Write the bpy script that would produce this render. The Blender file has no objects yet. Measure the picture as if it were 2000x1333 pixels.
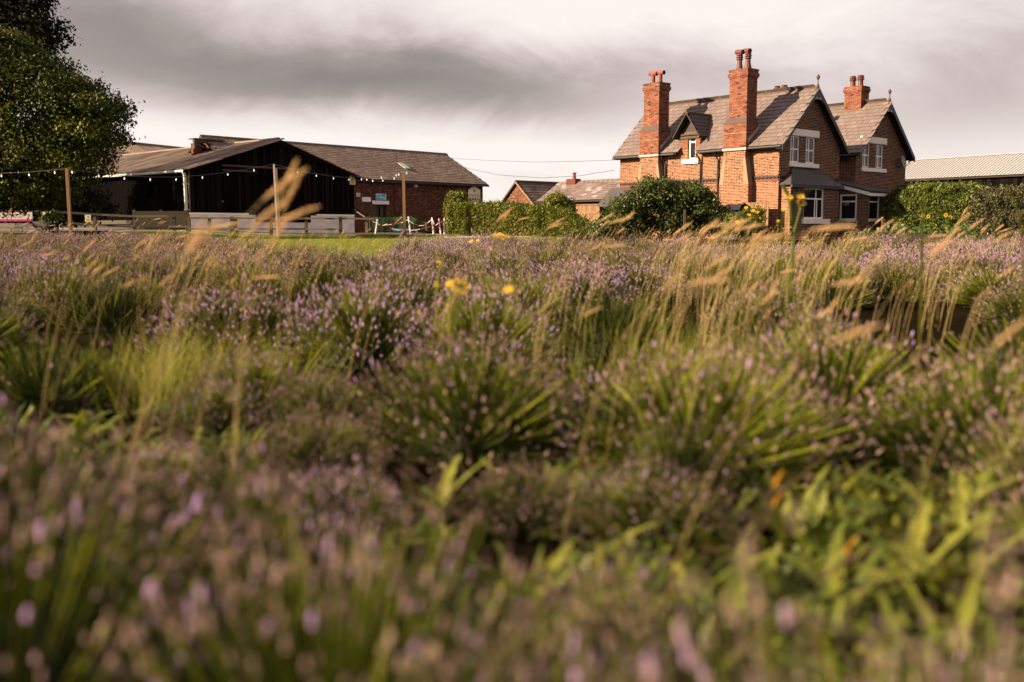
import bpy, math, random
import numpy as np
from mathutils import Vector, Matrix, noise
random.seed(7); RNG = np.random.default_rng(7)
R = math.radians
scene = bpy.context.scene
COL = scene.collection

# ------------------------------------------------------------------ camera
CAM = Vector((0.0, 0.0, 1.0)); PITCH = math.atan((666.5 - 448) / 1944.0); FPX = 1944.0
cd = bpy.data.cameras.new('camera'); cam = bpy.data.objects.new('camera', cd); COL.objects.link(cam)
cam.location = CAM; cam.rotation_euler = (R(90) - PITCH, 0, 0)
cd.lens = 35; cd.sensor_width = 36; cd.clip_start = 0.05; cd.clip_end = 9000
cd.dof.use_dof = True; cd.dof.focus_distance = 35; cd.dof.aperture_fstop = 1.2; cd.dof.aperture_blades = 9
scene.camera = cam
# ------------------------------------------------------------------ exposure
scene.view_settings.view_transform = 'Standard'; scene.view_settings.look = 'None'
scene.view_settings.exposure = 1.75; scene.view_settings.gamma = 1.0; scene.view_settings.use_curve_mapping = False
scene.cycles.max_bounces = 6; scene.cycles.transparent_max_bounces = 8
scene.cycles.sample_clamp_indirect = 4
# ------------------------------------------------------------------ sun
SUN = Vector((-0.97, -0.24, 0)).normalized(); ELEV = R(26)
SUN = Vector((SUN.x * math.cos(ELEV), SUN.y * math.cos(ELEV), math.sin(ELEV)))
sl = bpy.data.lights.new('sun', 'SUN'); sl.energy = 5.0; sl.angle = R(0.6); sl.color = (1.0, 0.80, 0.55)
so = bpy.data.objects.new('sun', sl); COL.objects.link(so)
so.rotation_euler = SUN.to_track_quat('Z', 'Y').to_euler(); so.location = (-30, -10, 30)

# ------------------------------------------------------------------ node helpers
class NT:
    def __init__(s, tree): s.t = tree; s.n = tree.nodes; s.l = tree.links
    def new(s, typ, **kw):
        n = s.n.new(typ)
        for k, v in kw.items(): setattr(n, k, v)
        return n
    def set(s, sock, v):
        if hasattr(v, 'is_linked') or isinstance(v, bpy.types.NodeSocket): s.l.new(v, sock)
        else: sock.default_value = v
    def m(s, op, a, b=0.0, c=0.0, clamp=False):
        n = s.new('ShaderNodeMath', operation=op); n.use_clamp = clamp
        s.set(n.inputs[0], a); s.set(n.inputs[1], b)
        if op in ('MULTIPLY_ADD', 'SMOOTH_MIN'): s.set(n.inputs[2], c)
        return n.outputs[0]
    def noise(s, vec, scale, detail=3, rough=0.5, dist=0.0):
        n = s.new('ShaderNodeTexNoise'); s.set(n.inputs['Vector'], vec)
        n.inputs['Scale'].default_value = scale; n.inputs['Detail'].default_value = detail
        n.inputs['Roughness'].default_value = rough; n.inputs['Distortion'].default_value = dist
        return n.outputs['Fac']
    def ramp(s, fac, stops, mode='LINEAR'):
        n = s.new('ShaderNodeValToRGB'); s.set(n.inputs[0], fac); e = n.color_ramp.elements
        n.color_ramp.interpolation = mode
        while len(e) < len(stops): e.new(0.5)
        for i, (p, c) in enumerate(stops):
            e[i].position = p; e[i].color = (c[0], c[1], c[2], 1)
        return n.outputs[0]
    def mix(s, f, a, b, mode='MIX'):
        n = s.new('ShaderNodeMix', data_type='RGBA', blend_type=mode)
        s.set(n.inputs[0], f)
        for i, v in ((6, a), (7, b)):
            if isinstance(v, tuple): n.inputs[i].default_value = (v[0], v[1], v[2], 1)
            else: s.set(n.inputs[i], v)
        return n.outputs[2]

# ------------------------------------------------------------------ sky
W = bpy.data.worlds.new('World'); scene.world = W; W.use_nodes = True
t = NT(W.node_tree); t.n.clear()
sky = t.new('ShaderNodeTexSky', sky_type='NISHITA'); sky.sun_disc = False
sky.sun_elevation = ELEV; sky.sun_rotation = math.atan2(SUN.x, SUN.y)
tc = t.new('ShaderNodeTexCoord'); sep = t.new('ShaderNodeSeparateXYZ'); t.l.new(tc.outputs['Generated'], sep.inputs[0])
dx, dy, dz = sep.outputs
az = t.m('ARCTAN2', dx, dy)                       # 0 ahead, + to the right
el = t.m('ARCSINE', dz)
# slow cloud relief, stretched flat towards the horizon like a cloud deck seen from below
cmb = t.new('ShaderNodeCombineXYZ')
den = t.m('ADD', t.m('MAXIMUM', dz, 0.0), 0.34)
t.set(cmb.inputs[0], t.m('DIVIDE', dx, den)); t.set(cmb.inputs[1], t.m('DIVIDE', dy, den)); cmb.inputs[2].default_value = 3.3
deck = cmb.outputs[0]
n1 = t.noise(deck, 1.0, 6, 0.52, 0.4); n2 = t.noise(deck, 3.2, 7, 0.6, 0.5); n3 = t.noise(deck, 0.22, 2, 0.5)
waz = t.m('ADD', az, t.m('MULTIPLY', t.m('SUBTRACT', n1, 0.5), 0.30))
wel = t.m('ADD', el, t.m('MULTIPLY', t.m('SUBTRACT', n2, 0.5), 0.075))
def blob(a0, e0, ra, re, tilt=0.0):
    da = t.m('SUBTRACT', waz, a0); de = t.m('SUBTRACT', wel, e0)
    de = t.m('ADD', de, t.m('MULTIPLY', da, tilt))
    q = t.m('ADD', t.m('POWER', t.m('ABSOLUTE', t.m('DIVIDE', da, ra)), 2.0), t.m('POWER', t.m('ABSOLUTE', t.m('DIVIDE', de, re)), 2.0))
    return t.m('EXPONENT', t.m('MULTIPLY', q, -1.0))
# (px, py, az radius, el radius, tilt, amplitude): broad cloud masses
SKYB = [(1000, 300, 1.05, .42, 0, .16), (420, 125, .36, .048, .05, -.44), (740, 172, .24, .034, .0, -.34), (150, 60, .30, .06, 0, -.08),
        (600, 285, .60, .042, .02, .26), (1050, 60, .30, .055, 0, .10), (1450, 20, .40, .06, 0, .20),
        (1850, 215, .22, .06, -.1, -.22), (1150, 215, .22, .05, .1, -.06), (1150, 390, .6, .05, 0, .14), (1900, 70, .2, .05, 0, -.05)]
def P2(px, py): return math.atan((px - 1000) / FPX), math.atan((448 - py) / FPX)
v = t.m('MULTIPLY_ADD', n1, 0.34, 0.485)
v = t.m('ADD', v, t.m('MULTIPLY', t.m('SUBTRACT', n2, 0.5), 0.40))
for (px, py, ra, re, tilt, amp) in SKYB:
    a0, e0 = P2(px, py)
    v = t.m('ADD', v, t.m('MULTIPLY', blob(a0, e0, ra, re, tilt), amp))
ccol = t.ramp(v, [(0.0, (0.21, 0.175, 0.160)), (0.35, (0.38, 0.32, 0.292)), (0.6, (0.63, 0.525, 0.505)), (0.8, (0.86, 0.755, 0.725)), (1.0, (1.02, 0.925, 0.87))])
bg1 = t.new('ShaderNodeBackground'); t.l.new(ccol, bg1.inputs[0]); bg1.inputs[1].default_value = 0.302
bg2 = t.new('ShaderNodeBackground'); t.l.new(sky.outputs[0], bg2.inputs[0]); bg2.inputs[1].default_value = 0.05
mx = t.new('ShaderNodeMixShader'); mx.inputs[0].default_value = 0.06
t.l.new(bg1.outputs[0], mx.inputs[1]); t.l.new(bg2.outputs[0], mx.inputs[2])
wo = t.new('ShaderNodeOutputWorld'); t.l.new(mx.outputs[0], wo.inputs[0])

# ------------------------------------------------------------------ materials
MATS = {}
def mat(name, stops, rough=0.8, nscale=6, namt=0.25, bump=0.0, bscale=40, spec=0.3, transl=0.0, metal=0.0, rnd=0.0,
        dirt=None, coat=0.0, stretch=None):
    """colour = ramp(tone attribute + noise + per-instance random)"""
    m_ = bpy.data.materials.new(name); m_.use_nodes = True; t = NT(m_.node_tree); t.n.clear()
    out = t.new('ShaderNodeOutputMaterial'); b = t.new('ShaderNodeBsdfPrincipled')
    g = t.new('ShaderNodeNewGeometry'); pos = g.outputs['Position']
    if stretch:
        mp = t.new('ShaderNodeMapping'); t.l.new(pos, mp.inputs[0]); mp.inputs['Scale'].default_value = stretch; pos = mp.outputs[0]
    at = t.new('ShaderNodeAttribute', attribute_name='tone'); f = at.outputs['Fac']
    if namt: f = t.m('ADD', f, t.m('MULTIPLY', t.m('SUBTRACT', t.noise(pos, nscale, 4, 0.6), 0.5), namt * 2))
    if rnd:
        oi = t.new('ShaderNodeObjectInfo'); f = t.m('ADD', f, t.m('MULTIPLY', t.m('SUBTRACT', oi.outputs['Random'], 0.5), rnd))
    if len(stops) == 1: stops = [(0, tuple(c * 0.8 for c in stops[0])), (1, tuple(min(1, c * 1.2) for c in stops[0]))]
    c = t.ramp(f, stops)
    if dirt:
        dcol, dscale, damt = dirt
        fac = t.m('MULTIPLY', t.m('SUBTRACT', t.noise(pos, dscale, 5, 0.65), 0.45, clamp=True), damt, clamp=True)
        c = t.mix(fac, c, dcol)
    t.l.new(c, b.inputs['Base Color'])
    b.inputs['Roughness'].default_value = rough; b.inputs['Specular IOR Level'].default_value = spec
    b.inputs['Metallic'].default_value = metal
    if coat: b.inputs['Coat Weight'].default_value = coat
    if bump:
        bn = t.new('ShaderNodeBump'); bn.inputs['Strength'].default_value = bump; bn.inputs['Distance'].default_value = 0.02
        t.l.new(t.noise(pos, bscale, 4, 0.6), bn.inputs['Height']); t.l.new(bn.outputs[0], b.inputs['Normal'])
    sh = b.outputs[0]
    if transl:
        tr = t.new('ShaderNodeBsdfTranslucent'); t.l.new(t.mix(1.0, c, (1.0, 0.95, 0.5), 'MULTIPLY'), tr.inputs[0])
        ms = t.new('ShaderNodeMixShader'); ms.inputs[0].default_value = transl
        t.l.new(sh, ms.inputs[1]); t.l.new(tr.outputs[0], ms.inputs[2]); sh = ms.outputs[0]
    t.l.new(sh, out.inputs[0])
    MATS[name] = m_
    return m_
def emat(name, col, st):
    m_ = bpy.data.materials.new(name); m_.use_nodes = True; t = NT(m_.node_tree); t.n.clear()
    out = t.new('ShaderNodeOutputMaterial'); e = t.new('ShaderNodeEmission'); e.inputs[0].default_value = (*col, 1); e.inputs[1].default_value = st
    t.l.new(e.outputs[0], out.inputs[0]); return m_
def glassmat():
    m_ = bpy.data.materials.new('window_glass'); m_.use_nodes = True; t = NT(m_.node_tree)
    b = t.n['Principled BSDF']; b.inputs['Base Color'].default_value = (0.012, 0.012, 0.018, 1)
    b.inputs['Roughness'].default_value = 0.06; b.inputs['Specular IOR Level'].default_value = 0.6
    return m_

hs = mat('house_stone', [(0.2210, 0.1503, 0.0933)], 0.85, 3, .25, .4, 30)
M = dict(
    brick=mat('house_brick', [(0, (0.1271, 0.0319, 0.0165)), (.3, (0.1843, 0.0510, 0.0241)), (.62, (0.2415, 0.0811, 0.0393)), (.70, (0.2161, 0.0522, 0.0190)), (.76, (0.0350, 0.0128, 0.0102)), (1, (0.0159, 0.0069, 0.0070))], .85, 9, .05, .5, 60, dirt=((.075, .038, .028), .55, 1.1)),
    mortar=mat('house_mortar', [(0.4919, 0.3428, 0.2086)], .95, 5, .3, .4, 80),
    brick2=mat('chimney_brick', [(0, (0.1113, 0.0287, 0.0161)), (.5, (0.1725, 0.0522, 0.0260)), (.8, (0.2115, 0.0861, 0.0525)), (.93, (0.1113, 0.0365, 0.0247)), (1, (0.0278, 0.0131, 0.0123))], .85, 7, .08, .5, 60, dirt=((.08, .035, .025), .7, .9)),
    mortar2=mat('chimney_mortar', [(0.2160, 0.1283, 0.0743)], .95, 5, .3, .4, 80),
    barnbrick=mat('barn_brick', [(0, (0.0298, 0.0136, 0.0102)), (.35, (0.0723, 0.0238, 0.0136)), (.7, (0.1360, 0.0391, 0.0187)), (1, (0.2295, 0.0765, 0.0357))], .9, 1.2, .16, .6, 50),
    barnmortar=mat('barn_mortar', [(.085, .052, .040)], .95, 3, .3, .4, 60),
    darkbrick=mat('dark_band_brick', [(.03, .02, .018)], .7, 9, .3),
    slate=mat('roof_slate', [(0, (0.0749, 0.0525, 0.0479)), (.5, (0.1237, 0.0875, 0.0788)), (.85, (0.1611, 0.1204, 0.1082)), (1, (0.2548, 0.2043, 0.1931))], .62, 2.5, .14, .35, 35, .45, dirt=((.09, .068, .055), 1.3, .8)),
    slate2=mat('barn_slate', [(0, (0.0702, 0.0453, 0.0355)), (.5, (0.1288, 0.0869, 0.0671)), (.85, (0.1834, 0.1284, 0.0987)), (1, (0.2809, 0.2114, 0.1658))], .7, 1.5, .18, .4, 30, .35, dirt=((.07, .055, .035), .8, 1.4)),
    slated=mat('dark_slate', [(0, (0.0238, 0.0204, 0.0204)), (1, (0.0723, 0.0595, 0.0561))], .6, 2.5, .2, .35, 35, .4),
    deck=mat('roof_deck', [(.03, .022, .018)], .9, 3, .2),
    ridge=mat('ridge_tile', [(.085, .055, .045)], .8, 5, .3, .4, 30),
    white=mat('white_paint', [(.86, .80, .72)], .5, 4, .12, 0, 40, .4, dirt=((.40, .33, .25), 2.0, .5)),
    whites=mat('white_stone', [(.86, .78, .70)], .7, 4, .12, .1, 40, .3, dirt=((.42, .34, .27), 3.0, .7)),
    cream=hs,
    black=mat('black_paint', [(.018, .015, .016)], .45, 4, .3, 0, 40, .4),
    blackwood=mat('black_barn_boards', [(0, (0.0021, 0.0017, 0.0015)), (.5, (0.0045, 0.0034, 0.0030)), (1, (0.0135, 0.0097, 0.0075))], .95, 1.5, .3, .5, 18, .02, stretch=(4, 4, .5)),
    lead=mat('lead_flashing', [(.27, .25, .24)], .5, 6, .3, .2, 20),
    potd=mat('dark_clay_pot', [(0, (0.0560, 0.0176, 0.0144)), (1, (0.1520, 0.0480, 0.0360))], .6, 6, .25, .3, 40),
    pot=mat('clay_pot', [(0, (0.1084, 0.0287, 0.0191)), (1, (0.2550, 0.0701, 0.0351))], .7, 6, .25, .3, 40),
    wood=mat('weathered_wood', [(0, (0.0298, 0.0221, 0.0153)), (.5, (0.0723, 0.0544, 0.0374)), (1, (0.1275, 0.0978, 0.0663))], .85, 3, .3, .6, 30, .2, stretch=(3, 3, 1)),
    woodw=mat('warm_post_wood', [(0.1920, 0.1000, 0.0480)], .8, 4, .3, .5, 30, .2, stretch=(6, 6, 1)),
    planks=mat('plank_wood', [(.20, .115, .06)], .85, 3, .3, .5, 30, .2, stretch=(4, 4, .6)),
    steel=mat('galvanised_pole', [(.5, .47, .43)], .35, 4, .2, metal=.6),
    corr=mat('corrugated_cement', [(0, (0.0957, 0.0664, 0.0547)), (.5, (0.1914, 0.1392, 0.1148)), (1, (0.2870, 0.2200, 0.1855))], .9, .9, .35, .5, 14, .2, dirt=((.08, .065, .035), .6, 1.6)),
    corrw=mat('white_corrugated', [(0.2871, 0.2741, 0.2806)], .45, 1, .06, 0, 10, .4, dirt=((.36, .33, .32), .4, .25)),
    block=mat('white_painted_block', [(0, (0.6270, 0.5700, 0.5320)), (1, (0.8170, 0.7600, 0.7125))], .85, 1.4, .18, .4, 30, .2, dirt=((.22, .17, .12), 1.1, 1.0)),
    rock=mat('grey_stone_block', [(0, (.15, .12, .10)), (1, (.36, .30, .25))], .9, 3, .25, .7, 20),
    glass=glassmat(),
    curtain=mat('net_curtain', [(.55, .50, .46)], .9, 9, .2),
    bulb=emat('bulb_glow', (1.0, .86, .72), .7),
    cable=mat('dark_cable', [(.07, .06, .055)], .6, 4, .1),
    sign=mat('cream_sign', [(.86, .72, .50)], .6, 3, .06),
    ink=mat('dark_ink', [(.02, .012, .03)], .6, 3, .0),
    inkg=mat('grey_ink', [(.22, .16, .16)], .6, 3, .0),
    blue=mat('pale_blue_print', [(.28, .60, .66)], .5, 3, .05), blued=mat('deep_blue_print', [(.03, .30, .45)], .5, 3, .05),
    yellow=mat('sign_yellow', [(.62, .46, .03)], .5, 3, .05), pink=mat('banner_magenta', [(.45, .02, .16)], .6, 3, .05),
    banner=mat('banner_white', [(.52, .46, .42)], .7, 3, .1),
    red=mat('red_plastic', [(0.2117, 0.0115, 0.0077)], .5, 3, .1), whitep=mat('white_plastic', [(0.4800, 0.4608, 0.4352)], .5, 3, .1),
    netg=mat('green_netting', [(0.0210, 0.0600, 0.0180)], .7, 3, .2), bluebox=mat('blue_trough', [(.05, .22, .38)], .5, 3, .2),
    leafT=mat('tree_leaf', [(0, (0.0087, 0.0125, 0.0027)), (.5, (0.0405, 0.0533, 0.0054)), (1, (0.1878, 0.1881, 0.0162))], .6, 1.0, .25, 0, 40, .15, transl=.22),
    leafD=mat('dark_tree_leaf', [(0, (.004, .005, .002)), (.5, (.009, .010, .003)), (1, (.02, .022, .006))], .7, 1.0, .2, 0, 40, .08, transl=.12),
    leafH=mat('hedge_leaf', [(0, (0.0236, 0.0325, 0.0027)), (.5, (0.1043, 0.1179, 0.0067)), (1, (0.2449, 0.2195, 0.0188))], .5, 1.5, .2, 0, 40, .28, transl=.28),
    leafS=mat('shrub_leaf', [(0, (0.0138, 0.0207, 0.0046)), (.5, (0.0437, 0.0575, 0.0092)), (1, (0.1380, 0.1437, 0.0230))], .45, 1.5, .25, 0, 40, .28, transl=.22),
    leafR=mat('right_hedge_leaf', [(0, (0.0230, 0.0345, 0.0046)), (.5, (0.0805, 0.1012, 0.0103)), (1, (0.1955, 0.2012, 0.0230))], .5, 1.2, .25, 0, 40, .35, transl=.28),
    leafB=mat('brownish_hedge_leaf', [(0, (.026, .026, .010)), (.5, (.062, .058, .020)), (1, (.13, .115, .04))], .6, 1.2, .25, 0, 40, .3, transl=.22),
    leafF=mat('sunflower_leaf', [(0.0910, 0.1400, 0.0350)], .5, 3, .2, 0, 40, .35, transl=.3),
    bark=mat('bark', [(.05, .035, .022)], .9, 6, .3, .8, 20),
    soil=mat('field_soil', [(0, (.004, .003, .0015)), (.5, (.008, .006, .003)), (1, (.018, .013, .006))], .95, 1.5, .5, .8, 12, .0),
    lawn=mat('lawn_turf', [(0, (0.0743, 0.0912, 0.0095)), (.5, (0.1350, 0.1519, 0.0162)), (1, (0.2093, 0.2093, 0.0304))], .8, 1.2, .3, .8, 30, .2),
    gravel=mat('pale_gravel', [(0.4000, 0.3200, 0.2480)], .95, 8, .3, .6, 40),
    lav_head=mat('lavender_head', [(0, (.055, .034, .030)), (.30, (.19, .120, .100)), (.62, (.50, .345, .255)), (.74, (.44, .27, .42)), (1, (.56, .36, .70))], .85, 3.0, .08, 0, 40, .12, transl=.28, rnd=.10),
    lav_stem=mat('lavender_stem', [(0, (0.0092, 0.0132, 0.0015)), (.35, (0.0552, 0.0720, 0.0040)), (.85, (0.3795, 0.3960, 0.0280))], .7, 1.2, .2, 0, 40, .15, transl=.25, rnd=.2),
    plume=mat('grass_plume', [(0, (0.4830, 0.2898, 0.1352)), (.5, (0.6376, 0.4250, 0.2222)), (1, (0.7535, 0.5603, 0.3381))], .8, 6, .2, 0, 40, .2, transl=.4),
    straw=mat('dry_stem', [(0.3822, 0.2730, 0.1092)], .7, 6, .3, 0, 40, .25, transl=.3),
    deadw=mat('dead_stem', [(0.0450, 0.0248, 0.0113)], .8, 6, .3, 0, 40, .25),
    grass=mat('long_grass', [(0, (0.0783, 0.0958, 0.0086)), (.5, (0.1931, 0.2016, 0.0190)), (1, (0.3758, 0.3226, 0.0562))], .6, 2, .25, 0, 40, .3, transl=.4, rnd=.3),
    weed=mat('weed_leaf', [(0, (0.0385, 0.0551, 0.0042)), (.5, (0.0825, 0.1045, 0.0070)), (1, (0.1870, 0.1805, 0.0210))], .45, 3, .2, 0, 40, .4, transl=.35, rnd=.2),
    petal=mat('yellow_petal', [(0.6240, 0.4000, 0.0240)], .6, 6, .2, transl=.3),
    opetal=mat('orange_leaf', [(.80, .38, .05)], .6, 6, .2, transl=.3),
    seed=mat('sunflower_disc', [(.05, .025, .012)], .9, 6, .2),
    plastic=mat('black_sheet_plastic', [(.012, .012, .014)], .22, 6, .2, .9, 9, .6),
    dish=mat('dish_grey', [(.20, .18, .17)], .5, 6, .2),
)

# ------------------------------------------------------------------ mesh helpers
def tag(o, label=None, cat=None, group=None, kind=None):
    if label: o['label'] = label
    if cat: o['category'] = cat
    if group: o['group'] = group
    if kind: o['kind'] = kind
    return o
def link_obj(name, me, parent=None):
    o = bpy.data.objects.new(name, me); COL.objects.link(o)
    if parent is not None: o.parent = parent
    return o
def empty(name, loc, rz=0.0):
    o = bpy.data.objects.new(name, None); COL.objects.link(o); o.location = loc; o.rotation_euler = (0, 0, rz)
    o.empty_display_size = 0.3
    return o
class MB:
    def __init__(s): s.v = []; s.f = []; s.t = []; s.mi = []; s.cur = 0
    def face(s, pts, t=.5):
        i = len(s.v); s.v.extend([tuple(p) for p in pts]); s.f.append(tuple(range(i, i + len(pts)))); s.t.append(t); s.mi.append(s.cur)
    def obox(s, O, a, b, c, t=.5, skip=()):
        """box from corner O along vectors a, b, c (right-handed)"""
        O, a, b, c = Vector(O), Vector(a), Vector(b), Vector(c)
        i = len(s.v)
        s.v.extend([tuple(p) for p in (O, O + a, O + a + b, O + b, O + c, O + a + c, O + a + b + c, O + b + c)])
        for k, q in enumerate(((0, 3, 2, 1), (4, 5, 6, 7), (0, 1, 5, 4), (1, 2, 6, 5), (2, 3, 7, 6), (3, 0, 4, 7))):
            if k in skip: continue
            s.f.append(tuple(i + j for j in q)); s.t.append(t); s.mi.append(s.cur)
        return s
    def box(s, x0, x1, y0, y1, z0, z1, t=.5): return s.obox((x0, y0, z0), (x1 - x0, 0, 0), (0, y1 - y0, 0), (0, 0, z1 - z0), t)
    def prism(s, pts, d, t=.5):
        """polygon pts extruded by vector d"""
        pts = [Vector(p) for p in pts]; d = Vector(d); n = len(pts); i = len(s.v)
        s.v.extend([tuple(p) for p in pts]); s.v.extend([tuple(p + d) for p in pts])
        fs = [tuple(i + k for k in range(n))[::-1], tuple(i + n + k for k in range(n))]
        fs += [(i + k, i + (k + 1) % n, i + n + (k + 1) % n, i + n + k) for k in range(n)]
        for f in fs: s.f.append(f); s.t.append(t); s.mi.append(s.cur)
        return s
    def tube(s, path, r, n=6, t=.5, cap=True, ts=None):
        path = [Vector(p) for p in path]; rs = r if isinstance(r, (list, tuple)) else [r] * len(path)
        i0 = len(s.v); up = Vector((0, 0, 1))
        for k, p in enumerate(path):
            d = (path[min(k + 1, len(path) - 1)] - path[max(k - 1, 0)]).normalized()
            x = d.cross(up)
            if x.length < 1e-3: x = d.cross(Vector((1, 0, 0)))
            x.normalize(); y = d.cross(x)
            for j in range(n):
                a = 2 * math.pi * j / n; s.v.append(tuple(p + (x * math.cos(a) + y * math.sin(a)) * rs[k]))
        for k in range(len(path) - 1):
            for j in range(n):
                a = i0 + k * n + j; b = i0 + k * n + (j + 1) % n
                s.f.append((a, a + n, b + n, b)); s.t.append(t if ts is None else ts[k]); s.mi.append(s.cur)
        if cap:
            s.f.append(tuple(i0 + j for j in range(n))); s.t.append(t); s.mi.append(s.cur)
            s.f.append(tuple(i0 + (len(path) - 1) * n + j for j in range(n))[::-1]); s.t.append(t); s.mi.append(s.cur)
        return s
    def mesh(s, name, mats, smooth=False):
        me = bpy.data.meshes.new(name)
        nv = len(s.v); nf = len(s.f)
        co = np.array(s.v, dtype=np.float32).ravel()
        lens = np.fromiter((len(f) for f in s.f), dtype=np.int32, count=nf)
        idx = np.fromiter((i for f in s.f for i in f), dtype=np.int32, count=int(lens.sum()))
        me.vertices.add(nv); me.vertices.foreach_set('co', co)
        me.loops.add(len(idx)); me.loops.foreach_set('vertex_index', idx)
        me.polygons.add(nf); st = np.concatenate(([0], np.cumsum(lens)[:-1])).astype(np.int32)
        me.polygons.foreach_set('loop_start', st); me.polygons.foreach_set('loop_total', lens)
        if not isinstance(mats, (list, tuple)): mats = [mats]
        for m_ in mats: me.materials.append(m_)
        if len(mats) > 1: me.polygons.foreach_set('material_index', np.array(s.mi, dtype=np.int32))
        at = me.attributes.new('tone', 'FLOAT', 'FACE'); at.data.foreach_set('value', np.array(s.t, dtype=np.float32))
        me.polygons.foreach_set('use_smooth', np.full(nf, bool(smooth)))
        me.update(calc_edges=True); me.validate()
        return me
    def build(s, name, mats, parent=None, smooth=False): return link_obj(name, s.mesh(name, mats, smooth), parent)

def quads_mesh(name, co, tone, m_):
    """co (n,4,3)"""
    n = len(co); me = bpy.data.meshes.new(name)
    me.vertices.add(n * 4); me.vertices.foreach_set('co', co.astype(np.float32).ravel())
    me.loops.add(n * 4); me.loops.foreach_set('vertex_index', np.arange(n * 4, dtype=np.int32))
    me.polygons.add(n); me.polygons.foreach_set('loop_start', np.arange(0, n * 4, 4, dtype=np.int32))
    me.polygons.foreach_set('loop_total', np.full(n, 4, dtype=np.int32))
    at = me.attributes.new('tone', 'FLOAT', 'FACE'); at.data.foreach_set('value', tone.astype(np.float32))
    me.polygons.foreach_set('use_smooth', np.zeros(n, dtype=bool)); me.materials.append(m_); me.update(calc_edges=True)
    return me
def ray(px, py):
    F = Vector((0, math.cos(PITCH), -math.sin(PITCH))); U = Vector((0, math.sin(PITCH), math.cos(PITCH)))
    return (F + Vector((1, 0, 0)) * ((px - 1000) / FPX) + U * ((666.5 - py) / FPX))
def at(px, py, Y):
    """world point seen at photo pixel (px,py) standing Y metres ahead of the camera"""
    r = ray(px, py); return CAM + r * (Y / r.y)
class Frame:
    """local frame of a building: origin + heading; converts measured sight lines to the building's own planes"""
    def __init__(s, ox, oy, oz, ang):
        s.o = Vector((ox, oy, oz)); s.ang = ang
        s.inv = Matrix.Rotation(-ang, 3, 'Z'); s.fw = Matrix.Rotation(ang, 3, 'Z')
    def onX(s, px, py, X):
        c = s.inv @ (CAM - s.o); d = s.inv @ ray(px, py); k = (X - c.x) / d.x; p = c + d * k; return p
    def onY(s, px, py, Y):
        c = s.inv @ (CAM - s.o); d = s.inv @ ray(px, py); k = (Y - c.y) / d.y; p = c + d * k; return p
    def w(s, x, y, z): return s.o + s.fw @ Vector((x, y, z))

# ------------------------------------------------------------------ terrain
def sst(a, b, x):
    k = min(1, max(0, (x - a) / (b - a))); return k * k * (3 - 2 * k)
def gz(x, y):
    z = 0.0105 * max(y, -20)
    z = min(z, 0.86)
    z += 0.30 * sst(-13, -20, x) * sst(34, 50, y) * (1 - sst(120, 200, y))
    return z

# ------------------------------------------------------------------ brick and slate builders
def isub(iv, a, b):
    out = []
    for s0, s1 in iv:
        if b <= s0 or a >= s1: out.append((s0, s1)); continue
        if a > s0: out.append((s0, a))
        if b < s1: out.append((b, s1))
    return out
def brick_wall(name, parent, O, a, n, L, z0, z1, mm, mb, holes=(), prof=None, bl=.215, cs=.075, depth=.24, dark=.5, seed=1,
               flem=True, dark_above=None, spread=.62, sdark=.16):  # sdark: dark stretcher share, raised on walls with shade put into their colour
    """wall plane at O running along a, facing n; holes = (s0,s1,z0,z1); prof(z)->(s0,s1) for gables.
    mortar backing mesh + one joined mesh of individually raised bricks"""
    rr = random.Random(seed); O = Vector(O); a = Vector(a); n = Vector(n); back = MB(); br = MB(); z = z0; k = 0; flip = a.cross(-n).z < 0
    def bx(mbx, s0, s1, zz0, zz1, t0, t1, tone):
        # from n*t0 (outer) to n*t1 (inner)
        o = O + a * s0 + n * t1 + Vector((0, 0, zz0)); A = a * (s1 - s0); B = n * (t0 - t1); C = Vector((0, 0, zz1 - zz0))
        if A.cross(B).z < 0: o = o + A; A = -A
        mbx.obox(o, A, B, C, tone)
    while z < z1 - .01:
        zt = min(z + cs, z1); zc = (z + zt) / 2
        iv = [(0.0, L)] if prof is None else [prof(zc)]
        iv = [q for q in iv if q[1] > q[0]]
        for h in holes:
            if h[2] < zc < h[3]: iv = isub(iv, h[0], h[1])
        for s0, s1 in iv:
            if s1 - s0 < .03: continue
            bx(back, s0 + .012, s1 - .012, z, zt, 0, -depth, .5)
            s = s0 + .002
            pos = (bl * .25 if flem else bl * .5) * (k % 2); hd = (k % 2 == 1)
            base = math.floor((s0 - pos) / (bl * 1.5)) * bl * 1.5 + pos if flem else math.floor((s0 - pos) / bl) * bl + pos
            p = base; hdr = hd if flem else False
            while p < s1:
                ln = (bl / 2 if hdr else bl) if flem else bl
                q0, q1 = max(p + .005, s0 + .002), min(p + ln - .005, s1 - .002)
                if q1 - q0 > .03:
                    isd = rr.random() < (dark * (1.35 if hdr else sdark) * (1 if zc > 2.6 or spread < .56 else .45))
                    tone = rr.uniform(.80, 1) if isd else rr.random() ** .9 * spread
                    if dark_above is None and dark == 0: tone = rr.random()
                    bx(br, q0 + .002, q1 - .002, z + .0085, zt - .0085, .006 + rr.random() * .004, -.02, tone)
                p += ln
                if flem: hdr = not hdr
        z += cs; k += 1
    w = back.build(name, mm, parent)
    b = br.build('brickwork', mb, w); b['kind'] = 'stuff'
    return w
SLATES = {}
def slate_mesh(w, l, mats_m, name, tones=(.40, .45, .48, .5, .53, .57, .72), th=.012):
    ms = []
    for tn in tones:
        for v_ in range(2):
            mb = MB(); w2 = w - .010 - .008 * v_
            mb.obox((.001, 0, 0), (w2, 0, 0), (0, l, 0), (0, 0, th), tn); ms.append(mb.mesh(name, mats_m))
    return ms
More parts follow.
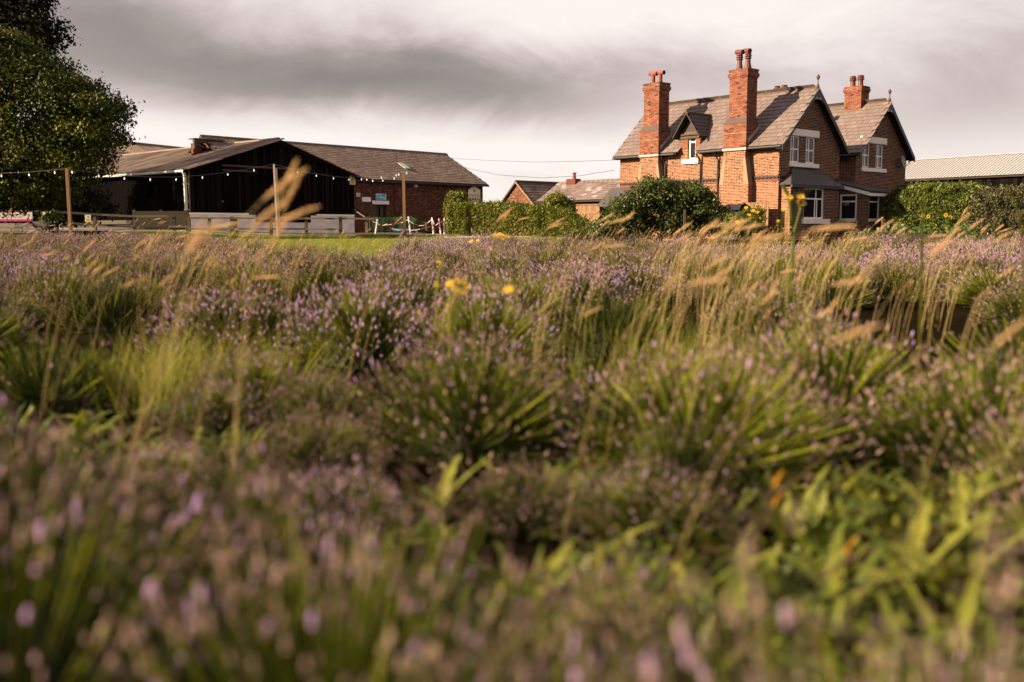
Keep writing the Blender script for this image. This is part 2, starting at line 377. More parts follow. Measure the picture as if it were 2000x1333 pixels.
def basis(O, a, b):
    a = Vector(a).normalized(); b = Vector(b).normalized(); n = a.cross(b)
    m_ = Matrix.Identity(4)
    for i in range(3): m_[i][0] = a[i]; m_[i][1] = b[i]; m_[i][2] = n[i]; m_[i][3] = O[i]
    return m_
def lay_slates(roof, O, a, b, L, S, w, e, meshes, store, wf, skip=None, seed=3, tilt=.030):
    rr = random.Random(seed); B = basis(O, a, b); rows = int(S / e + .5)
    for j in range(rows):
        x = -w * .5 * (j % 2)
        while x < L - .02:
            ww = w
            cx, cy = x + w / 2, j * e + e / 2
            if -w * .3 < x and x + w < L + w * .6 and not (skip and skip(cx, cy)):
                mt = B @ Matrix.Translation((x + rr.uniform(-.006, .006), j * e + rr.uniform(-.006, .006), tilt + rr.uniform(0, .004))) @ \
                    Matrix.Rotation(rr.uniform(-.006, .006), 4, 'Z') @ Matrix.Rotation(-tilt / e * .7, 4, 'X')
                d = (wf(mt.translation) - CAM).length
                store.append((d, roof, mt, rr.choice(meshes)))
            x += w
def place_pieces(store, limit, name='slate'):
    store.sort(key=lambda q: q[0])
    for d, roof, mt, me in store[:limit]:
        o = link_obj(name, me, roof); o.matrix_local = mt
    rest = {}
    for q in store[limit:]: rest.setdefault(q[1], []).append(q)
    for roof, qs in rest.items():
        mb = MB()
        for d, _, mt, me in qs:
            i = len(mb.v); mb.v.extend([tuple(mt @ v_.co) for v_ in me.vertices]); tn = me.attributes['tone'].data[0].value
            for p in me.polygons: mb.f.append(tuple(i + k for k in p.vertices)); mb.t.append(tn); mb.mi.append(0)
        o = mb.build(name + '_courses', qs[0][3].materials[0], roof); o['kind'] = 'stuff'
def window(parent, O, a, n, w, h, bars_v=(), bars_h=(), fr=.07, rec=.09, name='window', curtain=None, sill=None, lintel=None, mat_s=None):
    """O lower-left of opening on wall plane, a along, n outward"""
    O = Vector(O); a = Vector(a); n = Vector(n); Z = Vector((0, 0, 1)); mb = MB()
    def bar(s0, s1, z0, z1, t0, t1, m_=mb, tn=.5):
        o = O + a * s0 + n * t1 + Z * z0; A = a * (s1 - s0); B = n * (t0 - t1)
        if A.cross(B).z < 0: o = o + A; A = -A
        m_.obox(o, A, B, Z * (z1 - z0), tn)
    r = -rec
    bar(0, fr, 0, h, r, r - .06); bar(w - fr, w, 0, h, r, r - .06); bar(fr, w - fr, 0, fr, r - .002, r - .06); bar(fr, w - fr, h - fr, h, r - .002, r - .06)
    for s_, (lo, hi) in bars_v: bar(s_ * w - fr * .4, s_ * w + fr * .4, lo * h + .001, hi * h - .001, r - .004, r - .055)
    for s_, (lo, hi) in bars_h: bar(lo * w + .001, hi * w - .001, s_ * h - fr * .45, s_ * h + fr * .45, r - .003, r - .057)
    f = mb.build(name, M['white'], parent)
    g = MB(); bar(fr * .5, w - fr * .5, fr * .5, h - fr * .5, r - .025, r - .035, g); g.build('pane', M['glass'], f)
    if curtain:
        g = MB(); bar(fr * 1.1, fr * 1.1 + w * curtain, fr * 1.1, h - fr * 1.1, r - .018, r - .024, g); g.build('curtain', M['curtain'], f)
    if sill:
        s = MB(); bar(-sill[0], w + sill[0], -sill[1], -.003, .07, -.12, s); s.build('sill', mat_s or M['whites'], f)
    if lintel:
        s = MB(); bar(-lintel[0], w + lintel[0], h + .003, h + lintel[1], .012, -.1, s); s.build('lintel', mat_s or M['whites'], f)
    return f

# ================================================================== FARMHOUSE
HA = R(40.7); HF = Frame(12.87, 48.6, .50, HA)
house = tag(empty('farmhouse', HF.o, HA), 'red brick farmhouse with two gables, tall chimneys and grey slate roofs', 'house')
LW = 10.45; GW = 5.3; EZ = 4.50; RZ = 7.43; OV = .30; G2 = (7.54, 12.84); G2Y = .4
slope = (RZ - EZ) / (GW / 2 + OV)
def roofz(x): return EZ + slope * (x + OV)
# measured openings -----------------------------------------------------------
def onwall(px0, px1, py0, py1, plane, val):
    f = HF.onX if plane == 'X' else HF.onY
    p = f(px0, (py0 + py1) / 2, val); q = f(px1, (py0 + py1) / 2, val); m0 = f((px0 + px1) / 2, py0, val); m1 = f((px0 + px1) / 2, py1, val)
    if plane == 'X': return min(p.y, q.y), max(p.y, q.y), m1.z, m0.z
    return min(p.x, q.x), max(p.x, q.x), m1.z, m0.z
def rowof(*a): return onwall(*a)
dw = onwall(1343.5, 1358, 263, 312, 'X', 0)          # dormer window
dfc = onwall(1327, 1367.5, 262, 313, 'X', 0)          # dormer brick face
gwl = onwall(1327, 1364, 374, 400, 'X', 0)           # ground window behind the shrub
# main long wall (faces the sun)
wallL = brick_wall('long_wall', house, (0, LW, 0), (0, -1, 0), (-1, 0, 0), LW, -.3, 4.62, M['mortar'], M['brick'],
                   holes=[(LW - dw[1], LW - dw[0], dw[2], 9), (LW - gwl[1] + .15, LW - gwl[0] - .15, .9, 2.0), (0, LW, 2.83, 3.07)], seed=3, dark=.44, spread=.60)
# dentilled band
mbd = MB()
s = 0.02
mbd.obox((-.035, LW - .02, 3.0), (.2, 0, 0), (0, -LW + .04, 0), (0, 0, -.0)) if False else None
mbd.cur = 0
mbd.box(-.05, .1, .005, LW - .005, 3.0, 3.068, .4)
y = .03
while y < LW - .12:
    mbd.box(-.045, .1, y, y + .10, 2.915, 2.998, .6); y += .215
mbd.cur = 1; mbd.box(-.035, .1, .005, LW - .005, 2.832, 2.905, .4); mbd.cur = 2; mbd.box(-.004, .1, .006, LW - .006, 2.906, 2.997, .1)
mbd.build('dentil_band', [M['darkbrick'], M['brick'], M['darkbrick']], wallL)
# front gable
wA = onwall(1543.5, 1561.5, 265, 318, 'Y', 0); wB = onwall(1573.5, 1591.5, 269, 320, 'Y', 0)
# share heights so both sashes line up
za, zb = wA[2], wA[3]; 
def gprof(x0, x1, oz):
    def f(z):
        zz = z
        if zz < roofz(0) - .12: return (0.0, x1 - x0)
        dx_ = (zz - (roofz(0) - .12)) / slope
        return (dx_, x1 - x0 - dx_)
    return f
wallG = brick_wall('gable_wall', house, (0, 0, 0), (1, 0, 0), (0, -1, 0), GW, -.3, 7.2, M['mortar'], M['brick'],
                   holes=[(wA[0], wA[1], za, zb), (wB[0], wB[1], za, zb), (1.6, 3.2, .7, 2.3), (0, GW, 2.83, 3.07)], prof=gprof(0, GW, 0), seed=5, dark=.85, spread=.45, sdark=.48)  # more dark bricks than the long wall; part of the gable's shade is painted in
mbd = MB(); mbd.box(.005, GW - .005, -.05, .1, 3.0, 3.068, .4)
x = .03
while x < GW - .12: mbd.box(x, x + .10, -.045, .1, 2.915, 2.998, .6); x += .215
mbd.cur = 1; mbd.box(.005, GW - .005, -.035, .1, 2.832, 2.905, .4); mbd.cur = 0; mbd.box(.006, GW - .006, -.004, .1, 2.906, 2.997, .1)
mbd.build('dentil_band', [M['darkbrick'], M['brick']], wallG)
H1 = zb - za
for (x0, x1) in ((wA[0], wA[1]), (wB[0], wB[1])):
    window(house, (x0, 0, za), (1, 0, 0), (0, -1, 0), x1 - x0, H1, bars_v=[(.42, (.06, .48)), (.42, (.52, .94))], bars_h=[(.5, (.1, .9))], fr=.075, rec=.06, curtain=.17)
def stone(name, parent, x0, x1, y0, y1, z0, z1, m_): 
    return MB().box(x0, x1, y0, y1, z0, z1).build(name, m_, parent)
li = onwall(1542, 1602, 253, 266, 'Y', -.03); stone('lintel', wallG, wA[0] - .1, wB[1] + .32, -.025, .1, zb + .0, zb + .33, M['whites'])
stone('sill', wallG, wA[0] - .12, wB[1] + .30, -.09, .1, za - .2, za - .004, M['whites'])
# second gable
dG = G2[0]
wC = onwall(1684.5, 1698.5, 279, 328, 'Y', G2Y); wD = onwall(1710.5, 1724.5, 282, 329, 'Y', G2Y)
zc_, zd_ = wC[2], wC[3]
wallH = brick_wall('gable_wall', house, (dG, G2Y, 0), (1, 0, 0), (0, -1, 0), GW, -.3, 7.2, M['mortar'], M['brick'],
                   holes=[(wC[0] - dG, wC[1] - dG, zc_, zd_), (wD[0] - dG, wD[1] - dG, zc_, zd_)], prof=gprof(0, GW, 0), seed=6, dark=.85, spread=.45, sdark=.48)  # same darker brick mix, with some shade put into the colour
for (x0, x1) in ((wC[0], wC[1]), (wD[0], wD[1])):
    window(house, (x0, G2Y, zc_), (1, 0, 0), (0, -1, 0), x1 - x0, zd_ - zc_, bars_v=[(.42, (.06, .48)), (.42, (.52, .94))], bars_h=[(.5, (.1, .9))], fr=.075, rec=.06, curtain=.17)
stone('lintel', wallH, wC[0] - .12, wD[1] + .33, G2Y - .025, G2Y + .1, zd_, zd_ + .33, M['whites'])
stone('sill', wallH, wC[0] - .12, wD[1] + .30, G2Y - .09, G2Y + .1, zc_ - .2, zc_ - .004, M['whites'])
ab = onwall(1707, 1713.5, 233, 245, 'Y', G2Y - .05)
MB().box(ab[0], ab[1], G2Y - .11, G2Y - .012, ab[2], ab[3]).build('alarm_box', M['whitep'], house)
# return wall, link wall, plain rear masses
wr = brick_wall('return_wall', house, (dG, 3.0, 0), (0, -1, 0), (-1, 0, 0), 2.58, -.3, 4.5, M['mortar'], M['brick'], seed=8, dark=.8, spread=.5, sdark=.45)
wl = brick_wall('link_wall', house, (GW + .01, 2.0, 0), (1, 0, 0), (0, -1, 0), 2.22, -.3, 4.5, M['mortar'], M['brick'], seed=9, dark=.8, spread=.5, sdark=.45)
bk = MB(); bk.box(.26, GW - .02, .26, LW - .02, -.3, 4.45); bk.box(dG + .26, G2[1] - .02, G2Y + .26, 9, -.3, 4.45); bk.box(GW - .02, dG + .26, 2.26, 8, -.3, 4.4)
bk.prism([(.27, LW, 4.45), (GW - .27, LW, 4.45), (GW / 2, LW, RZ - .35)], (0, -.2, 0)); 
bk.build('inner_walls', M['mortar'], house)
brick_wall('end_wall', house, (GW, LW, 0), (-1, 0, 0), (0, 1, 0), GW, -.3, 7.2, M['mortar'], M['brick'], prof=gprof(0, GW, 0), seed=15)
brick_wall('side_wall', house, (G2[1], G2Y, 0), (0, 1, 0), (1, 0, 0), 8.6, -.3, 4.5, M['mortar'], M['brick'], seed=16)
# ---- roofs
hs_store = []
smh = slate_mesh(.36, .56, M['slate'], 'slate')
sup = Vector((1, 0, slope)).normalized(); SL = (RZ - EZ) * math.sqrt(1 + 1 / slope ** 2)
def roof_deck(x0, x1, y0, y1, name='roof', cut=None):
    mid = (x0 + x1) / 2; mb = MB(); th = .12
    a0, a1, rz = x0 - OV, x1 + OV, RZ
    segs = [(y0, y1, a0)] if not cut else [(y0, cut[0], a0), (cut[0], cut[1], x0 + .75), (cut[1], y1, a0)]
    for q0, q1, ax_ in segs:
        ez = EZ + (ax_ - a0) * slope
        mb.prism([(ax_, q0, ez), (mid, q0, rz), (a1, q0, EZ), (a1 - .02, q0, EZ - th), (mid, q0, rz - th - .04), (ax_ + .02, q0, ez - th)], (0, q1 - q0 - .001, 0))
    return mb.build(name, M['deck'], house)
D0 = (dfc[0] + dfc[1]) / 2; DH = (dfc[1] - dfc[0]) / 2
rf1 = roof_deck(0, GW, -.33, LW + .28, cut=(D0 - DH - .02, D0 + DH + .02)); rf2 = roof_deck(G2[0], G2[1], G2Y - .37, 9.2)
D0 = (dfc[0] + dfc[1]) / 2; DH = (dfc[1] - dfc[0]) / 2
DRZ = 6.44; DOV = .20; DHW = DH + .17; DEZ = DRZ - 1.5 * DHW * .93
def dskip(cx, cy):     # leave the dormer opening free of slates
    yy = (LW + .28) - cx; z_ = EZ + cy * sup.z
    return abs(yy - D0) < DH + .02 and z_ < DEZ + .15
lay_slates(rf1, (-OV, LW + .28, EZ), (0, -1, 0), sup, LW + .61, SL - .05, .36, .295, smh, hs_store, lambda p: HF.w(*p), dskip, 11)
lay_slates(rf2, (G2[0] - OV, 9.2, EZ), (0, -1, 0), sup, 9.17, SL - .05, .36, .295, smh, hs_store, lambda p: HF.w(*p), None, 12)
sdn = Vector((-1, 0, slope)).normalized(); far = []
lay_slates(rf1, (GW + OV, -.33, EZ), (0, 1, 0), sdn, LW + .61, SL - .05, .36, .295, smh, far, lambda p: HF.w(*p), None, 13)
lay_slates(rf2, (G2[1] + OV, G2Y - .37, EZ), (0, 1, 0), sdn, 9.17, SL - .05, .36, .295, smh, far, lambda p: HF.w(*p), None, 14)
# ridges
for rf, mid, y0, y1 in ((rf1, GW / 2, -.34, LW + .29), (rf2, (G2[0] + G2[1]) / 2, G2Y - .38, 9.21)):
    mb = MB(); y = y0; k = 0
    while y < y1 - .05:
        e = min(y + .45, y1); mb.prism([(mid - .11, y, RZ - .06), (mid, y, RZ + .055 + .004 * (k % 2)), (mid + .11, y, RZ - .06)][::1], (0, e - y - .012, 0), .4 + .2 * (k % 2)); y = e; k += 1
    r_ = mb.build('ridge_tiles', M['ridge'], rf); r_['kind'] = 'stuff'
# bargeboards, apex ornament, finials
for x0, x1, yf in ((0, GW, -.33), (G2[0], G2[1], G2Y - .37)):
    mid = (x0 + x1) / 2
    for sg in (-1, 1):
        e = mid + sg * (GW / 2 + OV); mb = MB()
        mb.prism([(mid, yf - .035, RZ + .03), (e, yf - .035, EZ + .02), (e, yf - .035, EZ - .24), (mid, yf - .035, RZ - .26)], (0, .033, 0))
        mb.build('bargeboard', M['black'], house)
        # soffit running back to the wall
        mb = MB(); mb.prism([(mid, yf, RZ - .17), (e, yf, EZ - .14), (e, yf, EZ - .17), (mid, yf, RZ - .20)], (0, .34, 0)); mb.build('soffit', M['black'], house)
    mb = MB(); q = .62
    pts = []
    for k in range(9):
        a_ = math.pi * (1.15 + .70 * k / 8); pts.append((mid + math.cos(a_) * q * .95, yf - .02, RZ - .78 - .0 - math.sin(a_) * -.22))
    mb.prism([(mid, yf - .02, RZ - .15), (mid - q, yf - .02, RZ - .15 - q * slope), (mid - q * .75, yf - .02, RZ - .72), (mid - .3, yf - .02, RZ - .6), (mid, yf - .02, RZ - .56), (mid + .3, yf - .02, RZ - .6), (mid + q * .75, yf - .02, RZ - .72), (mid + q, yf - .02, RZ - .15 - q * slope)], (0, .05, 0), .5)
    mb.build('apex_ornament', M['lead'], house)
    mb = MB(); mb.tube([(mid, yf - .024, RZ - .42), (mid, yf - .035, RZ - .42)], .09, 10); mb.build('ornament_hole', M['black'], house)
    mb = MB(); mb.tube([(mid, yf + .05, RZ - .05), (mid, yf + .05, RZ + .12), (mid, yf + .05, RZ + .2), (mid, yf + .05, RZ + .36), (mid, yf + .05, RZ + .40), (mid, yf + .05, RZ + .46), (mid, yf + .05, RZ + .54), (mid, yf + .05, RZ + .60), (mid, yf + .05, RZ + .66)], [.10, .06, .028, .024, .05, .088, .088, .05, .008], 10)
    mb.build('finial', M['ridge'], house, True)
# gutters
def pipe(name, parent, pts, r, m_): return MB().tube(pts, r, 8).build(name, m_, parent, False)
pipe('gutter', house, [(-OV - .04, dfc[0] - .15, EZ - .09), (-OV - .04, -.30, EZ - .07)], .055, M['black'])
pipe('gutter', house, [(-OV - .04, LW + .25, EZ - .08), (-OV - .04, dfc[1] + .1, EZ - .09)], .055, M['black'])
pipe('gutter', house, [(G2[0] - OV - .05, 2.0, EZ - .09), (G2[0] - OV - .05, G2Y - .3, EZ - .09)], .055, M['black'])
mb = MB(); mb.box(-OV + .03, .0, dfc[1] + .1, LW + .2, EZ - .16, EZ - .12); mb.box(-OV + .03, .0, -.3, dfc[0] - .1, EZ - .16, EZ - .12); mb.build('soffit', M['black'], house)
for px in (1298.5, 1367, 1401):
    p = HF.onX(px, 380, -.08)
    pipe('downpipe', house, [(-OV - .03, p.y + .1, EZ - .14), (-.09, p.y, EZ - .5), (-.09, p.y, -.2)], .045, M['black'])
p = HF.onY(1664, 320, 1.9)
pipe('downpipe', house, [(G2[0] - .35, .9, EZ - .1), (G2[0] - .3, 1.6, EZ - .25), (G2[0] - .12, 1.9, EZ - .75), (G2[0] - .12, 1.9, 2.3)], .05, M['black'])
# satellite dish
dp = HF.w(0, 0, 0); mb = MB(); dc = HF.onY(1762, 316, G2Y - .25); rim = .33
cen = Vector((dc.x, G2Y - .35, dc.z)); nn = Vector((.15, -1, .25)).normalized(); ax1 = nn.cross(Vector((0, 0, 1))).normalized(); ax2 = ax1.cross(nn)
rings = [(0, -.07), (.4, -.055), (.75, -.025), (1, 0)]; i0 = 0
vv = []
for rr_, dz_ in rings:
    for k in range(14):
        a_ = 2 * math.pi * k / 14; vv.append(cen + ax1 * math.cos(a_) * rr_ * rim + ax2 * math.sin(a_) * rr_ * rim * 1.08 + nn * dz_)
mb.v = [tuple(q) for q in vv]
for r_ in range(3):
    for k in range(14): mb.f.append((r_ * 14 + k, r_ * 14 + (k + 1) % 14, (r_ + 1) * 14 + (k + 1) % 14, (r_ + 1) * 14 + k)); mb.t.append(.5); mb.mi.append(0)
mb.tube([cen - nn * .07, cen - nn * .2 + Vector((-.2, .1, -.15)), Vector((G2[1] - .05, G2Y, dc.z - .25))], .02, 5); mb.tube([cen - ax2 * rim, cen + nn * .3 - ax2 * .15], .012, 5); mb.box(cen.x - .03, cen.x + .03, cen.y - .36, cen.y - .28, cen.z - .1, cen.z - .02)
tag(mb.build('satellite_dish', M['dish'], None), 'round grey satellite dish at the right corner of the second gable', 'satellite dish')
_sd = bpy.data.objects['satellite_dish']; _sd.location = HF.o; _sd.rotation_euler = (0, 0, HA)

# ---- chimneys
def pots(parent, spots, kind):
    for (x, y, z) in spots:
        mb = MB()
        if kind == 'T':
            mb.tube([(x, y, z - .05), (x, y, z + .52)], [.125, .105], 10)
            mb.tube([(x - .05, y - .30, z + .52), (x + .05, y + .30, z + .60)], .115, 10, cap=False); mb.tube([(x - .05, y - .30, z + .52), (x + .05, y + .30, z + .60)], .085, 10, .1, False)
            mb.tube([(x - .045, y - .27, z + .525), (x + .045, y + .27, z + .595)], .084, 10, 0.)
        elif kind == 'L':
            mb.tube([(x, y, z - .05), (x, y, z + .1), (x, y, z + .3), (x, y, z + .5), (x, y, z + .53), (x, y, z + .56), (x, y, z + .60), (x, y, z + .63), (x, y, z + .67), (x, y, z + .70), (x, y, z + .74), (x, y, z + .80)],
                    [.21, .17, .13, .12, .17, .17, .13, .175, .175, .13, .165, .13], 10)
            dy = .2 if y > 2 else -.12
            mb.tube([(x - .12, y - .22 - dy * .3, z + .86), (x + .05, y + .24, z + .93)], .12, 10); mb.tube([(x - .123, y - .225 - dy * .3, z + .86), (x + .04, y + .2, z + .92)], .085, 10, 0.)
        else:
            mb.tube([(x, y, z - .05), (x, y, z + .25), (x, y, z + .34), (x, y, z + .36), (x, y, z + .40), (x, y, z + .43), (x, y, z + .47), (x, y, z + .5), (x, y, z + .53), (x, y, z + .60)],
                    [.16, .14, .14, .2, .2, .15, .2, .2, .14, .17], 10)
            mb.tube([(x, y, z + .57), (x, y, z + .605)], .12, 10, 0.)
        mb.build('chimney_pot', M['pot' if kind == 'T' else 'potd'], parent)
def stack(parent, x0, x1, y0, y1, z0, z1, seed, m_=None, b_=None):
    """one brick shaft: four brick faces sharing a joined brick mesh"""
    mm, mb_ = m_ or M['mortar2'], b_ or M['brick2']; rr = random.Random(seed); core = MB(); br = MB()
    core.box(x0 + .01, x1 - .01, y0 + .01, y1 - .01, z0, z1); z = z0; k = 0
    while z < z1 - .02:
        zt = min(z + .075, z1)
        for (ax, a0, a1, c, sg) in (('y', y0, y1, x0, -1), ('x', x0, x1, y0, -1), ('y', y0, y1, x1, 1), ('x', x0, x1, y1, 1)):
            p = a0 - (.1125 if k % 2 else 0)
            while p < a1:
                q0, q1 = max(p + .005, a0), min(p + .22, a1)
                if q1 - q0 > .03:
                    o = .004 * rr.random() - .002; tn = rr.random() ** .8 * .86 if rr.random() > .06 else 1
                    if ax == 'y':
                        X0, X1 = (c + o, c + .03) if sg < 0 else (c - .03, c - o)
                        br.box(X0, X1, q0, q1, z + .005, zt - .005, tn)
                    else:
                        Y0, Y1 = (c + o, c + .03) if sg < 0 else (c - .03, c - o)
                        br.box(q0 + (.031 if q0 == a0 else 0), q1 - (.031 if q1 == a1 else 0), Y0, Y1, z + .005, zt - .005, tn)
                p += .225
        z += .075; k += 1
    return core, br, mm, mb_
def chimney(yn, yf_sh, yf_w, ztop, kind, z_sh, seed, x0=-.4, x1=.42):
    """external stack: breast up the wall, wide lower stage, narrow shaft"""
    core, br, mm, bb = stack(None, x0, x1, yn, yf_sh, z_sh + .12, ztop - .45, seed)
    for (e, za_, zb_) in ((.035, ztop - .45, ztop - .375), (.07, ztop - .375, ztop - .22), (.035, ztop - .22, ztop - .07)):
        c2, b2, _, _ = stack(None, x0 - e, x1 + e, yn - e, yf_sh + e, za_, zb_, seed + 1)
        for src, dst in ((c2, core), (b2, br)):
            i = len(dst.v); dst.v += src.v; dst.f += [tuple(k + i for k in f) for f in src.f]; dst.t += src.t; dst.mi += src.mi
    c2, b2, _, _ = stack(None, x0 - .04, x1 + .1, yn - .04, yf_w, EZ - .06, z_sh - .12, seed + 2)
    for src, dst in ((c2, core), (b2, br)):
        i = len(dst.v); dst.v += src.v; dst.f += [tuple(k + i for k in f) for f in src.f]; dst.t += src.t; dst.mi += src.mi
    ch = core.build('chimney', mm, house); b = br.build('brickwork', bb, ch); b['kind'] = 'stuff'
    mb = MB(); k = 0
    for e, za_, zb_ in ((0, .0, .07), (.25, .07, .14), (.5, .14, .21), (.78, .21, .28)):
        mb.box(x0 - .04 * (1 - e) - .01, x1 + .1 * (1 - e) + .01, yn - .04 * (1 - e) - .01, yf_w + (yf_sh - yf_w) * e + .01, z_sh - .13 + za_, z_sh - .13 + zb_ - .004, .3 + .2 * (k % 2)); k += 1
    mb.build('shoulder', M['lead'] if False else M['ridge'], ch)
    mb = MB(); mb.box(x0 - .062, x1 + .112, yn - .06, yf_w + .02, z_sh - .62, z_sh - .585); mb.build('stone_string', M['cream'], ch)
    mb = MB(); mb.box(x0 - .075, x0 + .01, yn - .07, yf_w + .03, EZ - .13, EZ - .02); mb.build('lead_apron', M['lead'], ch)
    mb = MB(); mb.prism([(x0 + .1, yn - .055, EZ + .2), (x1 + .2, yn - .055, roofz(x1 + .2) + .05), (x1 + .2, yn - .055, roofz(x1 + .2) + .22), (x0 + .1, yn - .055, EZ + .42)], (0, .012, 0)); mb.build('lead_flashing', M['lead'], ch)
    mb = MB(); mb.box(x0 - .05, x1 + .05, yn - .05, yf_sh + .05, ztop - .069, ztop - .02); mb.build('cap', M['ridge'], ch)
    ym = (yn + yf_sh) / 2
    pots(ch, [((x0 + x1) / 2, ym - .24, ztop - .03), ((x0 + x1) / 2, ym + .26, ztop - .03)], kind)
    return ch
def yX(px, py, X): return HF.onX(px, py, X)
c2n = yX(1456, 300, -.4).y; c2f = yX(1424, 200, -.4).y; c2w = yX(1413, 300, -.4).y; c2t = yX(1440, 135, -.4).z; c2s = yX(1456, 235, -.4).z
c1n = yX(1285.5, 300, -.4).y; c1f = yX(1257.5, 200, -.4).y; c1w = yX(1250, 300, -.4).y; c1t = yX(1270, 162, -.4).z; c1s = yX(1285, 251, -.4).z
print('chim', c2n, c2f, c2w, c2t, c2s, '|', c1n, c1f, c1w, c1t, c1s, 'dormer', dfc, dw, D0, DH, DEZ)
chimney(c2n, c2f, c2w, c2t, 'L', c2s, 21); chimney(c1n, c1f, c1w, c1t, 'T', c1s, 22)
# chimney breasts on the wall with sloping stone weatherings
for yn, yf in ((c2n, c2w), (c1n, c1w)):
    zt_, zs0, zs1 = EZ - .1, 4.0, 2.72; ex = .22
    hl = LW
    wb = brick_wall('chimney_breast', house, (-.40, yf + ex, 0), (0, -1, 0), (-1, 0, 0), yf - yn + 2 * ex, -.3, zt_, M['mortar'], M['brick'],
                    prof=lambda z, L=yf - yn + 2 * ex: (0, L) if z < zs1 else ((ex * min(1, (z - zs1) / (zs0 - zs1)),) + (L - ex * min(1, (z - zs1) / (zs0 - zs1)),)), depth=.39, seed=int(yn * 10) + 30, dark=.5, spread=.6)
    brick_wall('breast_side', wb, (-.395, yn - ex + .001, 0), (1, 0, 0), (0, -1, 0), .39, -.3, zs1, M['mortar'], M['brick'], seed=int(yn * 10) + 35, dark=.5, depth=.03, flem=False)
    brick_wall('breast_side', wb, (-.395, yn + .001, 0), (1, 0, 0), (0, -1, 0), .39, zs0, zt_, M['mortar'], M['brick'], seed=int(yn * 10) + 36, dark=.5, depth=.03, flem=False)
    for sd in (-1, 1):
        yb = (yf + ex) if sd > 0 else (yn - ex); yt = yf if sd > 0 else yn; inn = -sd * .27
        mb = MB(); mb.prism([(-.418, yb, zs1), (-.418, yb + inn, zs1), (-.418, yt + inn * .55, zs0), (-.418, yt, zs0)], (.40, 0, 0)); mb.build('stone_weathering', M['cream'], wb)
# chimney on second ridge and hidden stack behind the main ridge
mid2 = (G2[0] + G2[1]) / 2
p = HF.onX(1681, 200, mid2 - .42); q = HF.onX(1648, 200, mid2 - .42); zt3 = HF.onX(1665, 169, mid2 - .42).z
core, br, mm, bb = stack(None, mid2 - .40, mid2 + .42, p.y, q.y, RZ - .6, zt3 - .35, 40)
for e, za_, zb_ in ((.03, zt3 - .35, zt3 - .275), (.06, zt3 - .275, zt3 - .12), (.03, zt3 - .12, zt3)):
    c2, b2, _, _ = stack(None, mid2 - .4 - e, mid2 + .42 + e, p.y - e, q.y + e, za_, zb_, 41)
    for src, dst in ((c2, core), (b2, br)):
        i = len(dst.v); dst.v += src.v; dst.f += [tuple(k + i for k in f) for f in src.f]; dst.t += src.t; dst.mi += src.mi
ch3 = core.build('chimney', mm, house); b = br.build('brickwork', bb, ch3); b['kind'] = 'stuff'
pots(ch3, [(mid2, (p.y + q.y) / 2 - .22, zt3), (mid2, (p.y + q.y) / 2 + .25, zt3)], 'S')
pp = HF.onX(1525, 186, 6.5)
core, br, mm, bb = stack(None, 6.1, 6.9, pp.y - .5, pp.y + .5, 4.3, pp.z - .1, 43)
ch4 = core.build('chimney', mm, house); b = br.build('brickwork', bb, ch4); b['kind'] = 'stuff'
pots(ch4, [(6.5, pp.y - .22, pp.z - .1), (6.5, pp.y + .24, pp.z - .1)], 'S')
# link roof
mb = MB(); mb.prism([(GW - 1.2, 1.8, 4.45), (GW - 1.2, 1.8, 4.5), (G2[0] + 1.2, 1.8, 4.5), (G2[0] + 1.2, 1.8, 4.45)], (0, 6.5, 0)); mb.build('link_roof', M['slated'], house)

# ---- dormer
dslope = (DRZ - DEZ) / DHW
ww = brick_wall('dormer_face', house, (0.004, D0 + DH, 0), (0, -1, 0), (-1, 0, 0), 2 * DH, 4.62, DEZ + .28, M['mortar2'], M['brick2'],
                holes=[(D0 + DH - dw[1], D0 + DH - dw[0], 4.0, dw[3])], seed=51, dark=.25, depth=.2)
mb = MB()
mb.prism([(0.008, D0 - DH, DEZ + .1), (0.008, D0 + DH, DEZ + .1), (0.008, D0, DEZ + .1 + DH * dslope)][::-1], (.15, 0, 0)); mb.build('dormer_gable', M['darkbrick'], house)
mb = MB(); mb.box(.2, 1.2, D0 - DH, D0 - DH + .12, 4.6, DEZ + .05); mb.box(.2, 1.2, D0 + DH - .12, D0 + DH, 4.6, DEZ + .05); mb.build('dormer_cheek', M['brick2'], house)
mb = MB(); mb.box(-.06, -.005, D0 - DH + .03, D0 + DH - .05, DEZ - .05, DEZ + .07); mb.build('dormer_beam', M['wood'], house)
mb = MB(); mb.box(-.10, -.01, D0 - DH + .12, D0 + DH - .12, DEZ + .12, DEZ + .19); mb.build('dormer_beam', M['wood'], house)
dm = MB(); xr = (DRZ - EZ) / slope - OV + .1
for sg in (-1, 1):
    e = D0 + sg * DHW
    xe = (DEZ - EZ) / slope - OV
    pts = [(-DOV - .1, D0, DRZ), (xr, D0, DRZ), (xe + .15, e, DEZ), (-DOV - .1, e, DEZ)]
    if sg > 0: pts = pts[::-1]
    dm.prism(pts, (0, 0, -.06))
drf = dm.build('dormer_roof', M['deck'], house)
smd = slate_mesh(.3, .4, M['slated'], 'slate')
for sg in (-1, 1):
    bv = Vector((0, -sg, dslope)).normalized(); DS = math.hypot(DHW, DRZ - DEZ)
    O = (-DOV - .1, D0 + sg * DHW, DEZ) if sg < 0 else (xr + .02, D0 + DHW, DEZ)
    a_ = (1, 0, 0) if sg < 0 else (-1, 0, 0); Ld = xr + DOV + .1
    lay_slates(drf, O, a_, bv, Ld, DS, .3, .24, smd, hs_store, lambda p: HF.w(*p),
               (lambda cx, cy, sg=sg, bv=bv: ((cx - DOV - .1) if sg < 0 else (xr - cx)) > ((DEZ + cy * bv.z) - EZ) / slope - OV + .12), 60 + sg)
